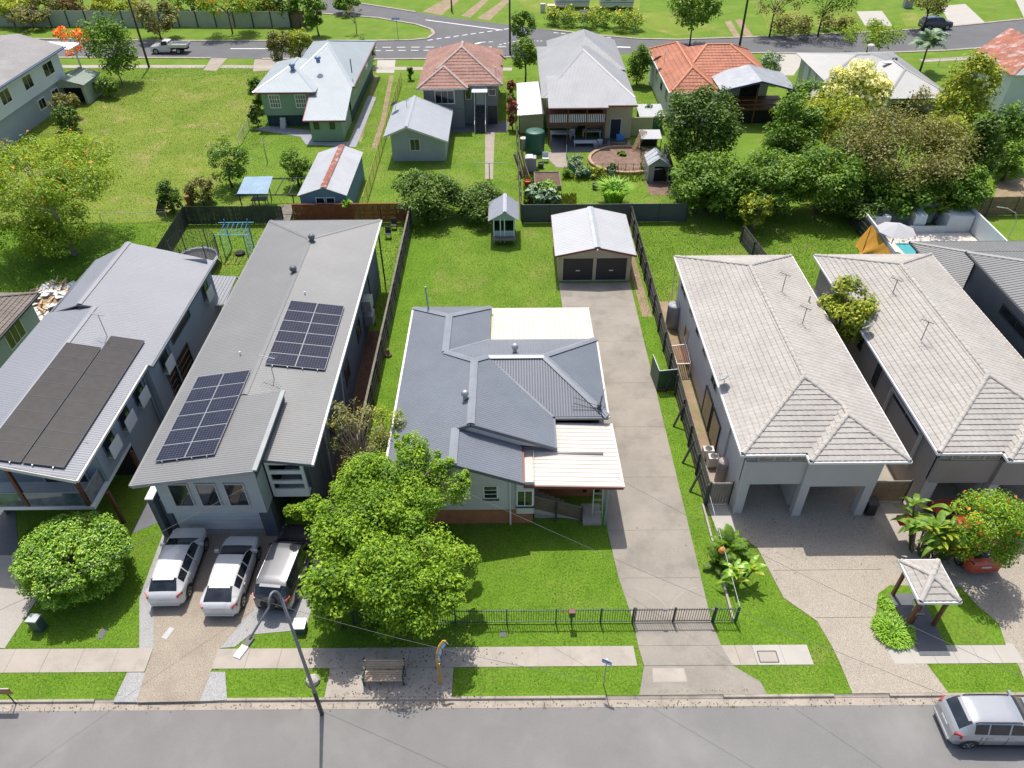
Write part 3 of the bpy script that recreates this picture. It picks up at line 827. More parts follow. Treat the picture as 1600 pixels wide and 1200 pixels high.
# ------------------------------------------------------------------ building materials
M_ROOFB = mat("roof_bluegrey", (.18, .20, .23), .45, .07, .5, .03, 12, spec=.4, stain=(.205, .215, .23), stain_amt=.5, stain_scale=.35)
M_ROOFB2 = mat("roof_bluegrey_new", (.165, .178, .205), .45, .06, .5, .03, 12, spec=.5)
M_CAP = mat("ridge_steel", (.225, .245, .272), .4, .1, 1, .04, 12)
M_ROOFG = mat("roof_grey", (.205, .207, .203), .5, .05, .3, .03, 12, spec=.5, stain=(.25, .25, .24), stain_amt=.3, stain_scale=.3)
M_ROOFS = mat("roof_silver", (.25, .26, .285), .5, .05, .3, .03, 12, spec=.5)
M_ROOFW = mat("roof_white", (.55, .50, .445), .5, .05, .6, .03, 15, stain=(.55, .48, .42), stain_amt=.4, stain_scale=.7)
M_ROOFZ = mat("roof_zinc", (.47, .475, .48), .38, .06, .5, .03, 12, stain=(.45, .46, .47), stain_amt=.4, stain_scale=.5)
M_TILEC = mat("tile_cream", (.40, .375, .338), .8, .08, .55, .07, 3.2, .15, 40, stain=(.30, .265, .25), stain_amt=.55, stain_scale=.45)
M_TILECAP = mat("tile_cap_cream", (.42, .395, .355), .8, .16, 2, .1, 15, .1, 40)
M_MORTAR = mat("tile_bed", (.16, .13, .12), .9)
M_WHITE = mat("white_paint", (.80, .79, .77), .5, .04, 1.5, .02, 20)
M_OFFW = mat("offwhite_wall", (.62, .60, .555), .7, .05, .8, .03, 20, stain=(.45, .42, .37), stain_amt=.3, stain_scale=.6)
M_CREAM = mat("cream_wall", (.60, .52, .36), .7, .06, .8, .03, 20)
M_RENDER = mat("render_grey", (.50, .485, .47), .75, .05, .6, .03, 25, stain=(.40, .38, .36), stain_amt=.3, stain_scale=.4)
M_RENDERT = mat("render_taupe", (.315, .285, .265), .75, .05, .6, .03, 25)
M_WALLB = mat("wall_blue", (.34, .385, .42), .7, .05, .8, .03, 20)
M_WALLG = mat("wall_sage", (.41, .44, .435), .7, .05, .8, .03, 20)
M_CHAR = mat("charcoal", (.055, .06, .068), .6, .1, 1, .05, 20)
M_DKBLUE = mat("wall_slate", (.115, .13, .155), .75, .08, 1, .1, 14, .1, 30)
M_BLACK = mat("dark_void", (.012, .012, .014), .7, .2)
M_GUT = mat("gutter_slate", (.12, .135, .155), .45)
M_REDTRIM = mat("red_trim", (.17, .05, .045), .5)
M_BRICK = mat("brick_red", (.47, .19, .085), .85, .15, 3, .12, 20, .15, 40)
M_MORT = mat("brick_mortar", (.36, .27, .21), .9, .1)
M_TIMB = mat("timber_grey", (.175, .155, .13), .85, .22, 1.5, .2, 12, .3, 30)
M_TIMBD = mat("timber_dark", (.06, .065, .05), .85, .3, 1.2, .25, 12, .3, 30, stain=(.03, .05, .02), stain_amt=.5)
M_TIMBR = mat("timber_red", (.20, .05, .022), .75, .2, 1.5, .2, 12, .2, 30)
M_TIMBB = mat("timber_brown", (.15, .055, .03), .6, .15, 2, .1, 15)
M_TIMBT = mat("timber_tan", (.27, .19, .115), .85, .2, 1.5, .2, 12, .3, 30)
M_BEIGE = mat("wall_beige", (.50, .405, .305), .6, .04, 1, .02, 20)
M_DOORD = mat("door_brown", (.045, .038, .036), .5, .08)
M_ALU = mat("aluminium", (.55, .56, .57), .35, .05, metal=.7)
M_GALV = mat("galvanised", (.42, .44, .45), .45, .12, 2, .08, 15, metal=.5)
M_STEELD = mat("steel_dark", (.05, .05, .055), .45)
M_GLASS = glass_mat("glass")
M_GLASSL = glass_mat("glass_curtain", (.16, .17, .16), .1)
M_GLASSW = glass_mat("glass_clerestory", (.20, .165, .13), .15)
M_SOLK = solar_mat("solar_black", (.030, .026, .027), (.044, .039, .039), .16, .05, .45)
M_SOLB = solar_mat("solar_blue", (.014, .017, .034), (.10, .105, .13), .157, .05, .2)
M_PFR = mat('panel_frame', (.30, .31, .33), .45, .05)
M_CEIL = mat("soffit", (.45, .45, .44), .7)

def part_walls(parent, m, fn, name='wall', label=None):
    mb = MB(); fn(mb); return mb.build(name, m, parent, label=label)
def metal_roof(parent, polys, style, m, caps=(), e=None, cm=None, pitch=None, name='roof', cw=.32, label=None):
    mb = MB(); sheet(mb, polys, style, e, pitch=pitch); r = mb.build(name, m, parent, label=label)
    if caps: capping(r, 'ridge_cap', caps, cm or m, cw)
    return r
def tile_roof(parent, polys, m, capm, caps, single=(), tw=.31, tl=.31, seed=1, name='roof', bed=None, capseg=.42, capr=.13):
    mb = MB(); slab(mb, polys, .08, .035); r = mb.build(name, bed or M_MORTAR, parent)
    rest = MB()
    for i, p in enumerate(polys):
        for fs in tiles([p], tw, tl, seed=seed+i):
            if i in single:
                t = MB()
                for f in fs: t.poly(f)
                t.build('tile', m, r)
            else:
                for f in fs: rest.poly(f)
    if rest.f: rest.build('tiles', m, r, kind='stuff')
    tile_caps(r, caps, capm, capseg, capr)
    return r
def solar(parent, o, ex, ey, nx, ny, pw, ph, m, fm, lift=.10, gap=.02, feet=True):
    """panels on a slope: o corner, ex/ey unit vectors in the slope"""
    o = Vector(o); ex = Vector(ex).normalized(); ey = (Vector(ey)-ex*Vector(ey).dot(ex)).normalized(); n = ex.cross(ey)
    if n.z < 0: n = -n
    for i in range(nx):
        for j in range(ny):
            c = o+ex*(i*(pw+gap))+ey*(j*(ph+gap))+n*lift
            mb = MB()
            for a, b in ((0, 1), (1, 2), (2, 3), (3, 0)):
                q = [c, c+ex*pw, c+ex*pw+ey*ph, c+ey*ph]; mb.bar(q[a]-n*.015, q[b]-n*.015, .022, .045, up=n)
            fr = mb.build('solar_panel', fm, parent)
            off = OFF.get(fr.name, Vector((0, 0, 0)))
            me = bpy.data.meshes.new('cells'); q = [c+ex*.015+ey*.015, c+ex*(pw-.015)+ey*.015, c+ex*(pw-.015)+ey*(ph-.015), c+ex*.015+ey*(ph-.015)]
            if ex.cross(ey).z < 0: q = q[::-1]
            me.from_pydata([tuple(x-off) for x in q], [], [(0, 1, 2, 3)]); me.materials.append(m)
            uv = me.uv_layers.new(name="UVMap")
            for k, l in enumerate(me.loops):
                p = q[l.vertex_index]-c; uv.data[k].uv = (p.dot(ex)-.03, p.dot(ey)-.03)
            me.update()
            cell = link('cells', me, fr)
    if feet:
        for i in range(nx*2):
            b = o+ex*((i+.5)*(pw+gap)/2)
            MB().bar(b-ey*.06, b-ey*.06+n*(lift), .05, .05).build('bracket', M_ALU, parent)
def vent(parent, p, m, r=.17, name='roof_vent'):
    """spinning ventilator on its throat"""
    mb = MB(); mb.lathe(p, [(r*.75, -.2), (r*.75, .12), (r*.6, .14), (r*1.0, .2), (r*1.22, .3), (r*1.12, .42), (r*.7, .5), (.02, .53)], 14)
    return mb.build(name, m, parent, True)
def antenna(parent, p, h, m, az=0, n=7, L=1.0, name='antenna'):
    mb = MB(); p = Vector(p); t = p+Vector((0, 0, h)); mb.tube([p, t], .022, 6)
    d = Vector((math.cos(az), math.sin(az), 0)); s = Vector((-d.y, d.x, 0))
    mb.bar(t-d*L*.4, t+d*L*.6, .025, .025)
    for i in range(n):
        c = t+d*(-.35*L+L*.9*i/(n-1)); w = .28+.02*i; mb.tube([c-s*w, c+s*w], .008, 4)
    return mb.build(name, m, parent)
def dish(parent, p, m, az=2.0, r=.38, h=.45):
    mb = MB(); p = Vector(p); t = p+Vector((0, 0, h)); mb.tube([p, t], .02, 6)
    d = Vector((math.cos(az)*.7, math.sin(az)*.7, .7)).normalized(); x = d.cross(Vector((0, 0, 1))).normalized(); y = x.cross(d)
    rings = []
    for rr, z in ((.02, 0), (r*.5, .02), (r, .09)):
        rings.append([mb.pt(t+d*(z+.05)+x*(rr*math.cos(a))+y*(rr*math.sin(a))) for a in [2*math.pi*k/18 for k in range(18)]])
    for a, b in zip(rings[:-1], rings[1:]):
        for k in range(18): mb.face((a[k], b[k], b[(k+1) % 18], a[(k+1) % 18]))
    mb.face(rings[0])
    mb.tube([t+d*.06-y*r*.9, t+d*.45-y*r*.25], .012, 5); mb.box(*[c for q in ((t+d*.45-y*r*.25),) for c in (q.x-.04, q.x+.04, q.y-.04, q.y+.04, q.z-.04, q.z+.04)])
    return mb.build('satellite_dish', m, parent)
def brick_wall(parent, p0, p1, z0, z1, name='brick_course', bl=.24, bh=.086, m=None, seed=0, maxn=300):
    """running bond, bricks proud of recessed joints. Bricks are single objects up to maxn, the rest joined"""
    m = m or M_BRICK; rnd = random.Random(seed)
    a = Vector((p0[0], p0[1], 0)); b = Vector((p1[0], p1[1], 0)); d = b-a; L = d.length; d.normalize(); o = Vector((d.y, -d.x, 0)); Z = Vector((0, 0, 1))
    core = MB(); core.bar(a-o*.05+Z*(z0+z1)/2, b-o*.05+Z*(z0+z1)/2, .09, z1-z0); w = core.build(name, M_MORT, parent)
    rest = MB(); n = 0; r = 0; z = z0
    while z+bh*.6 < z1:
        x = -bl/2*(r % 2)
        while x < L:
            x0, x1 = max(0, x), min(L, x+bl-.012); x += bl
            if x1-x0 < .04: continue
            rest.bar(a+d*x0+o*(-.002+rnd.uniform(0, .006))+Z*(z+bh/2), a+d*x1+o*(-.002+rnd.uniform(0, .006))+Z*(z+bh/2), .03, bh-.012)
        z += bh; r += 1
    rest.build('bricks', m, w, kind='stuff')
    return w

# ================================================================== centre house
t = thing('house', 'low weatherboard and red brick house with blue-grey hipped metal roof behind the green steel fence', 'house', (-.7, 33, 0))
CENTRE = t
ZE, KS = 3.6, .403
Z = lambda dx: ZE+KS*dx
xL, xA, xB, xW = -6.54, -2.2, -3.0, -4.0
yb, yf, yA, yBf = 41.05, 37.4, 27.8, 25.3
rp = [
 [(xL, yBf, ZE), (xL, yb, ZE), (xW, 38.6, Z(2.54)), (xW, yBf, Z(2.54))],
 [(xW, yBf, Z(2.54)), (xW, 34.85, Z(2.54)), (xB, 33.86, Z(3.54)), (xB, yBf, Z(3.54))],
 [(xB, yA, Z(3.54)), (xB, 33.86, Z(3.54)), (xA, 33.06, Z(4.34)), (xA, yA, Z(4.34))],
 [(xW, 38.6, Z(2.54)), (-1.45, yb, ZE), (-1.45, yf, ZE), (xW, 34.85, Z(2.54))],
 [(xL, yb, ZE), (-1.45, yb, ZE), (xW, 38.6, Z(2.54))],
 [(xW, 34.85, Z(2.54)), (-1.45, yf, ZE), (-1.45, 33.8, 5.05), (xA, 33.06, Z(4.34))],
 [(-1.45, yf, ZE), (5.15, yf, ZE), (1.75, 33.8, 5.05), (-1.45, 33.8, 5.05)],
 [(5.15, yf, ZE), (5.15, 30.2, ZE), (1.75, 33.8, 5.05)],
 [(xA, 33.06, Z(4.34)), (-1.45, 33.8, 5.05), (2.15, 30.2, ZE), (2.15, yA, ZE), (xA, yA, Z(4.34))],
 [(xB, yBf, Z(3.54)), (.4, yBf, 3.66), (.4, yA+.4, 3.66), (xB, yA+.4, Z(3.54))]]
caps = [((xW, 38.6, Z(2.54)), (xL, yb, ZE)), ((xW, 38.6, Z(2.54)), (-1.45, yb, ZE)), ((xW, 34.85, Z(2.54)), (xW, 38.6, Z(2.54))), ((xW, 34.85, Z(2.54)), (xA, 33.06, Z(4.34))),
        ((xA, yA, Z(4.34)), (xA, 33.06, Z(4.34))), ((xA, 33.06, Z(4.34)), (-1.45, 33.8, 5.05)), ((-1.45, 33.8, 5.05), (1.75, 33.8, 5.05)),
        ((1.75, 33.8, 5.05), (5.15, yf, ZE)), ((1.75, 33.8, 5.05), (5.15, 30.2, ZE)), ((xB, yBf, Z(3.54)), (xB, yA, Z(3.54)))]
roof = metal_roof(t, rp, 'corr', M_ROOFB, caps, cm=M_CAP, cw=.42)
new = MB(); sheet(new, [[(1.75, 33.8, 5.055), (5.15, 30.2, ZE+.005), (2.15, 30.2, ZE+.005), (-1.45, 33.8, 5.055)]], 'corr'); new.build('roof_face', M_ROOFB2, roof, label='newer corrugated roof face')
v = MB()      # valley trays and barge boards
for a, b in (((-1.45, 33.8, 5.0), (2.15, 30.2, ZE-.02)), ((xW, 34.85, Z(2.54)-.03), (-1.45, yf, ZE-.02))): v.bar(Vector(a)+Vector((0, 0, .05)), Vector(b)+Vector((0, 0, .05)), .14, .03)
v.build('valley_tray', M_CAP, roof)
for a, b in (((xA, yA-.03, Z(4.34)-.09), (2.2, yA-.03, ZE-.09)), ((xA, yA-.03, Z(4.34)-.09), (xB-.1, yA-.03, Z(3.44)-.09)), ((xB, yBf-.03, Z(3.54)-.09), (.45, yBf-.03, 3.57)), ((xB, yBf-.03, Z(3.54)-.09), (xL, yBf-.03, ZE-.09))):
    MB().bar(a, b, .05, .2).build('barge_board', M_GUT, roof)
gutter(roof, [(xL-.06, yBf, ZE), (xL-.06, yb, ZE)], M_WHITE)
gutter(roof, [(xL, yb+.06, ZE), (-1.45, yb+.06, ZE)], M_GUT); gutter(roof, [(5.21, 30.2, ZE), (5.21, yf, ZE)], M_OFFW); gutter(roof, [(2.15, 30.14, ZE), (5.15, 30.14, ZE)], M_GUT)
gutter(roof, [(2.21, yA, ZE), (2.21, 30.2, ZE)], M_GUT); gutter(roof, [(.46, yBf, 3.66), (.46, yA, 3.66)], M_REDTRIM)
# white skillions
pr = metal_roof(t, [[(-1.40, 41.55, 3.12), (-1.40, 37.46, 3.42), (5.1, 37.46, 3.42), (5.1, 41.55, 3.12)]], 'deck', M_ROOFW, name='patio_roof')
gutter(pr, [(-1.4, 41.6, 3.12), (5.1, 41.6, 3.12)], M_ROOFW)
CPZ = lambda x: 3.32-.035*(x-.4)
cr_ = metal_roof(t, [[(.47, 25.42, CPZ(.47)), (5.5, 25.42, CPZ(5.5)), (5.38, 30.12, CPZ(5.38)), (.47, 30.12, CPZ(.47))]], 'deck', M_ROOFW, e=(0, 1, 0), pitch=.30, name='carport_roof')
MB().bar((.47, 25.38, CPZ(.47)-.06), (5.5, 25.38, CPZ(5.5)-.06), .06, .16).build('fascia', M_REDTRIM, cr_)
MB().bar((5.53, 25.42, CPZ(5.5)-.05), (5.40, 30.12, CPZ(5.4)-.05), .08, .13).build('fascia', M_OFFW, cr_)
fl = MB(); fl.poly([(.5, 25.5, CPZ(.5)+.05), (.95, 25.5, CPZ(.9)+.05), (.95, 27.9, CPZ(.9)+.05), (.5, 27.9, CPZ(.5)+.05)])
fl.build('flashing', M_ROOFW, cr_)
# walls
def w(mb):
    for a, b in (((-6.05, 25.75), (.1, 25.75)), ((.1, 25.75), (.1, 25.45)), ((.1, 25.45), (1.0, 25.45)), ((1.0, 25.45), (1.0, 27.7))): wall(mb, a, b, 1.15, 3.55, 'board', .17)
    wall(mb, (1.0, 27.7), (4.7, 27.7), 2.9, 3.35, 'board', .17)
    wall(mb, (4.75, 30.5), (4.75, 37.1), .9, 3.55, 'board', .17); wall(mb, (4.75, 37.1), (-1.8, 37.1), .9, 3.55, 'board'); wall(mb, (-1.8, 37.1), (-1.8, 40.7), .9, 3.55, 'board')
    wall(mb, (-1.8, 40.7), (-6.1, 40.7), .9, 3.55, 'board'); wall(mb, (-6.1, 40.7), (-6.05, 25.75), .9, 3.55, 'board', .17)
wl = part_walls(t, M_OFFW, w)
g = MB(); g.poly([(xL+.3, 25.72, 3.55), (.2, 25.72, 3.55), (.2, 25.72, 3.7), (xB, 25.72, 4.95), (xL+.3, 25.72, 3.68)]); g.poly([(xB, yA+.1, 4.2), (1.9, yA+.1, 3.5), (1.9, yA+.1, 3.62), (xA, yA+.1, 5.2), (xB, yA+.1, 4.9)]); g.build('gable', M_OFFW, t)
for a, b in (((-6.05, 25.78), (.95, 25.78)), ((4.72, 30.5), (4.72, 37.1)), ((-6.02, 40.7), (-6.02, 25.75))): brick_wall(t, a, b, 0, 1.14 if a[1] < 26 else .94, 'brick_base', seed=3)
brick_wall(t, (.95, 27.62), (4.35, 27.62), 0, 2.9, 'brick_wall', seed=8)
win_z = 2.35
window(t, (-1.22, 25.75, 2.5), (0, -1), .75, 1.0, M_WHITE, M_GLASS, 1, 3, sill=M_STEELD)
window(t, (.53, 25.45, 2.35), (0, -1), .85, 1.2, M_WHITE, M_GLASS, 2, 1, sill=M_STEELD)
for y in (29, 33.5, 37.5): window(t, (-6.07, y, 2.3), (-1, 0), 1.6, 1.2, M_WHITE, M_GLASS, 2, 1)
for y in (32, 35): window(t, (4.77, y, 2.3), (1, 0), 1.4, 1.2, M_WHITE, M_GLASS, 2, 1)
MB().tube([(-.22, 25.66, 0.02), (-.22, 25.66, 3.4)], .05, 8).build('downpipe', M_WHITE, t)
# stair with paling balustrade, landing block, post
s = MB()
for i in range(6): s.box(1.05+.28*i, 1.05+.28*(i+1), 26.1, 27.2, 0, 1.05-.17*i)
st = s.build('stair', M_CONC, t)
s = MB(); s.poly([(1.0, 25.98, .55), (3.3, 25.98, 0), (3.6, 25.98, 0), (3.6, 25.98, .06), (1.0, 25.98, 1.0)]); s.poly([(1.0, 25.98, 1.0), (3.6, 25.98, .06), (3.6, 26.1, .06), (1.0, 26.1, 1.0)]); s.build('stringer', M_CONCN, st)
pal = MB(); k = 0; x = 1.02
while x < 3.55:
    zb = 1.0-.36*(x-1.0); pal.bar((x+.05, 25.94, zb-.05), (x+.05, 25.94, zb+1.0), .02, .094, up=(1, 0, 0)); x += .1
pal.build('palings', mat('timber_stairs', (.16, .115, .08), .85, .2, 2, .2, 12), st, kind='stuff')
MB().bar((1.0, 25.9, 1.98), (3.55, 25.9, 1.08), .05, .08).build('handrail', M_TIMB, st)
for x in (2.2, 3.58): MB().bar((x, 25.88, .0), (x, 25.88, 1.05+(3.58-x)*.36), .09, .09).build('post', M_TIMBD, st)
b = MB(); b.box(3.62, 4.62, 25.55, 26.9, 0, .22); b.build('landing', M_CONC, t)
MB().bar((4.78, 25.6, 0), (4.78, 25.6, CPZ(4.8)-.06), .09, .09).build('post', mat('post_green', (.20, .33, .26), .6), t)
d = MB(); d.box(4.32, 4.40, 27.50, 27.56, .1, 2.1); d.box(3.75, 3.95, 27.45, 27.56, .5, 2.3); d.build('gate_bar', M_BLACK, t)
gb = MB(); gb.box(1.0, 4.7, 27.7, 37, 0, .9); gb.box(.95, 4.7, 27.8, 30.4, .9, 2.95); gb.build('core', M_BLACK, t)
vent(t, P(727, 622, Z(4.0)+.1)-Vector((0, 0, 0)), M_GALV); vent(t, (.1, 34.5, 4.9), M_GALV)
an = MB(); q = Vector((4.7, 30.6, 3.75)); an.tube([q, q+Vector((.1, 0, 1.0))], .03, 6); an.tube([q+Vector((.1, 0, .2)), q+Vector((-1.4, .5, .5))], .018, 5); an.tube([q+Vector((.1, 0, .15)), q+Vector((-1.5, .05, .2))], .018, 5); an.tube([q+Vector((.1, 0, .5)), q+Vector((.35, .9, .75))], .018, 5); an.tube([q+Vector((0, 0, .1)), q+Vector((.35, -.45, -.1))], .02, 5)
an.box(q.x-.1, q.x+.12, q.y-.08, q.y+.1, q.z+.05, q.z+.4); an.build('service_bracket', M_STEELD, roof)
mp = MB(); q = P(670, 482, 4.0); mp.tube([(q.x, q.y, 3.3), (q.x-.1, q.y+.1, 5.6)], .06, 8); mp.build('service_mast', M_GALV, roof)
# ladder leaning beside the post
lt = thing('ladder', 'aluminium step ladder leaning against the brick wall under the white carport roof', 'ladder', (4.5, 26.2, .0))
for dx in (-.22, .22): MB().bar((4.42+dx*1.2, 26.0, .22), (4.42+dx, 26.75, 2.5), .06, .09).build('rail', M_ALU, lt)
for i in range(6): f = .1+i*.16; MB().bar((4.2, 26.0+.75*f, .22+2.28*f), (4.64, 26.0+.75*f, .22+2.28*f), .12, .04).build('rung', M_ALU, lt)

# ================================================================== grey house with two blue solar arrays
t = thing('house', 'long two-storey grey house with two arrays of blue solar panels on its metal roof', 'house', (-14, 37, 0))
zl, zr, sl = 5.1, 5.7, .6/3.9
xe, xr, xq, xh = -18.1, -14.2, -9.85, -12.1
ZH = zr+sl*(xh-xr)
rp = [[(xe, 24.0, zl), (xe, 50.6, zl), (xr, 46.7, zr), (xr, 24.0, zr)], [(xr, 24.0, zr), (xr, 29.7, zr), (xh, 29.7, ZH), (xh, 24.0, ZH)],
      [(xr, 46.7, zr), (xq, 50.6, zl), (xq, 25.3, zl), (xr, 25.3, zr)], [(xe, 50.6, zl), (xq, 50.6, zl), (xr, 46.7, zr)]]
r2 = metal_roof(t, rp, 'corr', M_ROOFG, [((xr, 29.8, zr), (xr, 46.7, zr)), ((xr, 46.7, zr), (xe, 50.6, zl)), ((xr, 46.7, zr), (xq, 50.6, zl))], cw=.34)
MB().bar((xh+.03, 24, ZH-.03), (xh+.03, 29.75, ZH-.03), .22, .10).build('edge_cap', mat('fascia_grey', (.30, .32, .32), .5), r2)
f = MB(); f.poly([(xh+.02, 24, ZH-.55), (xh+.02, 29.7, ZH-.6), (xh+.02, 29.7, ZH-.05), (xh+.02, 24, ZH-.05)]); f.build('upstand', M_CHAR, r2)
MB().bar((xe, 23.97, zl-.1), (xh, 23.97, ZH-.1), .05, .2).build('fascia', mat('fascia_grey', (.3, .32, .32), .5), r2)
gutter(r2, [(xe-.06, 24, zl), (xe-.06, 50.6, zl)], M_ROOFG); gutter(r2, [(xq+.06, 25.3, zl), (xq+.06, 50.6, zl)], M_WHITE); gutter(r2, [(xe, 50.66, zl), (xq, 50.66, zl)], M_CHAR)
MB().bar((xh, 25.27, 5.35), (xq, 25.27, zl-.08), .05, .18).build('fascia', M_GUT, r2)
UF = 24.5
def w(mb):
    wall(mb, (-17.35, UF), (-12.35, UF), 2.5, 5.12, 'board', .15); mb.poly([(-17.35, UF-.005, 5.1), (-12.35, UF-.005, 5.1), (-12.35, UF-.005, 5.85), (-17.35, UF-.005, 5.1)])
    wall(mb, (-12.35, UF), (-12.35, 29.5), 2.5, 5.6, 'board', .15); wall(mb, (-17.35, 30), (-17.35, UF), 2.5, 5.1, 'board', .15)
    wall(mb, (-17.35, 49.8), (-17.35, 30), 0, 5.1, 'board', .15)
    wall(mb, (-10.35, 26.2), (-10.35, 49.8), 3.9, 5.05, 'board', .15); wall(mb, (-10.4, 49.8), (-17.35, 49.8), 0, 5.1, 'board')
w2 = part_walls(t, M_WALLG, w)
mb = MB(); mb.poly([(-17.4, UF, 2.5), (-17.4, 30, 2.5), (-12.35, 30, 2.5), (-12.35, UF, 2.5)]); mb.build('soffit', M_CEIL, t)
brick_wall(t, (-10.36, 28), (-10.36, 49.8), 0, 3.9, 'block_wall', .4, .2, M_DKBLUE, 4)
mb = MB(); mb.box(-10.6, -10.4, 26.2, 28, 0, 5.0); mb.build('wall', M_DKBLUE, t, label='dark slate wall')
mb = MB(); mb.poly([(-17.8, 25.6, 0), (-13.0, 25.6, 0), (-13.0, 25.6, 2.5), (-17.8, 25.6, 2.5)]); mb.build('core', M_CHAR, t)
roller_door(t, -17.75, -13.1, 25.5, .03, 2.35, M_WHITE, ribs=.3)
mb = MB(); mb.box(-18.45, -18.15, 25.0, 27.3, 0, 2.95); mb.build('blade_wall', M_DKBLUE, t); mb = MB(); mb.box(-18.5, -18.1, 24.95, 27.35, 2.95, 3.03); mb.build('coping', M_WHITE, t)
mb = MB(); mb.box(-13.05, -12.35, 25.0, 26.2, 0, 2.5); mb.build('pier', M_DKBLUE, t)
mb = MB(); mb.box(-18.1, -17.78, 25.35, 27, 0, 2.5); mb.build('pier', M_DKBLUE, t)
for u, vv in ((284, 770), (327, 769), (371, 768)):
    p = P(u, vv, 3.9); window(t, (p.x, UF-.02, 3.86), (0, -1), 1.0, 1.6, M_RENDER, M_GLASS, 1, 1, .05, out=.07)
# entry recess: back wall, white batten screen
mb = MB(); mb.poly([(-12.35, 28, 0), (-10.4, 28, 0), (-10.4, 28, 5.2), (-12.35, 28, 5.4)]); mb.poly([(-12.33, 25.5, 0), (-12.33, 28, 0), (-12.33, 28, 5.3), (-12.33, 25.5, 5.3)]); mb.build('entry_wall', M_CHAR, t)
sc_ = thing  # (alias unused)
mb = MB()
for x in (-12.2, -10.5): mb.box(x-.07, x+.07, 25.55, 25.68, 2.5, 5.0)
for z0, z1 in ((2.5, 3.0), (3.4, 3.62), (4.1, 4.35), (4.75, 4.95)): mb.box(-12.13, -10.57, 25.57, 25.66, z0, z1)
mb.box(-12.2, -10.5, 25.6, 27.9, 2.42, 2.5); mb.build('balcony_screen', M_WHITE, t)
for q in ([(-10.28, 34.7, 4.6), (-10.22, 34.4, 4.3), (-10.22, 33.4, .2)], [(-10.28, 29.4, 4.6), (-10.2, 29.2, 4.3), (-10.2, 28.8, .2)]): MB().tube(q, .05, 8).build('downpipe', M_RENDER, t)
for y in (44.2, 49.9): MB().bar((-10.0, y, 0), (-10.0, y, 5.0), .1, .1).build('post', M_STEELD, t)
for y in (31, 36, 40.5): window(t, (-10.34, y, 2.2), (1, 0), 1.2, 1.4, M_STEELD, M_GLASS, 1, 1)
ex = Vector((xq-xr, 0, zl-zr)).normalized()
ptR = lambda x, y: (x, y, zr+(x-xr)*(zl-zr)/(xq-xr)+.02)
ptL = lambda x, y: (x, y, zl+(x-xe)*sl+.02)
solar(r2, ptR(-13.75, 32.35), ex, (0, 1, 0), 2, 6, 1.62, 1.04, M_SOLB, M_PFR, .13)
solar(r2, ptL(-17.35, 25.3), (1, 0, sl), (0, 1, 0), 2, 6, 1.5, 1.06, M_SOLB, M_PFR, .13)
vent(r2, (-14.0, 46.4, zr), M_GUT, .2); vent(r2, (-14.35, 42.2, zr-.05), M_GUT, .2)
for u, vv in ((477, 461), (376, 555)): q = P(u, vv, 5.5); MB().tube([q-Vector((0, 0, .3)), q+Vector((0, 0, .25))], .05, 8).build('vent_pipe', M_WHITE, r2)
antenna(r2, P(428, 590, 5.6)-Vector((0, 0, .1)), 1.5, M_GALV, 2.8)

# ================================================================== blue-grey house with black panels (left)
t = thing('house', 'blue-grey two-storey house with a large sheet of black solar panels and timber posted front balcony', 'house', (-24, 35, 0))
xe1, ze1, xt, zt_ = -20.45, 5.2, -26.2, 6.35
s1 = (zt_-ze1)/(xt-xe1)
zs = lambda x: ze1+s1*(x-xe1)
xm, xo, zo = -25.3, -28.0, 5.75
rp = [[(xe1-.3, 24.2, zs(xe1-.3)), (xe1, 33.0, ze1), (xe1, 44.6, ze1), (xt, 45.2, zt_), (xt, 37.6, zt_), (xm, 37.6, zs(xm)), (xm, 24.6, zs(xm))][:1]+[(xe1-.3, 33.0, zs(xe1-.3)), (xm, 33.0, zs(xm)), (xm, 24.6, zs(xm))],
      [(xe1, 33.0, ze1), (xe1, 37.6, ze1), (xm, 37.6, zs(xm)), (xm, 33.0, zs(xm))], [(xe1, 37.6, ze1), (xe1, 44.6, ze1), (xt, 45.2, zt_), (xt, 37.6, zt_)],
      [(xm, 24.6, zs(xm)), (xm, 37.6, zs(xm)), (xo-.3, 37.6, zo), (xo-.3, 24.8, zo)], [(xt, 37.6, zt_-.05), (xt, 44.9, zt_-.05), (xo, 44.0, zo), (xo, 37.6, zo)]]
r1 = metal_roof(t, rp, 'corr', M_ROOFS, [((xm, 24.6, zs(xm)), (xm, 37.6, zs(xm))), ((xt, 37.6, zt_), (xt, 45.2, zt_))], cw=.4)
MB().bar((xt-.05, 37.55, zt_-.12), (xm, 37.55, zs(xm)-.06), .05, .2).build('step_flashing', M_CHAR, r1)
gutter(r1, [(xe1-.24, 24.2, zs(xe1-.3)), (xe1-.24, 33, zs(xe1-.3))], M_OFFW); gutter(r1, [(xe1+.06, 33, ze1), (xe1+.06, 44.6, ze1)], M_GUT); gutter(r1, [(xo-.36, 24.8, zo), (xo-.06, 44, zo)], M_GUT)
MB().bar((xe1-.3, 24.16, zs(xe1-.3)-.1), (xm, 24.55, zs(xm)-.1), .05, .2).build('fascia', M_OFFW, r1)
MB().bar((xm, 24.55, zs(xm)-.1), (xo-.3, 24.75, zo-.1), .05, .2).build('fascia', M_OFFW, r1)
xw = -21.15
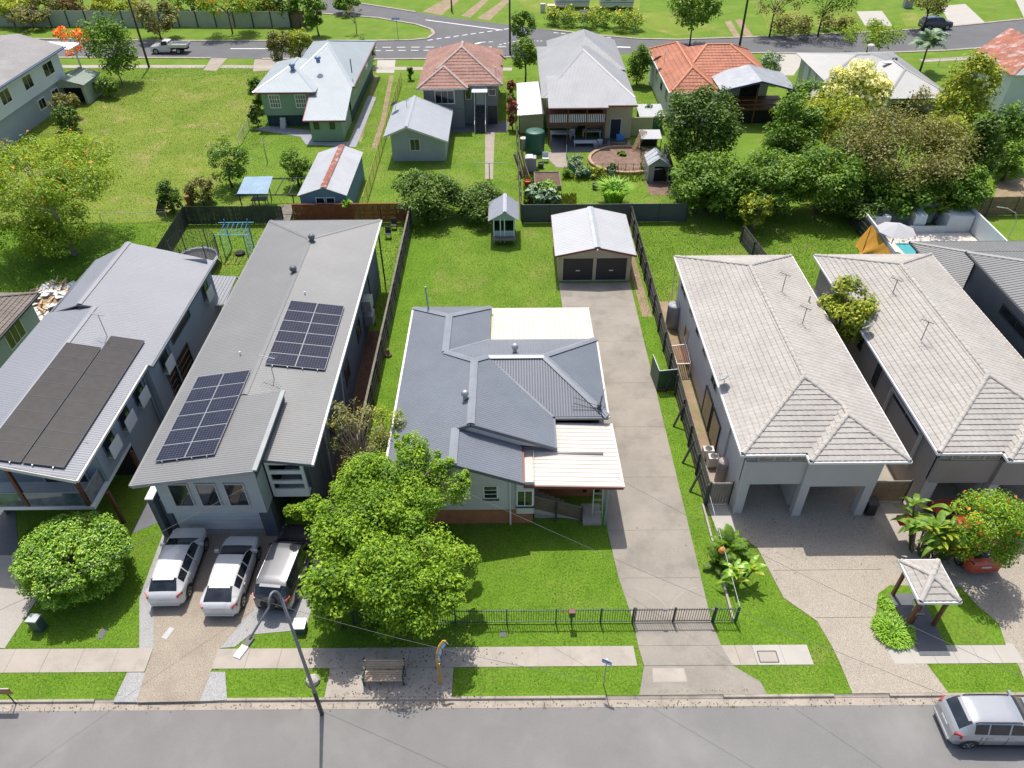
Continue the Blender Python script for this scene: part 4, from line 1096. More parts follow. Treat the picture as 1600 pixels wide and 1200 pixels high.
def w(mb):
    wall(mb, (xw, 26.6), (xw, 33), 2.6, 5.25, 'board', .2); wall(mb, (xw, 33), (xw+.4, 33), 0, 5.2); wall(mb, (xw+.4, 33), (xw+.4, 44.2), 0, 5.15, 'board', .2)
    wall(mb, (xw+.4, 44.2), (-27.6, 44.2), 0, 5.6, 'board', .2); wall(mb, (-27.6, 44.2), (-27.6, 26.6), 0, 5.7, 'board', .2); wall(mb, (-27.6, 26.6), (xw, 26.6), 2.6, 5.4, 'board', .2)
    wall(mb, (xw-.05, 29.5), (xw-.05, 33), 0, 2.6, 'board', .2)
w1 = part_walls(t, M_WALLB, w)
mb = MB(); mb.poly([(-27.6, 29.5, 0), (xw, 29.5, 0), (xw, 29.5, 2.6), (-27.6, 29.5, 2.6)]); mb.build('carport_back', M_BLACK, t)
mb = MB(); mb.box(-27.6, xw+.02, 24.85, 29.5, 2.4, 2.62); mb.build('balcony_slab', M_WHITE, t)
for (x, y, z0) in ((-21.42, 24.95, 2.62), (-24.45, 24.95, 2.62), (-20.98, 26.0, 0), (-20.95, 29.0, 0)):
    MB().bar((x, y, z0), (x, y, zs(x)-.08 if z0 else 2.42), .16, .16).build('post', M_TIMBB, t)
bal = glass_mat('glass_balustrade', (.10, .13, .14), .03)
for a, b in (((-24.3, 24.9), (-21.5, 24.9)), ((-21.3, 25.0), (-21.3, 26.6)), ((-27.5, 24.9), (-24.6, 24.9))):
    MB().bar((a[0], a[1], 3.12), (b[0], b[1], 3.12), .02, .95).build('glass_panel', bal, t); MB().bar((a[0], a[1], 3.62), (b[0], b[1], 3.62), .05, .04).build('handrail', M_WALLB, t)
door(t, (-23.2, 26.58, 3.7), (0, -1), 2.2, 2.1, M_GLASS, M_OFFW); window(t, (-26, 26.58, 4.0), (0, -1), 1.6, 1.2, M_OFFW, M_GLASS, 2, 1)
for i, y in enumerate((27.9, 29.9, 31.9, 34.9, 42.6)):
    xx = xw if y < 33 else xw+.4
    wn_ = window(t, (xx+.01, y, 4.25), (1, 0), 1.15, 1.25, M_GUT, M_GLASS, 1, 1)
    h = MB(); h.bar((xx+.32, y-.55, 3.85), (xx+.32, y+.55, 3.85), .03, .85)
    for dy in (-.5, 0, .5): h.bar((xx+.02, y+dy, 3.5), (xx+.32, y+dy, 3.5), .03, .03)
    h.build('screen', M_WHITE, wn_)
window(t, (xw+.41, 38.0, 4.4), (1, 0), 3.2, .6, M_GUT, M_GLASS, 2, 1); window(t, (xw+.41, 36.3, 2.0), (1, 0), 3.5, 2.4, M_GUT, M_GLASS, 2, 1)
for x, y in ((xw+.5, 35.8), (xw+.1, 32.8)): MB().tube([(x, y, 4.9), (x, y, .2)], .05, 8).build('downpipe', M_WALLB, t)
solar(r1, (-23.3, 24.75, zs(-23.3)+.02), (1, 0, s1), (0, 1, 0), 1, 9, 1.85, 1.12, M_SOLK, M_CHAR, .12, .012)
solar(r1, (-25.2, 24.75, zs(-25.2)+.02), (1, 0, s1), (0, 1, 0), 1, 8, 1.85, 1.12, M_SOLK, M_CHAR, .12, .012)
antenna(r1, P(166, 522, 6.0)-Vector((0, 0, .15)), 1.5, M_GALV, 2.9)

# ================================================================== twin cream-tiled townhouses
def townhouse(label, dx, full):
    t = thing('townhouse', label, 'house', (15.4+dx, 36, 0), group='cream-tiled townhouses')
    x0, x1, xb, y0, y1, yb_ = 11.38+dx, 19.45+dx, 14.6+dx, 26.15, 45.55, 25.6
    xc = 15.4+dx; R = 6.1; E = 4.7; A = (xc, 30.5, R); B = (xc, 41.9, R); H = (17.03+dx, 28.1, 5.54); J = (17.03+dx, 28.76, 5.54)
    polys = [[(x0, y0, E), A, J, (xb, y0, E)], [(xb, yb_, E), (x1, yb_, E), H], [(xb, yb_, E), H, J, (xb, y0, E)],
             [(x0, y0, E), (x0, y1, E), B, A], [(x1, yb_, E), (x1, 28.76, E), J, H], [(x1, 28.76, E), (x1, y1, E), B, A, J], [(x0, y1, E), B, (x1, y1, E)]]
    r = tile_roof(t, polys, M_TILEC, M_TILECAP, [((x0, y0, E), A), (A, B), (B, (x0, y1, E)), (B, (x1, y1, E)), ((xb, yb_, E), H), (H, J), ((x1, yb_, E), H), (J, A)], single=(0, 1, 2), seed=int(dx*7)+3)
    gutter(r, [(x0-.05, y0-.05, E), (x0-.05, y1+.05, E), (x1+.05, y1+.05, E), (x1+.05, yb_-.05, E), (xb-.05, yb_-.05, E), (xb-.05, y0-.05, E), (x0-.05, y0-.05, E)], M_WHITE)
    xl, xr_, ym = 11.75+dx, 18.75+dx, 26.55
    def w(mb):
        wall(mb, (xl, 45), (xl, ym), 0, E-.08); wall(mb, (xr_, 26.1), (xr_, 45), 2.3 if False else 0, E-.08) if False else wall(mb, (xr_, 29.5), (xr_, 45), 0, E-.08)
        wall(mb, (xr_, 45), (xl, 45), 0, E-.08)
    part_walls(t, M_RENDER if dx == 0 else M_RENDERT, w)
    mb = MB()
    mb.box(xl, xl+3.1, ym-.26, ym+.1, 2.32, 3.95); mb.box(xl+3.1, xr_-.1, 26.1, 26.42, 2.32, 4.02)     # deep beams
    mb.box(xr_-.42, xr_-.1, 26.42, 29.5, 2.32, 4.6)
    mb.build('beam', M_RENDER if dx == 0 else M_RENDERT, t)
    for x, y in ((xl+.24, ym-.1), (xl+3.32, 26.27), (xr_-.34, 26.27)):
        MB().box(x-.23, x+.23, y-.17, y+.25, 0, 2.32).build('column', M_RENDER, t)
    for a in (3.12, .02): MB().box(xl+a, xl+a+.28, 26.9, 28.5, 0, 2.32).build('wall', M_RENDER, t)
    mb = MB(); mb.box(xl+.05, xr_-.1, 26.5, 34, 2.34, 2.4); mb.build('soffit', M_CEIL, t)
    roller_door(t, xl+.35, xl+3.0, 28.4, .02, 2.3, M_WHITE, 'garage_door', .5)
    roller_door(t, xl+3.5, xr_-.15, 31.5, .02, 2.3, M_WHITE, 'garage_door', .5)
    mb = MB(); mb.poly([(xr_, 31.6, 0), (xr_, 29.5, 0), (xr_, 29.5, 2.3), (xr_, 31.6, 2.3)]); mb.build('wall', M_RENDER, t)
    # clerestory strip
    mb = MB(); mb.box(xl, xl+3.05, ym-.18, ym-.12, 3.93, E-.1); mb.box(xl+3.05, xr_-.1, 26.5, 26.55, 3.9, E-.1); mb.build('clerestory_wall', M_RENDERT, t)
    for i in range(3): window(t, (xl+.95+i*.82, ym-.19, 4.28), (0, -1), .8, .6, M_RENDER, M_GLASSW, 1, 1, .05)
    # side windows
    ws = M_WHITE
    if full:
        for y, z, ww, hh in ((43.2, 3.6, 1.6, 1.0), (40.6, 3.7, .8, .9), (38.4, 3.6, .8, 1.0), (36.2, 3.6, .9, .9), (33.4, 3.5, 1.3, 1.1), (40.8, 1.5, 1.0, 1.2)): window(t, (xl-.01, y, z), (-1, 0), ww, hh, M_ALU, M_GLASS, 2 if ww > 1 else 1, 1, .05)
        door(t, (xl-.02, 33.6, 1.1), (-1, 0), 1.6, 2.1, M_GLASS, M_TIMBD); door(t, (xl-.02, 31.6, 1.1), (-1, 0), 1.6, 2.1, M_GLASS, M_TIMBD)
        mb = MB(); mb.bar((xl-.5, 46.0, 0), (xl+.1, 46.0, 4.6), .07, .07) if False else mb.bar((xl+.1, 46.6, 0), (xl-.3, 45.5, 4.6), .07, .07); mb.build('post', M_ALU, t)
        mb = MB(); mb.tube([(xl-.06, 29.3, 4.6), (xl-.06, 29.3, .1)], .05, 8); mb.build('downpipe', M_RENDER, t)
    else:
        for y, z, ww, hh in ((38.5, 3.9, .8, .8), (36.8, 3.6, .8, 1.2), (34, 3.3, .8, 1.8), (30.2, 3.9, 3.4, .9)): window(t, (xl-.01, y, z), (-1, 0), ww, hh, M_RENDERT, M_GLASS, 2 if ww > 1 else 1, 1, .05)
        mb = MB()
        for a, b in (((28.2, 1.6), (28.2, 4.0)), ((32, 1.6), (32, 4.0)), ((28.2, 4.0), (32, 4.0))): mb.bar((xl-.12, a[0], a[1]), (xl-.12, b[0], b[1]), .14, .14)
        mb.build('rendered_frame', M_RENDER, t)
    return t, r, xc
TA, RA, xc = townhouse('grey rendered townhouse with cream hipped tile roof, beside the long concrete driveway', 0, True)
TB, RB, xc2 = townhouse('taupe townhouse with cream tile roof, behind the bushy tree with red flowers', 9.75, False)
rz_ = lambda x, c: 6.1-.346*abs(x-c)
for u, vv, z in ((1222, 455, 5.6), (1253, 508, 5.4)): antenna(RA, P(u, vv, z)-Vector((0, 0, .1)), 1.3, M_STEELD, 2.4, 5, .7)
for u, vv in ((1123, 440), (1265, 467), (1255, 527)): q = P(u, vv, 5.2); MB().tube([q-Vector((0, 0, .3)), q+Vector((0, 0, .22))], .05, 7).build('vent_pipe', M_GALV, RA)
dish(RA, P(1130, 604, 4.8), M_GALV, 2.2)
for u, vv, z in ((1393, 463, 5.4), (1440, 530, 5.7)): antenna(RB, P(u, vv, z)-Vector((0, 0, .1)), 1.3, M_STEELD, 2.4, 5, .7)
for u, vv in ((1360, 435), (1523, 527)): q = P(u, vv, 5.2); MB().tube([q-Vector((0, 0, .3)), q+Vector((0, 0, .22))], .05, 7).build('vent_pipe', M_GALV, RB)
dish(RB, P(1355, 522, 4.8), M_GALV, 2.2)
mb = MB(); mb.bar((20.7, 44.5, 2.5), (20.7, 41.8, 2.5), 1.6, .06) ; mb.bar((20.0, 44.4, 0), (20.0, 44.4, 2.5), .08, .08); mb.bar((20.0, 41.9, 0), (20.0, 41.9, 2.5), .08, .08)
mb.build('side_awning', M_GALV, TB)

# ================================================================== grey modern house at the right edge
t = thing('house', 'modern dark grey house with stepped grey metal roofs beside the white walled pool', 'house', (34, 42, 0))
lo = hip_planes(30.2, 42, 41.5, 50.0, 3.2, 4.3, 'x')
rl = metal_roof(t, lo, 'rib', M_ROOFG, [((34.45, 45.75, 4.3), (37.75, 45.75, 4.3)), ((30.2, 41.5, 3.2), (34.45, 45.75, 4.3)), ((30.2, 50, 3.2), (34.45, 45.75, 4.3))], name='lower_roof')
gutter(rl, [(30.14, 41.5, 3.2), (30.14, 50.06, 3.2), (42, 50.06, 3.2)], M_CHAR)
q = P(1512, 394, 6.0)
up = [[(q.x, q.y, 6.0), (q.x, 27, 6.0), (q.x+5, 32, 7.0), (q.x+5, q.y-4, 7.0)], [(q.x, q.y, 6.0), (q.x+5, q.y-4, 7.0), (q.x+10, q.y, 6.0)], [(q.x+10, q.y, 6), (q.x+5, q.y-4, 7), (q.x+5, 32, 7), (q.x+10, 27, 6)]]
ru = metal_roof(t, up, 'rib', M_ROOFG, [((q.x, q.y, 6), (q.x+5, q.y-4, 7))], name='upper_roof')
gutter(ru, [(q.x-.06, 27, 6), (q.x-.06, q.y+.06, 6), (q.x+10, q.y+.06, 6)], M_CHAR)
mb = MB(); walls_rect(mb, q.x+.5, q.x+9.5, 27.5, q.y-.5, 0, 5.9); mb.build('wall', M_DKBLUE, t); mb = MB(); walls_rect(mb, 30.6, 41.5, 42, 49.6, 0, 3.15); mb.build('wall', M_DKBLUE, t)
window(t, (q.x+.49, 37.2, 4.6), (-1, 0), 3.6, .7, M_CHAR, M_GLASS, 2, 1)
mb = MB(); mb.tube([(q.x+.4, q.y-.6, 5.8), (q.x+.4, q.y-.6, .2)], .06, 8); mb.build('downpipe', M_CHAR, t)
pv = lambda x, y: (x, y, 6.0+(x-q.x)*.2+.03)
solar(ru, pv(q.x+.9, 34.2), (1, 0, .2), (0, 1, 0), 3, 4, 1.0, 1.0, M_SOLB, M_CHAR, .1)

# ================================================================== weatherboard cottage at the left edge
t = thing('house', 'grey weatherboard cottage with weathered brown tile roof at the left edge beside the timber rubble', 'house', (-30, 36, 0))
a = P(60, 458, 3.6); f = P(0, 520, 3.6)
M_TILEBR = mat("tile_brown", (.20, .17, .145), .85, .16, 1.0, .12, 10, .15, 40)
xE = a.x; yE = a.y
tp = [[(xE, 24, 3.6), (xE, yE, 3.6), (xE-4.5, yE-4, 5.4), (xE-4.5, 24, 5.4)], [(xE, yE, 3.6), (xE-9, yE, 3.6), (xE-4.5, yE-4, 5.4)]]
rr_ = tile_roof(t, tp, M_TILEBR, M_TILEBR, [((xE, yE, 3.6), (xE-4.5, yE-4, 5.4))], tl=.26, tw=.3)
mb = MB(); wall(mb, (xE-.45, 24), (xE-.45, yE-.5), 0, 3.5, 'board', .18); wall(mb, (xE-.45, yE-.5), (xE-8.5, yE-.5), 0, 3.5, 'board', .18); mb.build('wall', M_WALLG, t)
q = P(24, 520, 2.6); window(t, (xE-.44, q.y, 2.5), (1, 0), 2.0, 1.3, M_WHITE, M_GLASS, 3, 1)
gutter(rr_, [(xE+.06, 24, 3.6), (xE+.06, yE, 3.6)], M_CHAR)
# ================================================================== garage shed in the centre yard
t = thing('garage', 'beige double garage with white gable roof and dark roller doors at the concrete driveway end', 'garage', (6.5, 53, 0))
gx0, gx1, gy0, gy1, gc = 3.25, 9.45, 49.75, 56.5, 6.45
rg = metal_roof(t, [[(gx0, gy0, 2.4), (gc, gy0, 3.1), (gc, gy1, 3.1), (gx0, gy1, 2.4)], [(gx1, gy0, 2.4), (gx1, gy1, 2.4), (gc, gy1, 3.1), (gc, gy0, 3.1)]], 'fine', M_ROOFZ, [((gc, gy0, 3.1), (gc, gy1, 3.1))], cw=.5, cm=M_GALV)
for a, b in (((gx0, gy0, 2.4), (gc, gy0, 3.1)), ((gc, gy0, 3.1), (gx1, gy0, 2.4)), ((gx0, gy1, 2.4), (gc, gy1, 3.1)), ((gc, gy1, 3.1), (gx1, gy1, 2.4)), ((gx0, gy0, 2.4), (gx0, gy1, 2.4)), ((gx1, gy0, 2.4), (gx1, gy1, 2.4))):
    MB().bar(Vector(a)-Vector((0, 0, .07)), Vector(b)-Vector((0, 0, .07)), .07, .14).build('barge_trim', M_REDTRIM, rg)
mb = MB(); x0, x1, y0, y1 = 3.6, 9.15, 50.0, 56.1
wall(mb, (x1, y0), (x1, y1), 0, 2.4, 'vgroove', .2); wall(mb, (x1, y1), (x0, y1), 0, 2.4, 'vgroove', .2); wall(mb, (x0, y1), (x0, y0), 0, 2.4, 'vgroove', .2)
for a, b in ((x0, x0+.32), (6.22, 6.48), (x1-.32, x1)): wall(mb, (a, y0), (b, y0), 0, 2.05, 'plain')
mb.poly([(x0, y0, 2.03), (x1, y0, 2.03), (x1, y0, 2.42), (gc, y0, 3.05), (x0, y0, 2.42)]); mb.build('wall', M_BEIGE, t)
for a, b in ((x0+.32, 6.22), (6.48, x1-.32)): roller_door(t, a, b, y0+.06, .08, 2.04, M_DOORD, handle=M_WHITE)
MB().box(x0, x1, y0-.02, y0+.1, .0, .07).build('threshold', M_CONCN, t); MB().box(gc-.06, gc+.06, gy0-.12, gy0-.04, 2.85, 3.0).build('lamp', M_WHITE, t)

def plain_house(): pass
# ================================================================== playhouse
t = thing('playhouse', 'little raised cubby house with pale gable roof and green inside, below the hedge', 'playhouse', (-.8, 57.5, 0))
q = [P(u, v, 2.5) for u, v in ((757, 345), (812, 343), (781, 303), (810, 300))]
px0, px1, py0, py1 = -2.0, .55, 55.9, 59.3; pc = -.6
metal_roof(t, [[(px0, py0, 2.2), (pc, py0, 3.0), (pc, py1, 3.0), (px0, py1, 2.2)], [(px1, py0, 2.2), (px1, py1, 2.2), (pc, py1, 3.0), (pc, py0, 3.0)]], 'rib', mat('roof_lilac', (.40, .41, .45), .5, .06), [((pc, py0, 3), (pc, py1, 3))])
mb = MB(); a0, a1, b0, b1 = -1.6, .2, 56.3, 58.9
wall(mb, (a0, b1), (a0, b0), .6, 2.3, 'board', .15); wall(mb, (a1, b0), (a1, b1), .6, 2.3, 'board', .15); wall(mb, (a0, b0), (a1, b0), .6, 1.1, 'board', .15)
mb.poly([(a0, b0, 2.05), (a1, b0, 2.05), (a1, b0, 2.3), (pc, b0, 2.9), (a0, b0, 2.3)]); mb.build('wall', mat('playhouse_blue', (.42, .50, .52), .7), t)
mb = MB(); mb.poly([(a0, b1, .6), (a1, b1, .6), (a1, b1, 2.4), (a0, b1, 2.4)]); mb.poly([(a0, b0, .6), (a1, b0, .6), (a1, b1, .6), (a0, b1, .6)]); mb.build('lining', mat('playhouse_green', (.10, .25, .14), .7), t)
for x in (a0+.05, -1.0, -.65, a1-.05): MB().bar((x, b0+.02, 0), (x, b0+.02, 2.2), .09, .09).build('post', M_WHITE, t)
for x in (a0+.05, a1-.05): MB().bar((x, b1-.05, 0), (x, b1-.05, .6), .09, .09).build('post', M_TIMBD, t)
MB().box(a0-.1, a1+.1, b0-.7, b0, .5, .58).build('deck', M_TIMB, t)

# ================================================================== green weatherboard house
M_GREENW = mat("wall_green", (.26, .37, .235), .7, .05, .8, .03, 20)
M_ROOFI = mat("roof_ice", (.38, .425, .44), .4, .05, .4, .03, 10, stain=(.42, .46, .48), stain_amt=.4, stain_scale=.4)
t = thing('house', 'pale green raised weatherboard house with ice-blue hipped metal roof and red annex barge', 'house', (-22, 88, 0))
pl = hip_planes(-28.3, -21.4, 82.8, 93.8, 4.0, 5.35, 'y', 5.5, 3)+hip_planes(-25.6, -17.5, 84.4, 102.5, 4.0, 6.35, 'y', 8.6, 8.6)
rg = metal_roof(t, pl, 'corr', M_ROOFI, [((-24.85, 88.3, 5.35), (-24.85, 90.8, 5.35)), ((-24.85, 88.3, 5.35), (-28.3, 82.8, 4)), ((-24.85, 88.3, 5.35), (-21.4, 82.8, 4)), ((-21.55, 93, 6.35), (-17.5, 84.4, 4.0)), ((-21.55, 93, 6.35), (-25.6, 84.4, 4.0)), ((-21.55, 93.9, 6.35), (-17.5, 102.5, 4.0))])
an = metal_roof(t, [[(-22.1, 78.5, 2.45), (-17.6, 78.5, 2.45), (-17.6, 84.5, 4.02), (-22.1, 84.5, 4.02)]], 'corr', M_ROOFI, name='annex_roof')
MB().bar((-22.13, 78.5, 2.38), (-22.13, 82.6, 3.46), .06, .2).build('barge_board', mat('red_bright', (.42, .07, .06), .5), an); gutter(an, [(-22.1, 78.45, 2.45), (-17.6, 78.45, 2.45)], M_REDTRIM); gutter(rg, [(-28.3, 82.75, 4), (-21.4, 82.75, 4)], M_REDTRIM); gutter(rg, [(-17.45, 84.4, 4), (-17.45, 102, 4)], M_REDTRIM)
mb = MB(); walls_rect(mb, -27.6, -22.0, 83.4, 93.3, 1.3, 3.95, 'board', 'fbl', .25); walls_rect(mb, -22.0, -18.1, 84.5, 101.8, 1.3, 3.95, 'board', 'rb', .25); mb.build('wall', M_GREENW, t)
mb = MB(); walls_rect(mb, -21.6, -18.25, 78.95, 84.5, .05, 2.5, 'board', 'flr', .25); mb.build('annex_wall', M_GREENW, t)
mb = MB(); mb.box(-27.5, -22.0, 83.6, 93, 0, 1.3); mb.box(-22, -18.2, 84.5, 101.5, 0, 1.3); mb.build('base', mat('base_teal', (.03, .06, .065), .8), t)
for x in (-26.2, -23.3): window(t, (x, 83.38, 2.85), (0, -1), 1.25, 1.5, M_WHITE, M_GLASSL, 4, 3, .1, bar=.06)
for x in (-20.9, -19.2): window(t, (x, 78.93, 1.75), (0, -1), .55, .8, M_TIMBD, M_GLASS, 1, 1)
for y in (88, 92, 97): window(t, (-18.08, y, 2.9), (1, 0), 1.8, 1.2, M_WHITE, M_GLASS, 2, 1); 
vent(rg, P(457, 106, 5.3), mat('vent_blue', (.16, .25, .40), .4), .3); vent(rg, P(497, 95, 6.0), MATS['vent_blue'], .3)
q = P(550, 114, 4.8); MB().tube([q, q+Vector((0, 0, 1.5))], .06, 6).build('flue', M_STEELD, rg)
sheet_flat('path', pp([(395, 202), (420, 197), (487, 204), (490, 222), (545, 222), (575, 150), (588, 152), (556, 230), (478, 226), (470, 214)]), .02, mat('slab_blue', (.30, .31, .34), .85, .1))
st = thing('garden_steps', 'small white steps against the dark base of the green house', 'steps', (-25.7, 83.2, 0))
for i in range(3): MB().box(-26.0, -25.4, 82.7+.25*i, 83.0+.25*i, 0, .35*(i+1)).build('step', M_OFFW, st)

# rusty ridged shed
t = thing('garden_shed', 'long silver shed with a red rust streak along its roof ridge and blue gable', 'shed', (-16.6, 65, 0))
M_ROOFR = mat("roof_rustpatch", (.44, .45, .47), .5, .08, .4, .03, 10, stain=(.36, .36, .38), stain_amt=.7, stain_scale=.5)
a0, a1, c, y0, y1 = -18.8, -14.45, -16.4, 60.5, 70.0
rs = metal_roof(t, [[(a0, y0, 2.4), (c, y0, 3.15), (c, y1, 3.15), (a0, y1, 2.4)], [(a1, y0, 2.4), (a1, y1, 2.4), (c, y1, 3.15), (c, y0, 3.15)]], 'corr', M_ROOFR)
capping(rs, 'ridge_cap', [((c, y0, 3.15), (c, y1, 3.15))], mat("rust", (.27, .09, .055), .8, .3, 2.5, .3, 8, stain=(.55, .5, .47), stain_amt=.9, stain_scale=1.2), .55)
mb = MB(); walls_rect(mb, a0+.15, a1-.15, y0+.25, y1-.2, 0, 2.4, 'vgroove', 'flrb', .3); mb.poly([(a0+.15, y0+.25, 2.35), (a1-.15, y0+.25, 2.35), (c, y0+.25, 3.1)]); mb.build('wall', mat('shed_blue', (.14, .22, .33), .7), t)
for x in (-16.9, -16.0): window(t, (x, y0+.24, 1.85), (0, -1), .8, .6, M_WHITE, M_GLASS)
# frame awning with blue sheet
t = thing('pergola', 'steel pergola frame with a blue corrugated sheet on its left end beside the silver shed', 'pergola', (-21.5, 64, 0))
c4 = [P(370, 303, 2.2), P(418, 303, 2.2), P(427, 277, 2.2), P(383, 278, 2.2)]
metal_roof(t, [[tuple(p+Vector((0, 0, .1*(i > 1)))) for i, p in enumerate(c4)]], 'corr', mat('sheet_blue', (.25, .36, .46), .45), name='roof_sheet')
ya, yb2 = c4[0].y, c4[2].y
for y in (ya, yb2): MB().bar((c4[0].x-.3, y, 2.08), (-18.9, y, 2.08), .07, .1).build('beam', M_STEELD, t)
for x in (-22.3, -21.0, -19.8): MB().bar((x, ya, 2.15), (x, yb2, 2.15), .07, .07).build('rafter', M_TIMBD, t)
for x in (-24.2, -22.6, -19.5):
    for y in (ya, yb2): MB().bar((x, y, 0), (x, y, 2.05), .08, .08).build('post', M_STEELD, t)

# ================================================================== fibro garage of the next yard
t = thing('garage', 'pale fibro garage with gabled roof and two dishes, before the rose tiled house', 'garage', (-9.5, 77, 0))
ea, eb, ec, y0, y1 = (-12.75, 2.95), (-10.4, 3.9), (-6.35, 2.4), 72.6, 81.6
rf = metal_roof(t, [[(ea[0], y0, ea[1]), (eb[0], y0, eb[1]), (eb[0], y1, eb[1]), (ea[0], y1, ea[1])], [(ec[0], y0, ec[1]), (ec[0], y1, ec[1]), (eb[0], y1, eb[1]), (eb[0], y0, eb[1])]], 'corr', mat("roof_paleblue", (.38, .405, .43), .45, .05), [((eb[0], y0, eb[1]), (eb[0], y1, eb[1]))])
for a, b in ((ea, eb), (eb, ec)): MB().bar((a[0], y0-.02, a[1]-.08), (b[0], y0-.02, b[1]-.08), .05, .18).build('barge_board', M_OFFW, rf)
M_FIBRO = mat("fibro", (.40, .42, .41), .8, .06, .8, .03, 20)
mb = MB(); wall(mb, (-12.2, 73.5), (-6.75, 73.5), 0, 2.5, 'vgroove', 1.2); mb.poly([(-12.2, 73.49, 2.48), (-6.75, 73.49, 2.48), (-10.4, 73.49, 3.8), (-12.2, 73.49, 3.1)]); walls_rect(mb, -12.2, -6.75, 73.5, 81.4, 0, 2.5, 'plain', 'lrb'); mb.build('wall', M_FIBRO, t)
window(t, (-9.8, 73.46, 1.75), (0, -1), 1.1, 1.3, M_OFFW, M_GLASS, 2, 1, .1)
dish(rf, P(618, 172, 3.3), M_STEELD, 2.5, .5, .6); antenna(rf, P(636, 170, 3.5), .9, M_STEELD, 1, 4, .6)

# ================================================================== house with rose clay tiles and rear stair
t = thing('house', 'grey two-storey house with pinkish clay tile roof and a covered rear stair', 'house', (-5.5, 88, 0))
M_CLAYP = mat("tile_rose", (.33, .18, .14), .8, .2, .6, .2, 4, .15, 30, stain=(.20, .10, .08), stain_amt=.5, stain_scale=.4)
E4, R4 = 4.5, 7.0
mainp = hip_planes(-10.1, -.95, 83.2, 96.2, E4, R4, 'y', 5.2, 5.8)
wing = hip_planes(-10.15, -4.7, 82.0, 90.5, E4-.02, 5.85, 'y', 3.2, 3.0)
tile_roof(t, mainp+wing, M_CLAYP, mat("tile_cap_rose", (.42, .33, .29), .8, .15), [((-5.52, 88.4, R4), (-5.52, 90.4, R4)), ((-5.52, 88.4, R4), (-.95, 83.2, E4)), ((-5.52, 88.4, R4), (-8.2, 85.3, 5.5)), ((-7.42, 85.2, 5.85), (-10.15, 82.0, E4)), ((-7.42, 85.2, 5.85), (-4.7, 82.0, E4))], tl=.5, tw=.42, capseg=.8, capr=.16)
back = [[(-7.2, 93, 6.9), (-9.9, 96, E4), (-4.5, 96, E4)], [(-7.2, 93, 6.9), (-5.5, 90, 6.6), (-9.9, 96, E4)]]
M_GREYW = mat("wall_grey", (.23, .235, .235), .75, .05, .8, .03, 20)
mb = MB(); walls_rect(mb, -9.6, -5.2, 82.8, 95.8, 0, 4.45, 'plain', 'flr'); mb.build('wall', M_GREYW, t)
mb = MB(); walls_rect(mb, -5.2, -1.55, 83.8, 95.8, 0, 4.45, 'plain', 'frb'); mb.build('wall', M_GREYW, t)
gutter(t, [(-10.15, 81.95, E4), (-4.7, 81.95, E4)], M_GALV); gutter(t, [(-4.6, 83.15, E4), (-.95, 83.15, E4)], M_GALV)
window(t, (-7.3, 82.78, 3.35), (0, -1), 2.2, 1.5, M_WHITE, M_GLASS, 3, 1, .1); window(t, (-4.75, 83.78, 3.4), (0, -1), .7, 1.3, M_WHITE, M_GLASS); window(t, (-2.1, 83.78, 3.5), (0, -1), .8, .7, M_WHITE, M_GLASS)
mb = MB(); mb.box(-6.6, -5.4, 82.72, 82.82, 0, 2.1); mb.build('door', M_GREYW, t); mb = MB(); mb.box(-2.6, -1.6, 83.7, 83.82, 0, 2.0); mb.build('lattice', M_STEELD, t)
s = MB()
for i in range(12): s.box(-4.0, -2.9, 80.9+i*.24, 81.2+i*.24, .17*i, .17*(i+1))
stt = s.build('stair', M_STEELD, t)
for x in (-4.05, -2.85):
    MB().bar((x, 80.9, 1.0), (x, 83.6, 3.0), .06, .08).build('handrail', M_WHITE, stt); MB().bar((x, 80.95, 0), (x, 80.95, 1.0), .08, .08).build('post', M_WHITE, stt); MB().bar((x, 83.0, 2.0), (x, 83.0, 4.2), .08, .08).build('post', M_WHITE, stt)
mb = MB(); sheet(mb, [[(-4.3, 82.4, 3.95), (-2.6, 82.4, 3.95), (-2.6, 83.9, 4.35), (-4.3, 83.9, 4.35)]], 'corr'); mb.build('stair_canopy', M_WHITE, stt)
MB().box(-3.9, -3.0, 83.65, 83.78, 2.2, 4.1).build('door', M_FIBRO, t)
dish(t, P(785, 98, 4.9), M_STEELD, .5, .5, .5); q = P(775, 125, 4.6); MB().tube([q, q+Vector((0, 0, 1.4))], .07, 6).build('flue', M_WHITE, t)
sheet_flat('yard_slab', pp([(668, 207), (700, 207), (792, 207), (796, 190), (700, 190)]), .015, M_DARKPAVE)

# ================================================================== cream house with rear verandah
t = thing('house', 'cream house with pale iron hip roof and a dark red timber rear verandah', 'house', (8, 86, 0))
M_IRON = mat("roof_iron", (.34, .345, .35), .5, .08, .5, .05, 8, stain=(.36, .36, .37), stain_amt=.5, stain_scale=.4)
E5 = 4.2
pl = hip_planes(3.2, 13.1, 79.6, 98.5, E5, 6.6, 'y', 9.0, 8.6)+hip_planes(4.5, 13.1, 88, 100, E5+.3, 6.9, 'y', 4.6, 4.3)
rr = metal_roof(t, pl, 'corr', M_IRON, [((8.15, 88.6, 6.6), (3.2, 79.6, E5)), ((8.15, 88.6, 6.6), (13.1, 79.6, E5))])
vr = metal_roof(t, [[(3.85, 77.2, 4.0), (10.05, 77.2, 4.0), (10.05, 83.6, 5.25), (3.85, 83.6, 5.25)]], 'corr', M_IRON, name='verandah_roof')
metal_roof(t, [[(9.8, 77.7, 4.05), (13.1, 77.7, 4.05), (13.1, 79.7, E5+.03), (9.8, 79.7, E5+.03)]], 'corr', M_IRON, name='rear_roof')
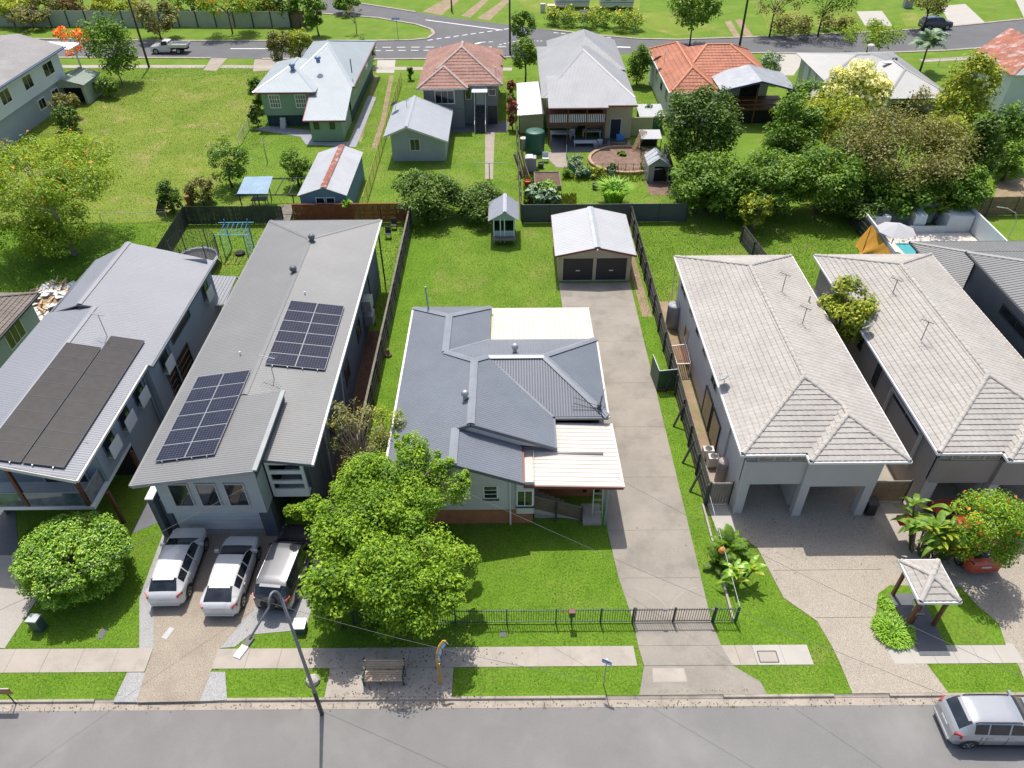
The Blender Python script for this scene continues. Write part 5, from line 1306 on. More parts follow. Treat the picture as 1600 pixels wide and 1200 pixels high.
lr = metal_roof(t, [[(.65, 80.0, 2.25), (3.55, 79.9, 2.45), (3.2, 90.2, 2.6), (.65, 90.2, 2.4)]], 'corr', M_ROOFZ, name='leanto_roof')
gutter(t, [(3.85, 77.15, 4.0), (10.05, 77.15, 4.0)], M_TIMBB); gutter(t, [(9.9, 77.65, 4.05), (13.1, 77.65, 4.05)], M_TIMBB)
mb = MB(); walls_rect(mb, 3.9, 10.2, 82.2, 97, 0, 4.2, 'vgroove', 'flr', .3); mb.build('wall', M_CREAM, t)
mb = MB(); walls_rect(mb, 9.95, 12.9, 79.2, 97, 0, 4.1, 'vgroove', 'flr', .3); mb.build('wall', M_CREAM, t)
MB().box(3.9, 9.9, 77.6, 82.2, 2.0, 2.3).build('deck', M_TIMBB, t)
for x in (3.95, 5.95, 7.9, 9.85): MB().bar((x, 77.65, 0), (x, 77.65, 4.0), .14, .14).build('post', M_TIMBB, t)
for a, b in ((3.95, 5.95), (5.95, 7.9), (7.9, 9.85)):
    MB().bar((a, 77.6, 3.25), (b, 77.6, 3.25), .1, .08).build('handrail', M_TIMBB, t); mb = MB(); x = a+.1
    while x < b-.05: mb.bar((x, 77.6, 2.35), (x, 77.6, 3.2), .1, .03); x += .19
    mb.build('balusters', M_WHITE, t, kind='stuff')
for x in (7.0, 8.6): window(t, (x, 82.15, 3.2), (0, -1), 1.3, 1.6, M_WHITE, M_GLASS, 2, 1)
door(t, (11.2, 79.15, 1.05), (0, -1), 1.1, 2.1, mat('door_navy', (.02, .03, .05), .5), M_WHITE); door(t, (7.8, 82.15, 1.0), (0, -1), .9, 2.0, M_BLACK, M_CREAM)
MB().bar((.9, 80.6, 1.2), (3.5, 80.6, 1.2), .06, 2.2).build('side_gate', mat('fence_cream', (.50, .45, .25), .75), t); mb = MB(); mb.box(12.9, 15.3, 79.8, 79.9, 0, 2.0); mb.build('side_gate', MATS['fence_cream'], t)
sheet_flat('patio', pp([(860, 214), (955, 214), (955, 236), (862, 240)]), .02, M_DARKPAVE)
sheet_flat('patio', pp([(848, 240), (865, 237), (886, 238), (886, 262), (870, 262)]), .018, M_PAVE); sheet_flat('patio', pp([(950, 220), (985, 220), (985, 236), (948, 236)]), .022, M_CONC)

# ================================================================== orange tiled house
t = thing('house', 'white house with bright orange tile roof and white gabled rear awning behind the dark tree', 'house', (23, 90, 0))
M_CLAYO = mat("tile_orange", (.42, .155, .085), .7, .18, .7, .16, 4, .15, 30, stain=(.36, .11, .06), stain_amt=.5, stain_scale=.5)
E6 = 3.6
wing = hip_planes(17.4, 22.9, 82.6, 99.2, E6, 5.35, 'y', 3.2, 3.6)
mainp = hip_planes(19, 29.8, 86.4, 98.6, E6, 5.9, 'x', 4.0, 4.0)
tile_roof(t, wing+mainp, M_CLAYO, mat("tile_cap_orange", (.55, .22, .12), .7, .12), [((20.15, 85.8, 5.35), (20.15, 95.6, 5.35)), ((20.15, 85.8, 5.35), (17.4, 82.6, E6)), ((20.15, 85.8, 5.35), (22.9, 82.6, E6)), ((20.15, 95.6, 5.35), (17.4, 99.2, E6)), ((23, 92.5, 5.9), (25.8, 92.5, 5.9)), ((25.8, 92.5, 5.9), (29.8, 86.4, E6)), ((23, 92.5, 5.9), (20.3, 88.3, 4.4)), ((25.8, 92.5, 5.9), (29.8, 98.6, E6))], tl=.5, tw=.42, capseg=.8, capr=.16)
M_WHITEB = mat("wall_white", (.62, .65, .66), .7, .05, .8, .03, 20)
mb = MB(); walls_rect(mb, 17.7, 22.6, 83.1, 98.9, 0, E6-.05, 'board', 'flr', .25); mb.build('wall', M_WHITEB, t)
mb = MB(); walls_rect(mb, 22.6, 29.4, 87, 98, 0, E6-.05, 'board', 'fr', .25); mb.build('wall', M_WHITEB, t)
gutter(t, [(17.35, 82.6, E6), (17.35, 99.2, E6)], M_WHITE); gutter(t, [(17.4, 82.55, E6), (22.9, 82.55, E6)], M_WHITE)
for y in (86, 89.5, 93): window(t, (17.68, y, 2.3), (-1, 0), 1.2, 1.2, M_GALV, M_GLASS)
aw = metal_roof(t, [[(22.8, 82.3, 3.9), (27.1, 82.3, 4.9), (27.1, 88.2, 4.9), (22.8, 88.2, 3.9)], [(31.2, 82.3, 3.9), (31.2, 88.2, 3.9), (27.1, 88.2, 4.9), (27.1, 82.3, 4.9)]], 'rib', mat("roof_whitenew", (.62, .63, .64), .4), name='awning_roof')
for a, b in (((22.8, 82.27, 3.82), (27.1, 82.27, 4.82)), ((27.1, 82.27, 4.82), (31.2, 82.27, 3.82))): MB().bar(a, b, .06, .18).build('barge_board', mat('barge_navy', (.04, .06, .16), .5), aw)
MB().box(23, 30.8, 82.8, 87, 1.6, 1.8).build('deck', M_TIMBB, t)
for x in (23.1, 27.0, 30.7): MB().bar((x, 82.9, 0), (x, 82.9, 4.0), .14, .14).build('post', M_TIMBB, t)
mb = MB(); 
for z in (2.2, 2.7): mb.bar((23.1, 82.85, z), (30.7, 82.85, z), .06, .1)
mb.build('railing', M_TIMBB, t, kind='stuff'); door(t, (27.3, 86.9, 2.9), (0, -1), 2.2, 2.2, M_GLASS, M_WHITE); mb = MB(); mb.box(23, 30.8, 83.2, 87, 0, 1.58); mb.build('undercroft_shade', M_BLACK, t)  # near-black box below the deck stands in for the shade there
dish(t, P(1027, 100, 4.2), M_STEELD, 2.2, .55, .5); antenna(t, P(1037, 104, 4.5), 1.6, M_GALV, 1.0, 5, .8)

# ================================================================== white roofed house, right
t = thing('house', 'low house with broad pale grey metal roof behind the cream-flowering tree', 'house', (42, 90, 0))
M_ROOFP = mat("roof_palegrey", (.32, .32, .31), .45, .05, .4, .03, 10)
pl = hip_planes(35.4, 47.4, 86.2, 97.0, 3.6, 4.9, 'x', 5.2, 5.2)+hip_planes(40.2, 47.6, 80.6, 93, 3.5, 5.0, 'y', 5.2, 4)
r = metal_roof(t, pl, 'corr', M_ROOFP, [((40.6, 91.6, 4.9), (42.2, 91.6, 4.9)), ((40.6, 91.6, 4.9), (35.4, 86.2, 3.6)), ((43.9, 85.8, 5), (43.9, 89, 5)), ((43.9, 85.8, 5), (40.2, 80.6, 3.5)), ((43.9, 85.8, 5), (47.6, 80.6, 3.5))])
mb = MB(); walls_rect(mb, 36, 47, 86.8, 96.4, 0, 3.55, 'vgroove', 'flr', .4); mb.build('wall', M_FIBRO, t); mb = MB(); walls_rect(mb, 40.8, 47, 81.2, 87, 0, 3.45, 'plain', 'flr'); mb.build('wall', M_FIBRO, t)
for y in (88, 90.4, 92.8): MB().box(35.9, 36.0, y, y+1.6, .5, 3.2).build('shutter', M_WHITEB, t)
window(t, (42, 81.18, 2.2), (0, -1), 1.8, 1.3, M_WHITE, M_GLASS, 2, 1)
vent(r, P(1360, 76, 4.9), M_OFFW, .35); vent(r, P(1397, 97, 4.6), mat('vent_navy', (.06, .07, .12), .4), .25); MB().box(42.5, 43.4, 88.2, 88.8, 4.85, 4.95).build('skylight', M_WHITE, r)
mb = MB(); sheet(mb, [[(31.5, 84, 2.6), (35, 84, 2.6), (35, 88, 2.8), (31.5, 88, 2.8)]], 'corr'); mb.build('carport_roof', M_ROOFP, t)
for x in (31.6, 34.9): MB().bar((x, 84.1, 0), (x, 84.1, 2.6), .1, .1).build('post', M_GALV, t)
# rusty roofed house at the right edge
t = thing('house', 'white weatherboard house with badly rusted iron roof at the right edge', 'house', (62, 86, 0))
M_RUSTY = mat("roof_rusty", (.36, .13, .08), .8, .3, .8, .2, 6, stain=(.60, .58, .56), stain_amt=.95, stain_scale=.9)
e1, e2 = P(1522, 82, 4.6), P(1583, 118, 4.6)
pl = [[(e1.x, e2.y, 4.6), (e1.x+5, e2.y+4, 6.6), (e1.x+5, e1.y+3, 6.6), (e1.x, e1.y, 4.6)], [(e1.x, e2.y, 4.6), (e1.x+12, e2.y, 4.6), (e1.x+5, e2.y+4, 6.6)]]
metal_roof(t, pl[:1], 'corr', M_RUSTY, [((e1.x+5, e2.y+4, 6.6), (e1.x, e2.y, 4.6))]); metal_roof(t, pl[1:], 'corr', M_ROOFP)
mb = MB(); walls_rect(mb, e1.x+.5, e1.x+11, e2.y+.5, e1.y-.3, 0, 4.5, 'board', 'fl', .25); mb.build('wall', M_WHITEB, t); window(t, (e1.x+.48, e2.y+3.5, 3.4), (-1, 0), 2.2, 1.6, M_WHITE, M_GLASS, 2, 1)
s = MB()
for i in range(10): s.box(e1.x+3+i*.3, e1.x+3.4+i*.3, e2.y-1.2, e2.y+.3, .2*i, .2*(i+1))
s.build('stair', M_FIBRO, t)

# ================================================================== big house and carport, far left
t = thing('house', 'two-storey pale house with weathered grey roof at the top left of the vacant lot', 'house', (-58, 86, 0))
M_ROOFOLD = mat("roof_old", (.30, .285, .275), .8, .12, .3, .1, 6, stain=(.42, .40, .38), stain_amt=.5, stain_scale=.35)
xe_ = -53.3; pl = [[(xe_, 72, 5.9), (xe_, 94.0, 5.9), (-59, 95.5, 7.0), (-62, 72, 7.4)], [(-59, 95.5, 7.0), (-62, 72, 7.4), (-75, 72, 6), (-75, 97, 6)]]
metal_roof(t, pl[:1], 'corr', M_ROOFOLD, e=(0, 1, 0)); metal_roof(t, pl[1:], 'corr', M_ROOFOLD)
gutter(t, [(xe_+.08, 72, 5.9), (xe_+.08, 94.2, 5.9)], mat('gutter_blue', (.14, .22, .36), .5))
mb = MB(); walls_rect(mb, -72, -54.0, 70, 93.3, 2.8, 5.85, 'board', 'fbr', .3); mb.build('wall', M_WHITEB, t); mb = MB(); walls_rect(mb, -72, -54.3, 76.5, 93, 0, 2.8, 'plain', 'fbr'); mb.build('lower_wall', M_WALLB, t)
for y, w_ in ((80.7, 2.0), (85.5, 2.0), (90.3, 2.4)): window(t, (-53.98, y, 4.5), (1, 0), w_, 1.5, M_WHITE, M_GLASS, 2, 1, .1)
for y in (87, 90.3): window(t, (-54.28, y, 1.6), (1, 0), 1.6, 1.2, M_WHITE, M_GLASS, 2, 1, .1)
mb = MB(); sheet(mb, [[(-57.5, 94.3, 5.7), (-53, 94.3, 5.5), (-53, 97.5, 5.4), (-57.5, 97.5, 5.6)]], 'corr'); mb.build('porch_roof', M_WHITE, t); MB().bar((-53.3, 96, 0), (-53.3, 96, 5.4), .12, .12).build('post', M_WHITE, t)
t = thing('carport', 'freestanding pale green metal carport beside the two-storey house', 'carport', (-53.3, 93, 0))
M_ROOFGR = mat("roof_palegreen", (.36, .42, .355), .6, .1, .6, .05, 8)
a0, a1, c, y0, y1 = -55.5, -51.1, -53.5, 91.2, 96.0
metal_roof(t, [[(a0, y0, 2.3), (c, y0, 2.95), (c, y1, 2.95), (a0, y1, 2.3)], [(a1, y0, 2.3), (a1, y1, 2.3), (c, y1, 2.95), (c, y0, 2.95)]], 'rib', M_ROOFGR, [((c, y0, 2.95), (c, y1, 2.95))])
mb = MB(); mb.poly([(a0+.2, y0+.2, 1.95), (a1-.2, y0+.2, 1.95), (a1-.2, y0+.2, 2.35), (c, y0+.2, 2.9), (a0+.2, y0+.2, 2.35)]); walls_rect(mb, a0+.2, a1-.2, y0+.2, y1-.2, 0, 2.3, 'vgroove', 'lrb', .3)
mb.box(a0+.2, a0+.5, y0+.15, y0+.3, 0, 2); mb.box(a1-.5, a1-.2, y0+.15, y0+.3, 0, 2); mb.build('wall', mat('wall_palegreen', (.42, .45, .38), .7), t)
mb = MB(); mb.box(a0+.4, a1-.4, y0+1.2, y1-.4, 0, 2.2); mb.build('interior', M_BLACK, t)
# ================================================================== fences
FX = -8.9
paling_fence('long weathered timber paling fence between the grey solar house and the centre lawn', (FX, 59.6), (FX, 25.8), 1.8, M_TIMBD, M_TIMB, 1, cap=M_TIMB, seed=1)
f = paling_fence('old timber paling fence with exposed posts and rails along the concrete driveway', (10.38, 26.9), (10.38, 59.4), 1.75, M_TIMB, M_TIMBD, 1, seed=2)
for y in (28.2, 30.4, 33.5, 36.8): MB().bar((10.25, y, 1.5), (9.75, y-.3, 0), .1, .1).build('brace', M_TIMBD, f)
M_COLORB = mat("fence_charcoal", (.085, .10, .115), .55, .05)
panel_fence('dark grey ribbed metal fence behind the beige double garage', (15.3, 59.75), (.85, 59.75), 1.75, M_COLORB, M_STEELD)
paling_fence('red-brown stained paling fence behind the grey solar house', (-9.0, 60.1), (-19.3, 60.1), 1.8, M_TIMBR, M_TIMBR, -1, seed=3, cap=M_TIMBR)
paling_fence('dark mossy paling fence behind the play frame', (-20.3, 60.0), (-28.9, 60.0), 1.75, M_TIMBD, M_TIMBD, -1, seed=4)
paling_fence('dark mossy paling fence running down beside the trampoline', (-28.9, 60.0), (-28.3, 48.0), 1.75, M_TIMBD, M_TIMBD, -1, seed=5)
paling_fence('tan paling fence in the gap between the blue-grey house and the grey solar house', (-19.6, 45.5), (-19.6, 30), 1.9, M_TIMBT, M_TIMBT, -1, seed=6)
paling_fence('short grey paling fence dividing the back lawns of the cream-tiled townhouses', (P(1163, 352, 1.6).x, P(1163, 352, 1.6).y), (P(1200, 400, 1.6).x, P(1200, 400, 1.6).y), 1.6, M_TIMB, M_TIMBD, -1, seed=7)
wire_fence('low dark chain-wire fence behind the first townhouse lawn', (15.4, 59.8), (21.5, 59.9), 1.1, M_STEELD, mesh=.25)
wire_fence('low dark chain-wire fence in the deep shade of the hedge trees', (21.6, 60.3), (29.5, 60.3), 1.1, M_STEELD)
paling_fence('dark paling fence beside the mustard shade cloth', (29.7, 59.6), (29.8, 55.6), 1.7, M_TIMBD, M_TIMBD, -1, seed=8)
paling_fence('brown paling fence to the right of the white pool wall', (39.8, 60.3), (52, 60.6), 1.8, M_TIMBT, M_TIMBT, -1, seed=9)
M_GOLD = mat("fence_gold", (.35, .27, .06), .6, .1)
a, b = P(566, 308, 1.4), P(626, 112, 1.4)
f = wire_fence('long golden brown wire mesh fence up the side of the fibro garage', (a.x, a.y), (b.x, b.y), 1.45, M_GOLD, 2.4, mesh=.35)
a, b = P(814, 318, 1.6), P(806, 172, 1.6)
paling_fence('grey paling fence down the left side of the vegetable garden', (a.x, a.y), (b.x, b.y), 1.7, M_TIMB, M_TIMB, -1, pw=.14, seed=10)
a, b = P(1068, 312, 1.5), P(1040, 225, 1.5)
paling_fence('dark leaning paling fence beside the little greenhouse', (a.x, a.y), (b.x, b.y), 1.6, M_TIMBD, M_TIMBD, 1, pw=.14, seed=11)
a, b = P(374, 232), P(398, 186)
wire_fence('short grey chain-wire fence on the edge of the vacant lot', (a.x, a.y), (b.x, b.y), 1.2, M_GALV, 2.5, mesh=.3)
a, b = P(160, 348), P(262, 345)
f = wire_fence('fallen pipe rail fence under the feathery tree', (a.x, a.y), (b.x, b.y), .9, M_GALV, 4)
a, b = P(1532, 240), P(1640, 345)
wire_fence('pale rail fence beside the dry yard at the right edge', (a.x, a.y), (b.x, b.y), 1.1, M_GALV, 3)
a, b = P(1440, 105), P(1492, 102)
wire_fence('low dark front fence near the palm tree', (a.x, a.y), (b.x+2, b.y), 1.0, M_STEELD, 2)
# pale panel fence along the far street
M_PANELG = mat("fence_palegreen", (.40, .43, .36), .8, .08, .8, .05, 8, stain=(.30, .33, .25), stain_amt=.4, stain_scale=.3)
a, b = P(-60, 41), P(455, 43)
def far_fence(label, a, b, h, m, step, off=0):
    t = thing('panel_fence', label, 'fence', (a.x, a.y, 0)); n = max(1, round((b-a).length/step))
    for i in range(n):
        p, q = a+(b-a)*(i/n), a+(b-a)*((i+.985)/n); MB().bar((p.x, p.y, h/2+.03), (q.x, q.y, h/2+.03), .05, h).build('panel', m, t)
    for i in range(n+1):
        p = a+(b-a)*(i/n); MB().bar((p.x, p.y-.06, 0), (p.x, p.y-.06, h+.06), .16, .12).build('post', M_STEELD, t)
    return t
far_fence('long pale green panel fence with dark posts along the far street', a, b, 2.3, M_PANELG, 3.0)
far_fence('short brown timber fence panel at the street corner', P(456, 42), P(478, 41), 2.2, M_TIMBT, 1.6)
# steel front fence of the centre lot with its driveway gates
M_FGREEN = mat("fence_green", (.028, .075, .058), .5, .08)
fy = 19.72; FH = 1.15
def picket_run(parent, x0, x1, y, m, h=FH, sp=.115):
    mb = MB(); x = x0+sp*.5
    while x < x1-.02: mb.bar((x, y, .08), (x, y, h), .022, .022); x += sp
    mb.build('pickets', m, parent, kind='stuff')
    for z in (.14, h-.12): MB().bar((x0, y, z), (x1, y, z), .035, .04).build('rail', m, parent)
t = thing('steel_fence', 'dark green steel picket front fence along the centre lawn', 'fence', (-7.6, fy, 0))
picket_run(t, -7.6, 5.5, fy, M_FGREEN)
for x in (-7.6, -5.2, -2.8, -.4, 1.9, 4.0, 5.5): MB().bar((x, fy, 0), (x, fy, FH+.08), .065, .065).build('post', M_FGREEN, t)
t = thing('steel_fence', 'short dark green steel picket return between driveway gates and boundary', 'fence', (9.3, fy, 0))
picket_run(t, 9.3, 10.35, fy, M_FGREEN)
for x in (9.3, 10.35): MB().bar((x, fy, 0), (x, fy, FH+.08), .09, .09).build('post', M_FGREEN, t)
M_GATE = mat("gate_brown", (.055, .045, .04), .55, .1)
for x0, x1, lb in ((5.58, 7.38, 'left leaf of the dark steel driveway gates, small pink tag on its top rail'), (7.42, 9.22, 'right leaf of the dark steel driveway gates, next to the fence return')):
    t = thing('driveway_gate', lb, 'gate', (x0, fy, 0), group='driveway gates')
    picket_run(t, x0, x1, fy, M_GATE)
    for x in (x0, x1): MB().bar((x, fy, .06), (x, fy, FH+.06), .05, .05).build('stile', M_GATE, t)
    MB().box(x1-.55 if x0 < 6 else x1-.16, x1-.35 if x0 < 6 else x1-.02, fy-.05, fy-.03, FH-.16, FH-.02).build('latch_plate', mat('tag_mauve', (.45, .33, .48), .6), t)
for x, lb in ((2.62, 'dark letterbox on the green front fence'),):
    t = thing('letterbox', lb, 'letterbox', (x, fy-.1, 0)); MB().box(x-.13, x+.13, fy-.2, fy-.04, .75, 1.12).build('box', M_FGREEN, t); MB().box(x-.15, x+.15, fy-.24, fy+.0, 1.12, 1.17).build('lid', M_TIMBB, t); MB().bar((x, fy-.1, 0), (x, fy-.1, .75), .06, .06).build('post', M_FGREEN, t)
t = thing('garden_rail', 'thin white pipe rail running from the front fence to the cycads', 'rail', (10.4, 22, 0)); MB().tube([(10.42, fy+.05, 1.0), (10.45, 27, 1.0)], .015, 6).build('pipe', M_GALV, t)
for y in (21.8, 24.4): MB().tube([(10.43, y, 0), (10.43, y, 1.0)], .018, 6).build('post', M_WHITE, t)
MB().box(10.2, 10.3, 19.8, 26.9, 0, .16).build('edging', M_CONC, t)
# side gates of the townhouses
M_GATEW = mat("gate_timber", (.21, .18, .15), .8, .12, 1.2, .12, 10)
def side_gate(label, x0, x1, y, m):
    t = thing('side_gate', label, 'gate', (x0, y, 0)); n = round((x1-x0)/.16)
    for i in range(n): MB().box(x0+(x1-x0)*i/n, x0+(x1-x0)*(i+1)/n-.012, y-.02, y, .06, 1.75).build('board', m, t)
    for z in (.12, 1.72): MB().box(x0, x1, y-.05, y-.022, z-.05, z+.05).build('rail', M_CONCN, t)
    for x in (x0-.05, x1+.05): MB().bar((x, y, 0), (x, y, 1.8), .09, .09).build('post', M_TIMBD, t)
side_gate('weathered timber side gate left of the first townhouse', 10.52, 11.6, 26.95, M_GATEW)
side_gate('tan timber side gate between the two cream-tiled townhouses', 19.1, 21.1, 27.0, M_TIMBT)
t = thing('metal_fence', 'small dark green metal return fence beside the concrete driveway', 'fence', (9.2, 34, 0))
g1, g2, g3 = P(1016, 585), P(1026, 611), P(1054, 608)
for a, b in ((g1, g2), (g2, g3)):
    n = 8
    for i in range(n):
        p, q = a+(b-a)*(i/n), a+(b-a)*((i+.9)/n); MB().bar((p.x, p.y, .85), (q.x, q.y, .85), .04, 1.55).build('panel', mat('fence_deepgreen', (.035, .085, .05), .5), t)
    MB().bar((a.x, a.y, 1.65), (b.x, b.y, 1.65), .05, .05).build('rail', M_GALV, t)
MB().bar((g2.x, g2.y-.05, .06), (g3.x, g3.y-.05, .06), .06, .12).build('plinth', M_TIMBB, t)
t = thing('slatted_trolley', 'white framed slatted rack standing over the side path of the first townhouse', 'rack', (11.0, 37, 0))
c = [P(1048, 541, 1.0), P(1072, 538, 1.0), P(1079, 568, 1.0), P(1058, 569, 1.0)]
for i in range(4): MB().bar(c[i], c[(i+1) % 4], .06, .06).build('frame_bar', M_WHITE, t); MB().bar(c[i], (c[i].x, c[i].y, 0), .05, .05).build('leg', M_WHITE, t)
for i in range(1, 7): MB().bar(c[0].lerp(c[1], i/7), c[3].lerp(c[2], i/7), .08, .03).build('slat', M_TIMBB, t)
# water tanks and plant along the townhouse wall
def tank(label, x, y, r, h, m, name='water_tank', cat='tank'):
    t = thing(name, label, cat, (x, y, 0)); mb = MB(); pr = [(r, 0)]
    k = 0
    while k*.12 < h-.1: pr += [(r, k*.12+.01), (r*1.015, k*.12+.06)]; k += 1
    pr += [(r, h), (r*.9, h+.06), (r*.2, h+.14)]
    mb.lathe((x, y, 0), pr, 20); mb.build('shell', m, t, True); m2 = MB(); m2.lathe((x, y, h+.1), [(r*.22, 0), (r*.22, .07), (r*.05, .09)], 12); m2.build('lid', m, t); return t
M_TANK = mat("tank_grey", (.33, .33, .34), .5, .08)
q = P(1049, 509); tank('tall grey rainwater tank at the back corner of the first townhouse', q.x+.05, q.y, .5, 1.8, M_TANK)
q = P(1122, 752); tank('slim taupe hot water cylinder beside the weathered side gate', q.x+.1, q.y, .33, 1.6, mat("tank_taupe", (.36, .31, .27), .5), 'water_heater', 'water heater')
for u, v, lb in ((1112, 728, 'white air conditioner unit next to the taupe hot water cylinder'), (1104, 716, 'white air conditioner unit further from the side gate')):
    q = P(u, v); t = thing('air_conditioner', lb, 'air conditioner', (q.x, q.y, 0), group='air conditioners along the townhouse wall'); MB().box(q.x-.3, q.x+.3, q.y-.22, q.y+.22, .1, .8).build('case', M_OFFW, t); mb = MB(); mb.lathe((q.x, q.y, .8), [(.2, 0), (.2, .02), (.03, .03)], 14); mb.build('grille', M_STEELD, t)
t = thing('air_conditioner', 'grey air conditioner under the rear eave of the grey solar house', 'air conditioner', (-9.9, 45, 0))
for z in (1.2, 2.4): MB().box(-10.3, -9.7, 42.4, 43.4, z, z+.8).build('case', M_GALV, t)
# ---------------------------------------------------------------- front verge furniture
q = P(503, 1115, -.12)
t = thing('street_lamp', 'tall grey street lamp with a curved arm leaning over the road', 'street lamp', (q.x, q.y, -.12))
lp = P(391, 1000, 8.3); tp = Vector((q.x, q.y, 8.3))
mb = MB(); mb.tube([(q.x, q.y, -.12), (q.x, q.y, 1.7)], [.095, .085], 10); mb.build('lower_pole', M_STEELD, t, True)  # bottom length of the pole, darker than the rest
d = Vector((lp.x-q.x, lp.y-q.y, 0)); L = d.length; d.normalize()
mb = MB(); mb.tube([(q.x, q.y, 1.68), (q.x, q.y, 5), tp], [.08, .065, .05], 10); mb.build('pole', mat('pole_grey', (.21, .22, .23), .5, .1, 2), t, True)
mb = MB(); pts = [tp+Vector((0, 0, -.3))]
for k in range(1, 13):
    a = math.pi*k/14; pts.append(tp+d*(.32*(1-math.cos(a)))+Vector((0, 0, .75*math.sin(a))))
pts.append(lp+Vector((0, 0, .08))); mb.tube(pts, .04, 8); mb.build('arm', MATS['pole_grey'], t, True)
mb = MB(); e = (lp-pts[-2]).normalized(); s = d*.55; mb.bar(lp-d*.1, lp+d*.25, .22, .12); mb.build('lamp_housing', M_STEELD, t); mb = MB(); mb.bar(lp+d*.25, lp+d*.72, .26, .1); mb.build('lamp_head', M_WHITE, t)
rk = thing('rock', 'pale boulder in the verge grass near the street lamp', 'rock', (P(489, 1065).x, P(489, 1065).y, 0))
mb = MB(); rr = random.Random(3)
mb.lathe((P(489, 1065).x, P(489, 1065).y, 0), [(.3, 0), (.33, .1), (.27, .22), (.12, .3), (.02, .31)], 9); mb.v = [(x+rr.uniform(-.04, .04), y+rr.uniform(-.04, .04), z) for x, y, z in mb.v]; mb.build('stone', M_CONCN, rk)
# bench
bx = P(570, 1060).x; by = P(600, 1075).y+.05; bw = P(632, 1070).x-P(568, 1070).x
t = thing('park_bench', 'timber slat bench with dark green ends at the bus stop', 'bench', (bx+bw/2, by, 0))
M_SLAT = mat("bench_slat", (.50, .38, .27), .7, .12, 2, .1, 10); M_BENCHG = mat("bench_green", (.02, .055, .05), .5)
for i in range(5): MB().bar((bx, by+.06+i*.105, .45), (bx+bw, by+.06+i*.105, .45), .085, .035).build('seat_slat', M_SLAT, t)
for i in range(4): MB().bar((bx, by+.60+i*.045, .56+i*.115), (bx+bw, by+.60+i*.045, .56+i*.115), .035, .09).build('back_slat', M_SLAT, t)
for x in (bx+.03, bx+bw-.03):
    mb = MB(); mb.bar((x, by+.06, 0), (x, by+.06, .62), .07, .06); mb.bar((x, by+.5, 0), (x, by+.78, 1.0), .07, .06); mb.bar((x, by+.03, .64), (x, by+.62, .64), .07, .05); mb.bar((x, by+.03, .42), (x, by+.58, .42), .06, .05); mb.build('end_frame', M_BENCHG, t)
# bus stop marker
q = P(687, 1069); t = thing('bus_stop_sign', 'yellow curved bus stop marker on a twin tube post beside the bench', 'bus stop sign', (q.x, q.y, 0))
M_YEL = mat("sign_yellow", (.62, .34, .03), .45)
for dx in (0, .1): MB().tube([(q.x+dx, q.y, 0), (q.x+dx, q.y, 1.7)], .03, 7).build('post', M_YEL, t)
arc_ = [(q.x+.02, q.y+.0, 1.6), (q.x+.0, q.y+.05, 1.95), (q.x+.03, q.y+.14, 2.3), (q.x+.13, q.y+.28, 2.6), (q.x+.3, q.y+.42, 2.78), (q.x+.42, q.y+.42, 2.76)]
MB().tube(arc_, .045, 8).build('frame', M_YEL, t)
mb = MB()
for a, b in zip(arc_[1:-1], arc_[2:]): mb.poly([a, b, (b[0]+.12, b[1]-.05, b[2]-.22), (a[0]+.16, a[1]-.05, a[2]-.12)]); mb.poly([(a[0]+.16, a[1]-.04, a[2]-.12), (b[0]+.12, b[1]-.04, b[2]-.22), (b[0], b[1]+.01, b[2]), (a[0], a[1]+.01, a[2])])
mb.build('sign_board', mat('sign_bluewhite', (.45, .55, .62), .4), t)
# blue street sign
q = P(943, 1070); t = thing('parking_sign', 'small blue and white sign plate on a thin grey post in the verge', 'sign', (q.x, q.y, 0))
MB().tube([(q.x, q.y, 0), (q.x, q.y, 2.1)], .028, 7).build('post', M_GALV, t); a = Vector((.9, -.42, 0)).normalized()
MB().bar(Vector((q.x, q.y-.035, 1.95))-a*.22+Vector((0, 0, 0)), Vector((q.x, q.y-.035, 1.95))+a*.22, .015, .3).build('plate', mat('sign_blue', (.36, .48, .70), .4), t)
MB().bar(Vector((q.x, q.y-.06, 2.02))-a*.2, Vector((q.x, q.y-.06, 2.02))+a*.1, .01, .1).build('stripe', mat('sign_purple', (.16, .12, .40), .4), t)
# timber sign / frame at the left kerb
q = P(25, 1100, -.1); t = thing('kerb_sign', 'small brown board on a dark post at the left kerb', 'sign', (q.x, q.y, -.1))
MB().tube([(q.x, q.y, -.1), (q.x, q.y, 1.2)], .03, 6).build('post', M_STEELD, t); MB().bar((q.x-.75, q.y-.02, 1.0), (q.x+.28, q.y-.02, 1.0), .03, .4).build('board', mat('board_ochre', (.34, .20, .05), .6, .3, 3), t); MB().bar((q.x-.75, q.y-.02, 1.23), (q.x+.28, q.y-.02, 1.23), .05, .05).build('top_rail', M_CONCN, t)
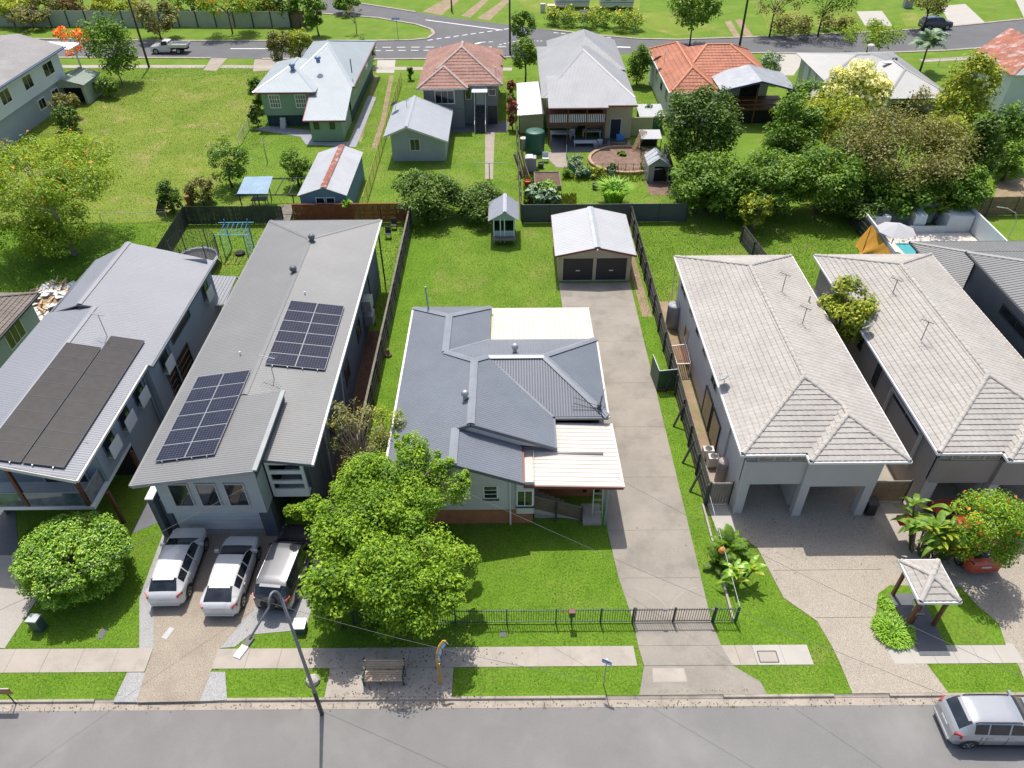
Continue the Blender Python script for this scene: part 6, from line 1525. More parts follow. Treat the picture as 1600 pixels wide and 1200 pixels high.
# pillar letterbox on the left lawn
q = P(62, 985); t = thing('letterbox', 'dark green pillar letterbox with silver lid on the left lawn', 'letterbox', (q.x, q.y, 0))
mb = MB(); mb.prism([(q.x-.24, q.y-.1), (q.x+.22, q.y-.14), (q.x+.30, q.y+.24), (q.x-.16, q.y+.28)], 0, .85); mb.build('pillar', mat('box_green', (.05, .085, .08), .4), t); mb = MB(); mb.prism([(q.x-.27, q.y-.13), (q.x+.25, q.y-.17), (q.x+.33, q.y+.27), (q.x-.19, q.y+.31)], .85, .93); mb.build('lid', M_GALV, t)
def pit(label, u, v, w, d, m, z=.012):
    q = P(u, v); mb = MB(); mb.box(q.x-w/2, q.x+w/2, q.y-d/2, q.y+d/2, z-.02, z+.012); return tag(mb.build('pit_cover', m), label, 'pit cover')
pit('grey pit lid set in the lawn left of the white cars', 160, 990, .28, .55, M_DARKPAVE); pit('grey pit lid in the verge grass behind the bus stop', 786, 991, .3, .3, M_DARKPAVE); pit('small dark pit lid in the lawn by the mail shelter', 1494, 983, .25, .4, M_DARKPAVE)
t = thing('pit_cover', 'steel framed square pit lid in the new footpath slab', 'pit cover', (P(1200, 1026).x, P(1200, 1026).y, .03))
q = P(1200, 1026, .03)
for a, b in (((-.42, -.27), (.42, -.27)), ((.42, -.27), (.42, .27)), ((.42, .27), (-.42, .27)), ((-.42, .27), (-.42, -.27))): MB().bar((q.x+a[0], q.y+a[1], .036), (q.x+b[0], q.y+b[1], .036), .045, .012).build('frame_bar', M_STEELD, t)
MB().box(q.x-.4, q.x+.4, q.y-.25, q.y+.25, .02, .035).build('lid', M_CONC, t)
q = P(594, 990); t = thing('meter_box', 'small bright green plastic meter cover in the shaded verge', 'meter cover', (q.x, q.y, 0)); mb = MB(); mb.lathe((q.x, q.y, 0), [(.15, 0), (.14, .25), (.08, .36), (.02, .38)], 10); mb.build('cover', mat('plastic_green', (.03, .32, .16), .4), t)
q = P(472, 985); t = thing('utility_box', 'dark green utility box under the yellow-green shrub by the driveway', 'utility box', (q.x, q.y, 0)); MB().box(q.x-.3, q.x+.2, q.y-.2, q.y+.3, 0, .45).build('cabinet', mat('box_green', (.05, .085, .08), .4), t); MB().box(q.x-.34, q.x+.24, q.y-.24, q.y+.34, .45, .5).build('lid', M_GALV, t)
# mail shelter
cs = [P(1438, 939, 2.35), P(1498, 937, 2.35), P(1466, 876, 2.35), P(1409, 877, 2.35)]
x0, x1 = (cs[0].x+cs[3].x)/2, (cs[1].x+cs[2].x)/2; y0, y1 = cs[0].y, cs[2].y; cx, cy = (x0+x1)/2, (y0+y1)/2
t = thing('mail_shelter', 'small open shelter with white hipped tile roof and brown posts sheltering mailboxes', 'shelter', (cx, cy, 0))
ap = (cx, cy, 2.35+.42*(x1-x0)/2); E_ = 2.35
pl = [[(x0, y0, E_), (x1, y0, E_), ap], [(x1, y0, E_), (x1, y1, E_), ap], [(x1, y1, E_), (x0, y1, E_), ap], [(x0, y1, E_), (x0, y0, E_), ap]]
r = tile_roof(t, pl, M_TILEC, M_TILECAP, [(ap, (x0, y0, E_)), (ap, (x1, y0, E_)), (ap, (x1, y1, E_)), (ap, (x0, y1, E_))], single=(0, 1, 2, 3), seed=77)
gutter(r, [(x0-.04, y0-.04, E_), (x1+.04, y0-.04, E_), (x1+.04, y1+.04, E_), (x0-.04, y1+.04, E_), (x0-.04, y0-.04, E_)], M_WHITE)
mb = MB(); mb.lathe((cx+.02, cy, ap[2]), [(.12, -.02), (.13, .08), (.05, .14)], 8); mb.build('finial', M_TILECAP, r)
for x, y in ((x0+.25, y0+.25), (x1-.25, y0+.25), (x1-.25, y1-.25), (x0+.25, y1-.25)): MB().bar((x, y, 0), (x, y, 2.3), .14, .14).build('post', M_TIMBB, t)
for z0, ya, lb in ((1.15, y0+.55, 0), (.85, y0+.3, 1)):
    m_ = thing('mailbox', ('upper' if lb == 0 else 'lower')+' silver mailbox in the tiled mail shelter', 'mailbox', (x0+.5, ya, z0), group='silver mailboxes'); mb = MB(); mb.box(x0+.32, x0+.72, ya-.1, ya+.22, z0, z0+.22); mb.build('case', M_ALU, m_); MB().box(x0+.36, x0+.68, ya-.115, ya-.1, z0+.05, z0+.09).build('slot', M_BLACK, m_)
mb = MB(); mb.box(x0+.46, x0+.56, y0+.3, y0+.36, 0, 1.3); mb.build('mailbox_post', M_TIMBB, t)
sheet_flat('pavement', [(x0+.2, y0-1.3), (x1-.15, y0-1.3), (x1-.15, y1-.2), (x0+.1, y1-.2)], .058, M_DARKPAVE, False)
# power poles and overhead lines
def pole(label, u, v, h, r=.16, m=M_TIMBD, arm=True):
    q = P(u, v); t = thing('power_pole', label, 'pole', (q.x, q.y, 0)); MB().tube([(q.x, q.y, 0), (q.x, q.y, h)], [r, r*.7], 9).build('shaft', m, t, True)
    if arm: MB().bar((q.x-1, q.y, h-.6), (q.x+1, q.y, h-.6), .1, .12).build('crossarm', m, t)
    return t
pole('dark timber power pole behind the white ute', 233, 105, 11); pole('black power pole standing between the red tiled house and the cream house', 797, 85, 11, .15, M_STEELD); pole('leaning grey power pole behind the orange tiled house', 1155, 75, 12, .17)
pole('thin clothes line pole on the green house lawn', 418, 254, 2.6, .06, M_GALV, False)
pole('short brown pole on the far verge above the street corner', 706, 18, 4.5, .15, M_TIMB, False)
sv = Vector((sdir.x/sdir.z, sdir.y/sdir.z, 0))
def overhead(label, a, b, ha, hb, ext=(0, 0)):
    A, B = P(*a, -.1), P(*b, -.1); d = B-A; A = A-d*ext[0]; B = B+d*ext[1]
    A = A+sv*ha+Vector((0, 0, ha)); B = B+sv*hb+Vector((0, 0, hb)); n = 14
    pts = [A.lerp(B, k/n)-Vector((0, 0, .35*math.sin(math.pi*k/n))) for k in range(n+1)]
    return tag(MB().tube(pts, .008, 5).build('overhead_wire', mat('wire_grey', (.12, .12, .12), .7)), label, 'wire')
overhead('thin overhead wire whose shadow crosses the road right of the street lamp', (510, 1117), (690, 1200), 4.2, 6.5, (.5, 1.2))
overhead('thin overhead wire running toward the centre house over the driveway gates', (980, 1087), (1172, 1200), 5.4, 7.0, (2.2, 1.2))
overhead('thin overhead wire above the townhouse driveway', (1218, 1094), (1375, 1200), 5.6, 7.0, (1.9, 1.2))
overhead('thin overhead wire above the white cars and left lawn', (182, 1108), (50, 1200), 5.6, 7.0, (2.2, 1.2))
# ================================================================== vehicles
def pchip(pts, x):
    xs = [p[0] for p in pts]; ys = [p[1] for p in pts]; n = len(xs)
    h = [xs[i+1]-xs[i] for i in range(n-1)]; dl = [(ys[i+1]-ys[i])/h[i] for i in range(n-1)]
    m = [dl[0]]+[0 if dl[i-1]*dl[i] <= 0 else 2*dl[i-1]*dl[i]/(dl[i-1]+dl[i]) for i in range(1, n-1)]+[dl[-1]]
    i = max(0, min(n-2, next((k for k in range(n-1) if x <= xs[k+1]), n-2))); t = (x-xs[i])/h[i]
    return (2*t**3-3*t**2+1)*ys[i]+(t**3-2*t**2+t)*h[i]*m[i]+(-2*t**3+3*t**2)*ys[i+1]+(t**3-t**2)*h[i]*m[i+1]
M_TYRE = mat("tyre", (.018, .018, .019), .8); M_RIM = mat("rim_alloy", (.45, .46, .48), .3, metal=.7); M_TRIMB = mat("plastic_black", (.02, .02, .022), .5)
M_CARG = glass_mat("car_glass", (.018, .022, .028), .05); M_LAMPR = mat("lamp_red", (.35, .012, .012), .25, coat=.5); M_LAMPC = mat("lamp_clear", (.6, .62, .65), .15, coat=.5); M_PLATE = mat("number_plate", (.62, .62, .60), .5)
def wheel_obj(t, x, y, r, side, w=.2):
    def ring(prof, name, m, parent):
        mb = MB(); n = 20; rings = []
        for rr, yy in prof: rings.append([mb.pt((x+rr*math.cos(2*math.pi*k/n), y+yy*side, r+rr*math.sin(2*math.pi*k/n))) for k in range(n)])
        for a, b in zip(rings[:-1], rings[1:]):
            for k in range(n): mb.face((a[k], b[k], b[(k+1) % n], a[(k+1) % n]) if side < 0 else (a[k], a[(k+1) % n], b[(k+1) % n], b[k]))
        mb.face(rings[-1] if side > 0 else rings[-1][::-1]); return mb.build(name, m, parent, False)
    wl = ring([(r*.6, -w), (r, -w*.9), (r, -.03), (r*.96, .0), (r*.68, .012), (r*.66, -.02)], 'wheel', M_TYRE, t)
    ring([(r*.66, -.03), (r*.64, .005), (r*.2, -.015), (r*.16, .01), (.02, .012)], 'rim', M_RIM, wl)
    mb = MB()
    for k in range(5):
        a = 2*math.pi*k/5+.6; mb.bar((x+r*.18*math.cos(a), y+side*.004, r+r*.18*math.sin(a)), (x+r*.62*math.cos(a+.12), y+side*.004, r+r*.62*math.sin(a+.12)), .03, .02, up=(0, 1, 0))
    mb.build('spokes', M_TRIMB, wl, kind='stuff')
def car(name, label, cat, loc, rz, spec, paint, group=None, roof_paint=None, lower=None):
    t = thing(name, label, cat, loc, rz, group, local=True)
    L = spec['L']; zt, zb, w, wr = spec['zt'], spec['zb'], spec['w'], spec['wr']
    brk = sorted(set([0, L]+list(spec['rw'])+list(spec['ws'])+[c for s in spec['sw'] for c in s]))
    xs = sorted(set([round(L*i/52, 4) for i in range(53)]+[round(b, 4) for b in brk])); xs = [x for i, x in enumerate(xs) if x in [round(b, 4) for b in brk] or min(abs(x-b) for b in brk) > .03]
    rows = []
    for x in xs:
        T, B, W, R = pchip(zt, x), pchip(zb, x), pchip(w, x), pchip(wr, x); B = min(B, T-.02); g = T-B
        zl = .24+(.12 if x < .12 or x > L-.12 else 0)
        rows.append([(x, W*.93, zl), (x, W*.99, .42), (x, W, (B+.42)/2), (x, W*.985, B-.04), (x, W*.96, B), (x, W*.96+(R-W*.96)*.12, B+g*.10), (x, R+(W*.96-R)*.12, T-g*.14), (x, R, T-g*.055-.01), (x, R*.85, T-.012), (x, R*.45, T-.002), (x, 0, T)])
    n = len(rows[0])
    def tagf(i, j):
        xm = (xs[i]+xs[i+1])/2
        if j == 5:
            for k, (a, b) in enumerate(spec['sw']):
                if a < xm < b: return ('side_window', k)
        if j >= 7:
            if spec['rw'][0] < xm < spec['rw'][1]: return ('rear_window', 0)
            if spec['ws'][0] < xm < spec['ws'][1]: return ('windscreen', 0)
            if roof_paint and spec['rw'][1] <= xm <= spec['ws'][0]: return ('roof', 0)
        return None
    groups = {}; body = MB()
    for side in (1, -1):
        for i in range(len(xs)-1):
            for j in range(n-1):
                q = [rows[i][j], rows[i+1][j], rows[i+1][j+1], rows[i][j+1]]; q = [(p[0]-L/2, p[1]*side, p[2]) for p in q]
                if side < 0: q = q[::-1]
                g = tagf(i, j)
                if g is None: body.poly(q)
                else:
                    key = g+((side,) if g[0] == 'side_window' else (0,)); groups.setdefault(key, MB()).poly(q)
    for r, s in ((rows[0], 1), (rows[-1], -1)):
        ring = [(p[0]-L/2, p[1], p[2]) for p in r]+[(p[0]-L/2, -p[1], p[2]) for p in r[-2::-1]]
        body.poly(ring[::-1] if s > 0 else ring)
    bt = [(x-L/2, rows[i][0][1], rows[i][0][2]) for i, x in enumerate(xs)]; body.poly(bt[::-1]+[(p[0], -p[1], p[2]) for p in bt])
    def weld(mb, name, m, parent):
        o = mb.build(name, m, parent, True); bm = bmesh.new(); bm.from_mesh(o.data); bmesh.ops.remove_doubles(bm, verts=bm.verts, dist=.0005); bm.to_mesh(o.data); bm.free(); o.data.set_sharp_from_angle(angle=math.radians(38)); return o
    weld(body, 'body', paint, t)
    for k, mb in groups.items(): weld(mb, k[0], roof_paint if k[0] == 'roof' else M_CARG, t)
    hw = lambda x: pchip(w, x)
    r = spec.get('r', .33)
    for x in spec['ax']:
        for s in (1, -1):
            arch = MB(); c = (x-L/2, s*(hw(x)-.02), r); nn = 18
            ring = [arch.pt((c[0]+(r+.06)*math.cos(a), c[1]+s*.024, c[2]+(r+.06)*math.sin(a))) for a in [math.pi*k/nn for k in range(nn+1)]]; rin = [arch.pt((c[0]+(r-.04)*math.cos(a), c[1]+s*.026, c[2]+(r-.04)*math.sin(a))) for a in [math.pi*k/nn for k in range(nn+1)]]
            for k in range(nn): arch.face((ring[k], ring[k+1], rin[k+1], rin[k]) if s < 0 else (ring[k], rin[k], rin[k+1], ring[k+1]))
            arch.build('wheel_arch', M_TRIMB, t); wheel_obj(t, x-L/2, s*(hw(x)+.008), r, s)
    for s in (1, -1):
        x = .16; tb = spec['tail']
        mb = MB(); y = hw(x)*.98; mb.bar((tb[0]-L/2, s*(hw(.05)-.10), tb[1]), (tb[0]+.26-L/2, s*(hw(.3)-.012), tb[1]+.04), .09, tb[2]); mb.build('tail_light', M_LAMPR, t)
        mb = MB(); x = L-.16; mb.bar((x-L/2-.3, s*(hw(x-.3)-.05), pchip(zt, x-.3)-.10), (x-L/2, s*(hw(x)-.08), pchip(zt, x)-.10), .1, .12); mb.build('headlight', M_LAMPC, t)
        x = spec['ws'][1]-.35; mb = MB(); b = pchip(zb, x); mb.bar((x-L/2, s*(hw(x)-.02), b+.06), (x-L/2-.03, s*(hw(x)+.17), b+.10), .12, .13, up=(0, 0, 1)); mb.build('wing_mirror', paint if not lower else M_TRIMB, t)
        for xx in [c[1]+.03 for c in spec['sw']][:-1]+[spec['sw'][-1][1]+.05, spec['sw'][0][0]+.35]:
            if spec['ax'][0]+.3 < xx: mb = MB(); b = pchip(zb, xx); mb.bar((xx-L/2, s*(hw(xx)-.004), .38), (xx-L/2, s*(hw(xx)-.004), b-.06), .012, .02, up=(0, 1, 0)); mb.build('door_seam', M_TRIMB, t)
        for xx in spec['dh']: mb = MB(); b = pchip(zb, xx); mb.bar((xx-L/2-.08, s*(hw(xx)+.0), b-.12), (xx-L/2+.08, s*(hw(xx)+.0), b-.12), .03, .03); mb.build('door_handle', paint if not lower else M_ALU, t)
        if spec.get('rails'):
            a, b = spec['rw'][1]+.1, spec['ws'][0]-.1; mb = MB(); R = pchip(wr, (a+b)/2)*.97; Tt = lambda x: pchip(zt, x)
            mb.tube([(a-L/2, s*R, Tt(a)-.03), (a+.1-L/2, s*R, Tt(a)+.05), (b-.1-L/2, s*R, Tt(b)+.05), (b-L/2, s*R, Tt(b)-.03)], .022, 6); mb.build('roof_rail', M_TRIMB if spec['rails'] == 1 else M_ALU, t)
        mb = MB(); mb.bar((spec['ax'][0]+.4-L/2, s*(hw(L/2)-.03), .27), (spec['ax'][1]-.4-L/2, s*(hw(L/2)-.03), .27), .06, .1); mb.build('sill', M_TRIMB, t)
    MB().box(-L/2-.012, -L/2+.03, -.24, .24, spec['plate'], spec['plate']+.11).build('number_plate', M_PLATE, t)
    mb = MB(); mb.box(-L/2-.03, -L/2+.06, -hw(.05)*.86, hw(.05)*.86, .32, .44); mb.build('rear_bumper', lower or M_TRIMB if spec.get('bb') else paint, t)
    mb = MB(); a = spec['rw'][1]; mb.bar((a-L/2-.06, -.5, pchip(zt, a)-.0), (a-L/2-.06, .5, pchip(zt, a)-.0), .16, .03); mb.build('spoiler', roof_paint or paint, t)
    if spec.get('spare'):
        mb = MB(); nn = 20; c = (-L/2-.12, spec['spare'][0], spec['spare'][1]); rings = []
        for rr, xx in ((.37, .12), (.37, -.08), (.3, -.12), (.2, -.11), (.18, -.08), (.02, -.08)): rings.append([mb.pt((c[0]+xx, c[1]+rr*math.cos(2*math.pi*k/nn), c[2]+rr*math.sin(2*math.pi*k/nn))) for k in range(nn)])
        for a, b in zip(rings[:-1], rings[1:]):
            for k in range(nn): mb.face((a[k], a[(k+1) % nn], b[(k+1) % nn], b[k]))
        mb.face(rings[-1]); mb.build('spare_wheel', M_TYRE, t)
    return t
HATCH = dict(L=4.45, zt=[(0, .86), (.05, .98), (.2, 1.08), (.8, 1.47), (1.3, 1.55), (2.1, 1.57), (2.7, 1.49), (3.4, 1.11), (3.6, 1.06), (4.15, .93), (4.38, .76), (4.45, .58)], zb=[(0, .80), (.3, 1.04), (1.5, 1.0), (3.3, .97), (4.2, .84), (4.45, .55)],
    w=[(0, .72), (.12, .84), (.6, .90), (2.2, .91), (3.8, .88), (4.25, .76), (4.45, .58)], wr=[(0, .64), (.25, .66), (.8, .60), (2.2, .62), (2.8, .62), (3.4, .74), (4.25, .68), (4.45, .48)],
    rw=(.24, .76), ws=(2.68, 3.42), sw=[(.75, 1.3), (1.36, 2.1), (2.16, 3.0)], ax=(.78, 3.55), tail=(.03, .92, .12), plate=.62, dh=(1.4, 2.25), r=.34)
LIFTB = dict(HATCH, zt=[(0, .88), (.05, 1.0), (.16, 1.06), (.9, 1.38), (1.6, 1.49), (2.2, 1.5), (2.75, 1.42), (3.55, 1.04), (3.7, 1.0), (4.2, .88), (4.38, .74), (4.45, .56)], rw=(.22, .92), ws=(2.7, 3.56), sw=[(.95, 1.5), (1.56, 2.25), (2.31, 3.15)], tail=(.03, .86, .22), plate=.66)
WAGON = dict(L=4.4, zt=[(0, .92), (.05, 1.04), (.14, 1.14), (.55, 1.58), (1.0, 1.66), (2.2, 1.68), (2.7, 1.6), (3.35, 1.14), (3.5, 1.09), (4.1, .99), (4.33, .82), (4.4, .6)], zb=[(0, .85), (.3, 1.08), (1.5, 1.05), (3.2, 1.02), (4.1, .9), (4.4, .56)],
    w=[(0, .70), (.1, .82), (.5, .88), (2.2, .895), (3.8, .87), (4.2, .76), (4.4, .58)], wr=[(0, .60), (.2, .62), (.7, .60), (2.2, .62), (2.8, .63), (3.4, .74), (4.2, .68), (4.4, .48)], rw=(.18, .60), ws=(2.66, 3.36), sw=[(.72, 1.25), (1.31, 2.1), (2.17, 2.95)], ax=(.75, 3.5), tail=(.04, .92, .26), plate=.72, dh=(1.45, 2.3), r=.34, rails=1, bb=0)
FOURWD = dict(L=4.7, zt=[(0, 1.05), (.05, 1.18), (.14, 1.28), (.5, 1.68), (.9, 1.75), (2.5, 1.76), (2.85, 1.68), (3.4, 1.24), (3.55, 1.19), (4.4, 1.08), (4.62, .98), (4.7, .7)], zb=[(0, .95), (.2, 1.18), (1.5, 1.16), (3.3, 1.14), (4.4, 1.05), (4.7, .65)],
    w=[(0, .80), (.1, .88), (.5, .93), (2.2, .935), (3.9, .92), (4.5, .84), (4.7, .7)], wr=[(0, .74), (.2, .74), (.7, .72), (2.2, .73), (2.8, .73), (3.4, .80), (4.5, .74), (4.7, .6)], rw=(.14, .46), ws=(2.86, 3.42), sw=[(.55, 1.2), (1.28, 2.1), (2.18, 3.05)], ax=(.95, 3.75), tail=(.02, 1.0, .3), plate=.6, dh=(1.45, 2.3), r=.38, rails=2, bb=1, spare=(.05, 1.0))
P_WHITE = mat("car_white", (.62, .62, .615), .25, .02, coat=1); P_SILV = mat("car_silver", (.42, .435, .455), .3, .02, metal=.35, coat=1); P_DARK = mat("car_dark", (.035, .032, .038), .25, .03, coat=1); P_ROOFS = mat("car_silver_roof", (.17, .175, .185), .35, .03, metal=.3, coat=.6); P_RED = mat("car_red", (.52, .075, .02), .25, .03, coat=1); P_NAVY = mat("car_slate", (.035, .05, .065), .25, .03, coat=1)
def park(spec, r, f, **k):
    d = (f-r); a = math.atan2(d.y, d.x); c = Vector((r.x, r.y, 0))+Vector((math.cos(a), math.sin(a), 0))*(spec['L']/2); return (c.x, c.y, k.get('z', .034)), a
lc, a = park(HATCH, P(258, 944, .45), P(297, 830, .8)); car('parked_car', 'white hatchback with a black tailgate window, leftmost on the brown pebble driveway', 'car', lc, a, HATCH, P_WHITE, 'cars parked on the pebble driveway')
lc, a = park(LIFTB, P(342.7, 960, .45), P(380.5, 842, .75)); car('parked_car', 'white sloping liftback with papers behind its rear window, middle of the driveway', 'car', lc, a, LIFTB, P_WHITE, 'cars parked on the pebble driveway')
lc, a = park(FOURWD, P(425, 948, .6), P(464, 838, 1.0)); car('parked_car', 'black four-wheel drive with silver roof and spare wheel beside the tree', 'car', lc, a, FOURWD, P_DARK, 'cars parked on the pebble driveway', P_ROOFS, M_TRIMB)
sx = P(1462, 1112, .7).x; car('parked_car', 'silver wagon with roof rails parked at the kerb, bottom right', 'car', (sx+2.45, 14.68, -.116), math.radians(-1), WAGON, P_SILV)
q = P(1533, 893, .35); car('parked_car', 'red-orange hatchback half hidden under the bushy tree with red flowers', 'car', (q.x+.05, q.y+2.2, .03), math.radians(92), HATCH, P_RED)
q = P(1456, 48); car('parked_car', 'dark slate wagon at the far kerb, top right', 'car', (P(1460, 45).x, P(1460, 45).y, .02), math.radians(4), dict(FOURWD, spare=None), P_NAVY)
# utility truck on the back street
UTE = dict(FOURWD, L=3.0, zt=[(0, 1.0), (.04, 1.3), (.1, 1.62), (.5, 1.74), (.95, 1.72), (1.5, 1.2), (1.65, 1.14), (2.6, 1.04), (2.92, .9), (3.0, .6)], zb=[(0, .9), (.2, 1.1), (1.4, 1.06), (2.6, .95), (3.0, .55)], w=[(0, .82), (.3, .86), (2.2, .86), (2.8, .76), (3.0, .6)], wr=[(0, .66), (.3, .68), (1.0, .68), (1.6, .76), (2.8, .68), (3.0, .5)], rw=(.06, .10), ws=(.95, 1.5), sw=[(.3, 1.15)], ax=(2.1, 2.12), dh=(.4,), rails=0, spare=None, tail=(.0, .6, .05), r=.36)
q = P(270, 82); t = car('utility_truck', 'white tray-back utility truck driving on the far street', 'truck', (q.x-1.4, q.y, .02), math.pi, UTE, P_WHITE)
MB().box(-3.9, -1.35, -.95, .95, .85, .97).build('tray', M_ALU, t)
for a in ((-3.9, -1.35, -.95, -.9), (-3.9, -1.35, .9, .95), (-3.9, -3.85, -.9, .9), (-1.4, -1.35, -.9, .9)): MB().box(a[0], a[1], a[2], a[3], .97, 1.25).build('tray_side', M_OFFW, t)
for s in (1, -1): wheel_obj(t, -2.6, s*.85, .36, s)
mb = MB(); mb.box(-3.8, -1.3, -.4, .4, .5, .85); mb.build('chassis', M_TRIMB, t)
# caravans and trailer on the far lot
def caravan(label, u, v, L, rz=0):
    q = P(u, v); t = thing('caravan', label, 'caravan', (q.x, q.y, 0), rz, 'caravans on the far lot', local=True); mb = MB(); pr = [(-L/2, .5), (L/2, .5), (L/2+.15, 1.2), (L/2-.1, 2.5), (-L/2+.1, 2.55), (-L/2-.1, 1.4)]
    for y in (-1.1, 1.1): mb.poly([(x, y, z) for x, z in (pr if y < 0 else pr[::-1])])
    for i in range(len(pr)): a, b = pr[i], pr[(i+1) % len(pr)]; mb.poly([(b[0], -1.1, b[1]), (a[0], -1.1, a[1]), (a[0], 1.1, a[1]), (b[0], 1.1, b[1])][::-1])
    mb.build('body', M_OFFW, t)
    for x in (-L*.28, L*.2): window(t, (x, -1.1, 1.7), (0, -1), 1.0, .6, M_ALU, M_GLASS)
    MB().box(-L/2+.05, L/2, -1.115, -1.1, 1.05, 1.2).build('stripe', mat('stripe_blue', (.2, .28, .4), .5), t); wheel_obj(t, 0, -1.12, .33, -1); wheel_obj(t, 0, 1.12, .33, 1)
caravan('white caravan with a blue stripe, left of the pair at the top of the picture', 893, 12, 5.6); caravan('white caravan with a blue stripe, right of the pair at the top of the picture', 962, 13, 5.4)
q = P(872, 15); t = thing('trailer', 'flat cream trailer in front of the left caravan', 'trailer', (q.x, q.y, 0)); MB().box(q.x-1.8, q.x+1.4, q.y-.7, q.y+.7, .5, .75).build('deck', M_CREAM, t); wheel_obj(t, q.x, q.y-.75, .32, -1); wheel_obj(t, q.x, q.y+.75, .32, 1)
q = P(848, 19); t = thing('utility_cabinet', 'white utility cabinet at the left end of the yellow hedge', 'cabinet', (q.x, q.y, 0)); MB().box(q.x-.4, q.x+.4, q.y-.3, q.y+.3, 0, 1.3).build('cabinet', M_OFFW, t)
for u, v, lb, m in ((622, 60, 'blue street name sign on the grassy corner', MATS['sign_blue']), (911, 48, 'small white and red sign on the far verge', M_OFFW)):
    q = P(u, v); t = thing('street_sign', lb, 'sign', (q.x, q.y, 0)); MB().tube([(q.x, q.y, 0), (q.x, q.y, 2.9)], .05, 6).build('post', M_GALV, t); MB().bar((q.x-.7, q.y-.06, 2.75), (q.x+.5, q.y-.06, 2.75), .04, .35).build('plate', m, t)
# ================================================================== plants
random.seed(11)
M_BARK = mat("bark", (.15, .115, .085), .9, .25, 3, .3, 15, .5, 20); M_BARKL = mat("bark_pale", (.34, .29, .23), .9, .25, 3, .3, 15, .5, 20); M_BARKD = mat("bark_dark", (.05, .04, .032), .9, .25, 3, .3, 15)
L_LIME = leaf_mat("leaf_lime", (.032, .074, .005), (.102, .182, .009), (.205, .278, .02), .36)
L_GLOSS = leaf_mat("leaf_gloss", (.04, .10, .008), (.10, .19, .014), (.21, .29, .035), .22, .35, .5)
L_DARK = leaf_mat("leaf_dark", (.016, .036, .006), (.044, .086, .010), (.10, .15, .020), .22)
L_MID = leaf_mat("leaf_mid", (.028, .068, .008), (.072, .135, .014), (.14, .205, .024), .28)
L_YEL = leaf_mat("leaf_yellow", (.065, .095, .008), (.155, .19, .018), (.29, .29, .035), .3)
L_OLIVE = leaf_mat("leaf_olive", (.05, .052, .015), (.11, .112, .028), (.19, .175, .05), .25)
L_BROWN = leaf_mat("leaf_brown", (.07, .04, .018), (.14, .085, .035), (.20, .15, .06), .2)
L_FEATH = leaf_mat("leaf_feather", (.05, .092, .008), (.125, .19, .013), (.23, .27, .024), .35)
L_CREAMF = leaf_mat("flower_cream", (.30, .29, .10), (.50, .47, .22), (.66, .62, .36), .2)
L_ORANGE = leaf_mat("flower_orange", (.42, .06, .015), (.65, .12, .02), (.75, .22, .03), .15)
L_YELF = leaf_mat("flower_yellow", (.38, .25, .01), (.6, .42, .02), (.7, .5, .06), .15)
L_RED = leaf_mat("leaf_red", (.07, .012, .012), (.16, .035, .03), (.28, .10, .06), .2)
L_GREY = leaf_mat("leaf_greygreen", (.05, .085, .045), (.11, .16, .09), (.19, .25, .15), .15)
L_GRASS = leaf_mat("leaf_grass", (.06, .13, .01), (.13, .24, .02), (.20, .31, .04), .3)

# the big front tree, made of a broad main crown with side boughs
c, r = plant_at(612, 790, 236, 215, 1.7, 1.1)
t = tree('shade_tree', 'big lime-green spreading tree in front of the centre house shading the bench', 'tree', (c[0]-.1, c[1]-.2), (c[0], c[1], c[2]), (r[0], r[1]*.95, r[2]), L_LIME, 42000, .15, M_BARK, nclump=110, r0=.26, cr=(.13, .24), shell=.4, nlimb=34, aspect=.5)
rng = np.random.default_rng(77)
for u, v, z, w_, n in ((470, 800, 3.4, 40, 700), (452, 798, 3.5, 22, 300), (520, 830, 3.6, 70, 1500), (500, 800, 4, 60, 900), (715, 750, 5.4, 50, 1100), (720, 870, 3.2, 60, 1300), (640, 950, 3.2, 110, 3200), (560, 925, 3.4, 110, 3200), (692, 920, 3.8, 90, 2600), (538, 850, 4.0, 130, 4200), (675, 878, 4.4, 125, 4000), (605, 900, 4.4, 150, 5200), (580, 740, 5.2, 80, 1600), (600, 960, 1.2, 90, 2200), (645, 700, 5.6, 70, 1500), (690, 720, 5.8, 50, 900), (625, 690, 5.5, 30, 500)):
    q = P(u, v, z); rr_ = w_*mpp(u, v, z)/2; pos, nrm, tint, cc, crs = clump_points(rng, (q.x, q.y, q.z), (rr_, rr_, rr_*.8), 7+n//250, n, (.22, .42)); leaf_cloud('bough', pos, nrm, .165*rng.uniform(.65, 1.3, n), tint, L_LIME, t, .5, rng=rng)
    b = MB(); b.tube([(c[0], c[1], c[2]-r[2]*.3), tuple(Vector((c[0], c[1], c[2])).lerp(q, .5)), q], [.09, .06, .02], 6, False); b.build('branch', M_BARK, t, True)
tree_at('shrub', 'yellow-green large-leaved shrub beside the black four-wheel drive', 'shrub', 520, 925, 95, 135, .1, L_LIME, 3600, .22, M_BARK, nclump=26, cr=(.25, .4), r0=.06, multi=3)
tree_at('shrub', 'thin half-bare twiggy shrub behind the big lime-green tree', 'shrub', 558, 690, 120, 140, .6, L_OLIVE, 2600, .15, M_BARKL, nclump=54, cr=(.1, .2), r0=.10, nlimb=54, multi=8)
tree_at('shrub', 'bare twig bush with brownish leaves beside the grey solar house eave', 'shrub', 608, 688, 95, 115, .4, L_YEL, 2400, .16, M_BARKL, nclump=40, cr=(.12, .22), r0=.06, nlimb=26, multi=5)
tree_at('hedge_tree', 'dense glossy round clipped tree in front of the blue-grey house', 'tree', 116, 872, 176, 142, .1, L_GLOSS, 36000, .145, M_BARK, nclump=240, cr=(.13, .19), shell=.85, r0=.12, nlimb=20, ry=.95)
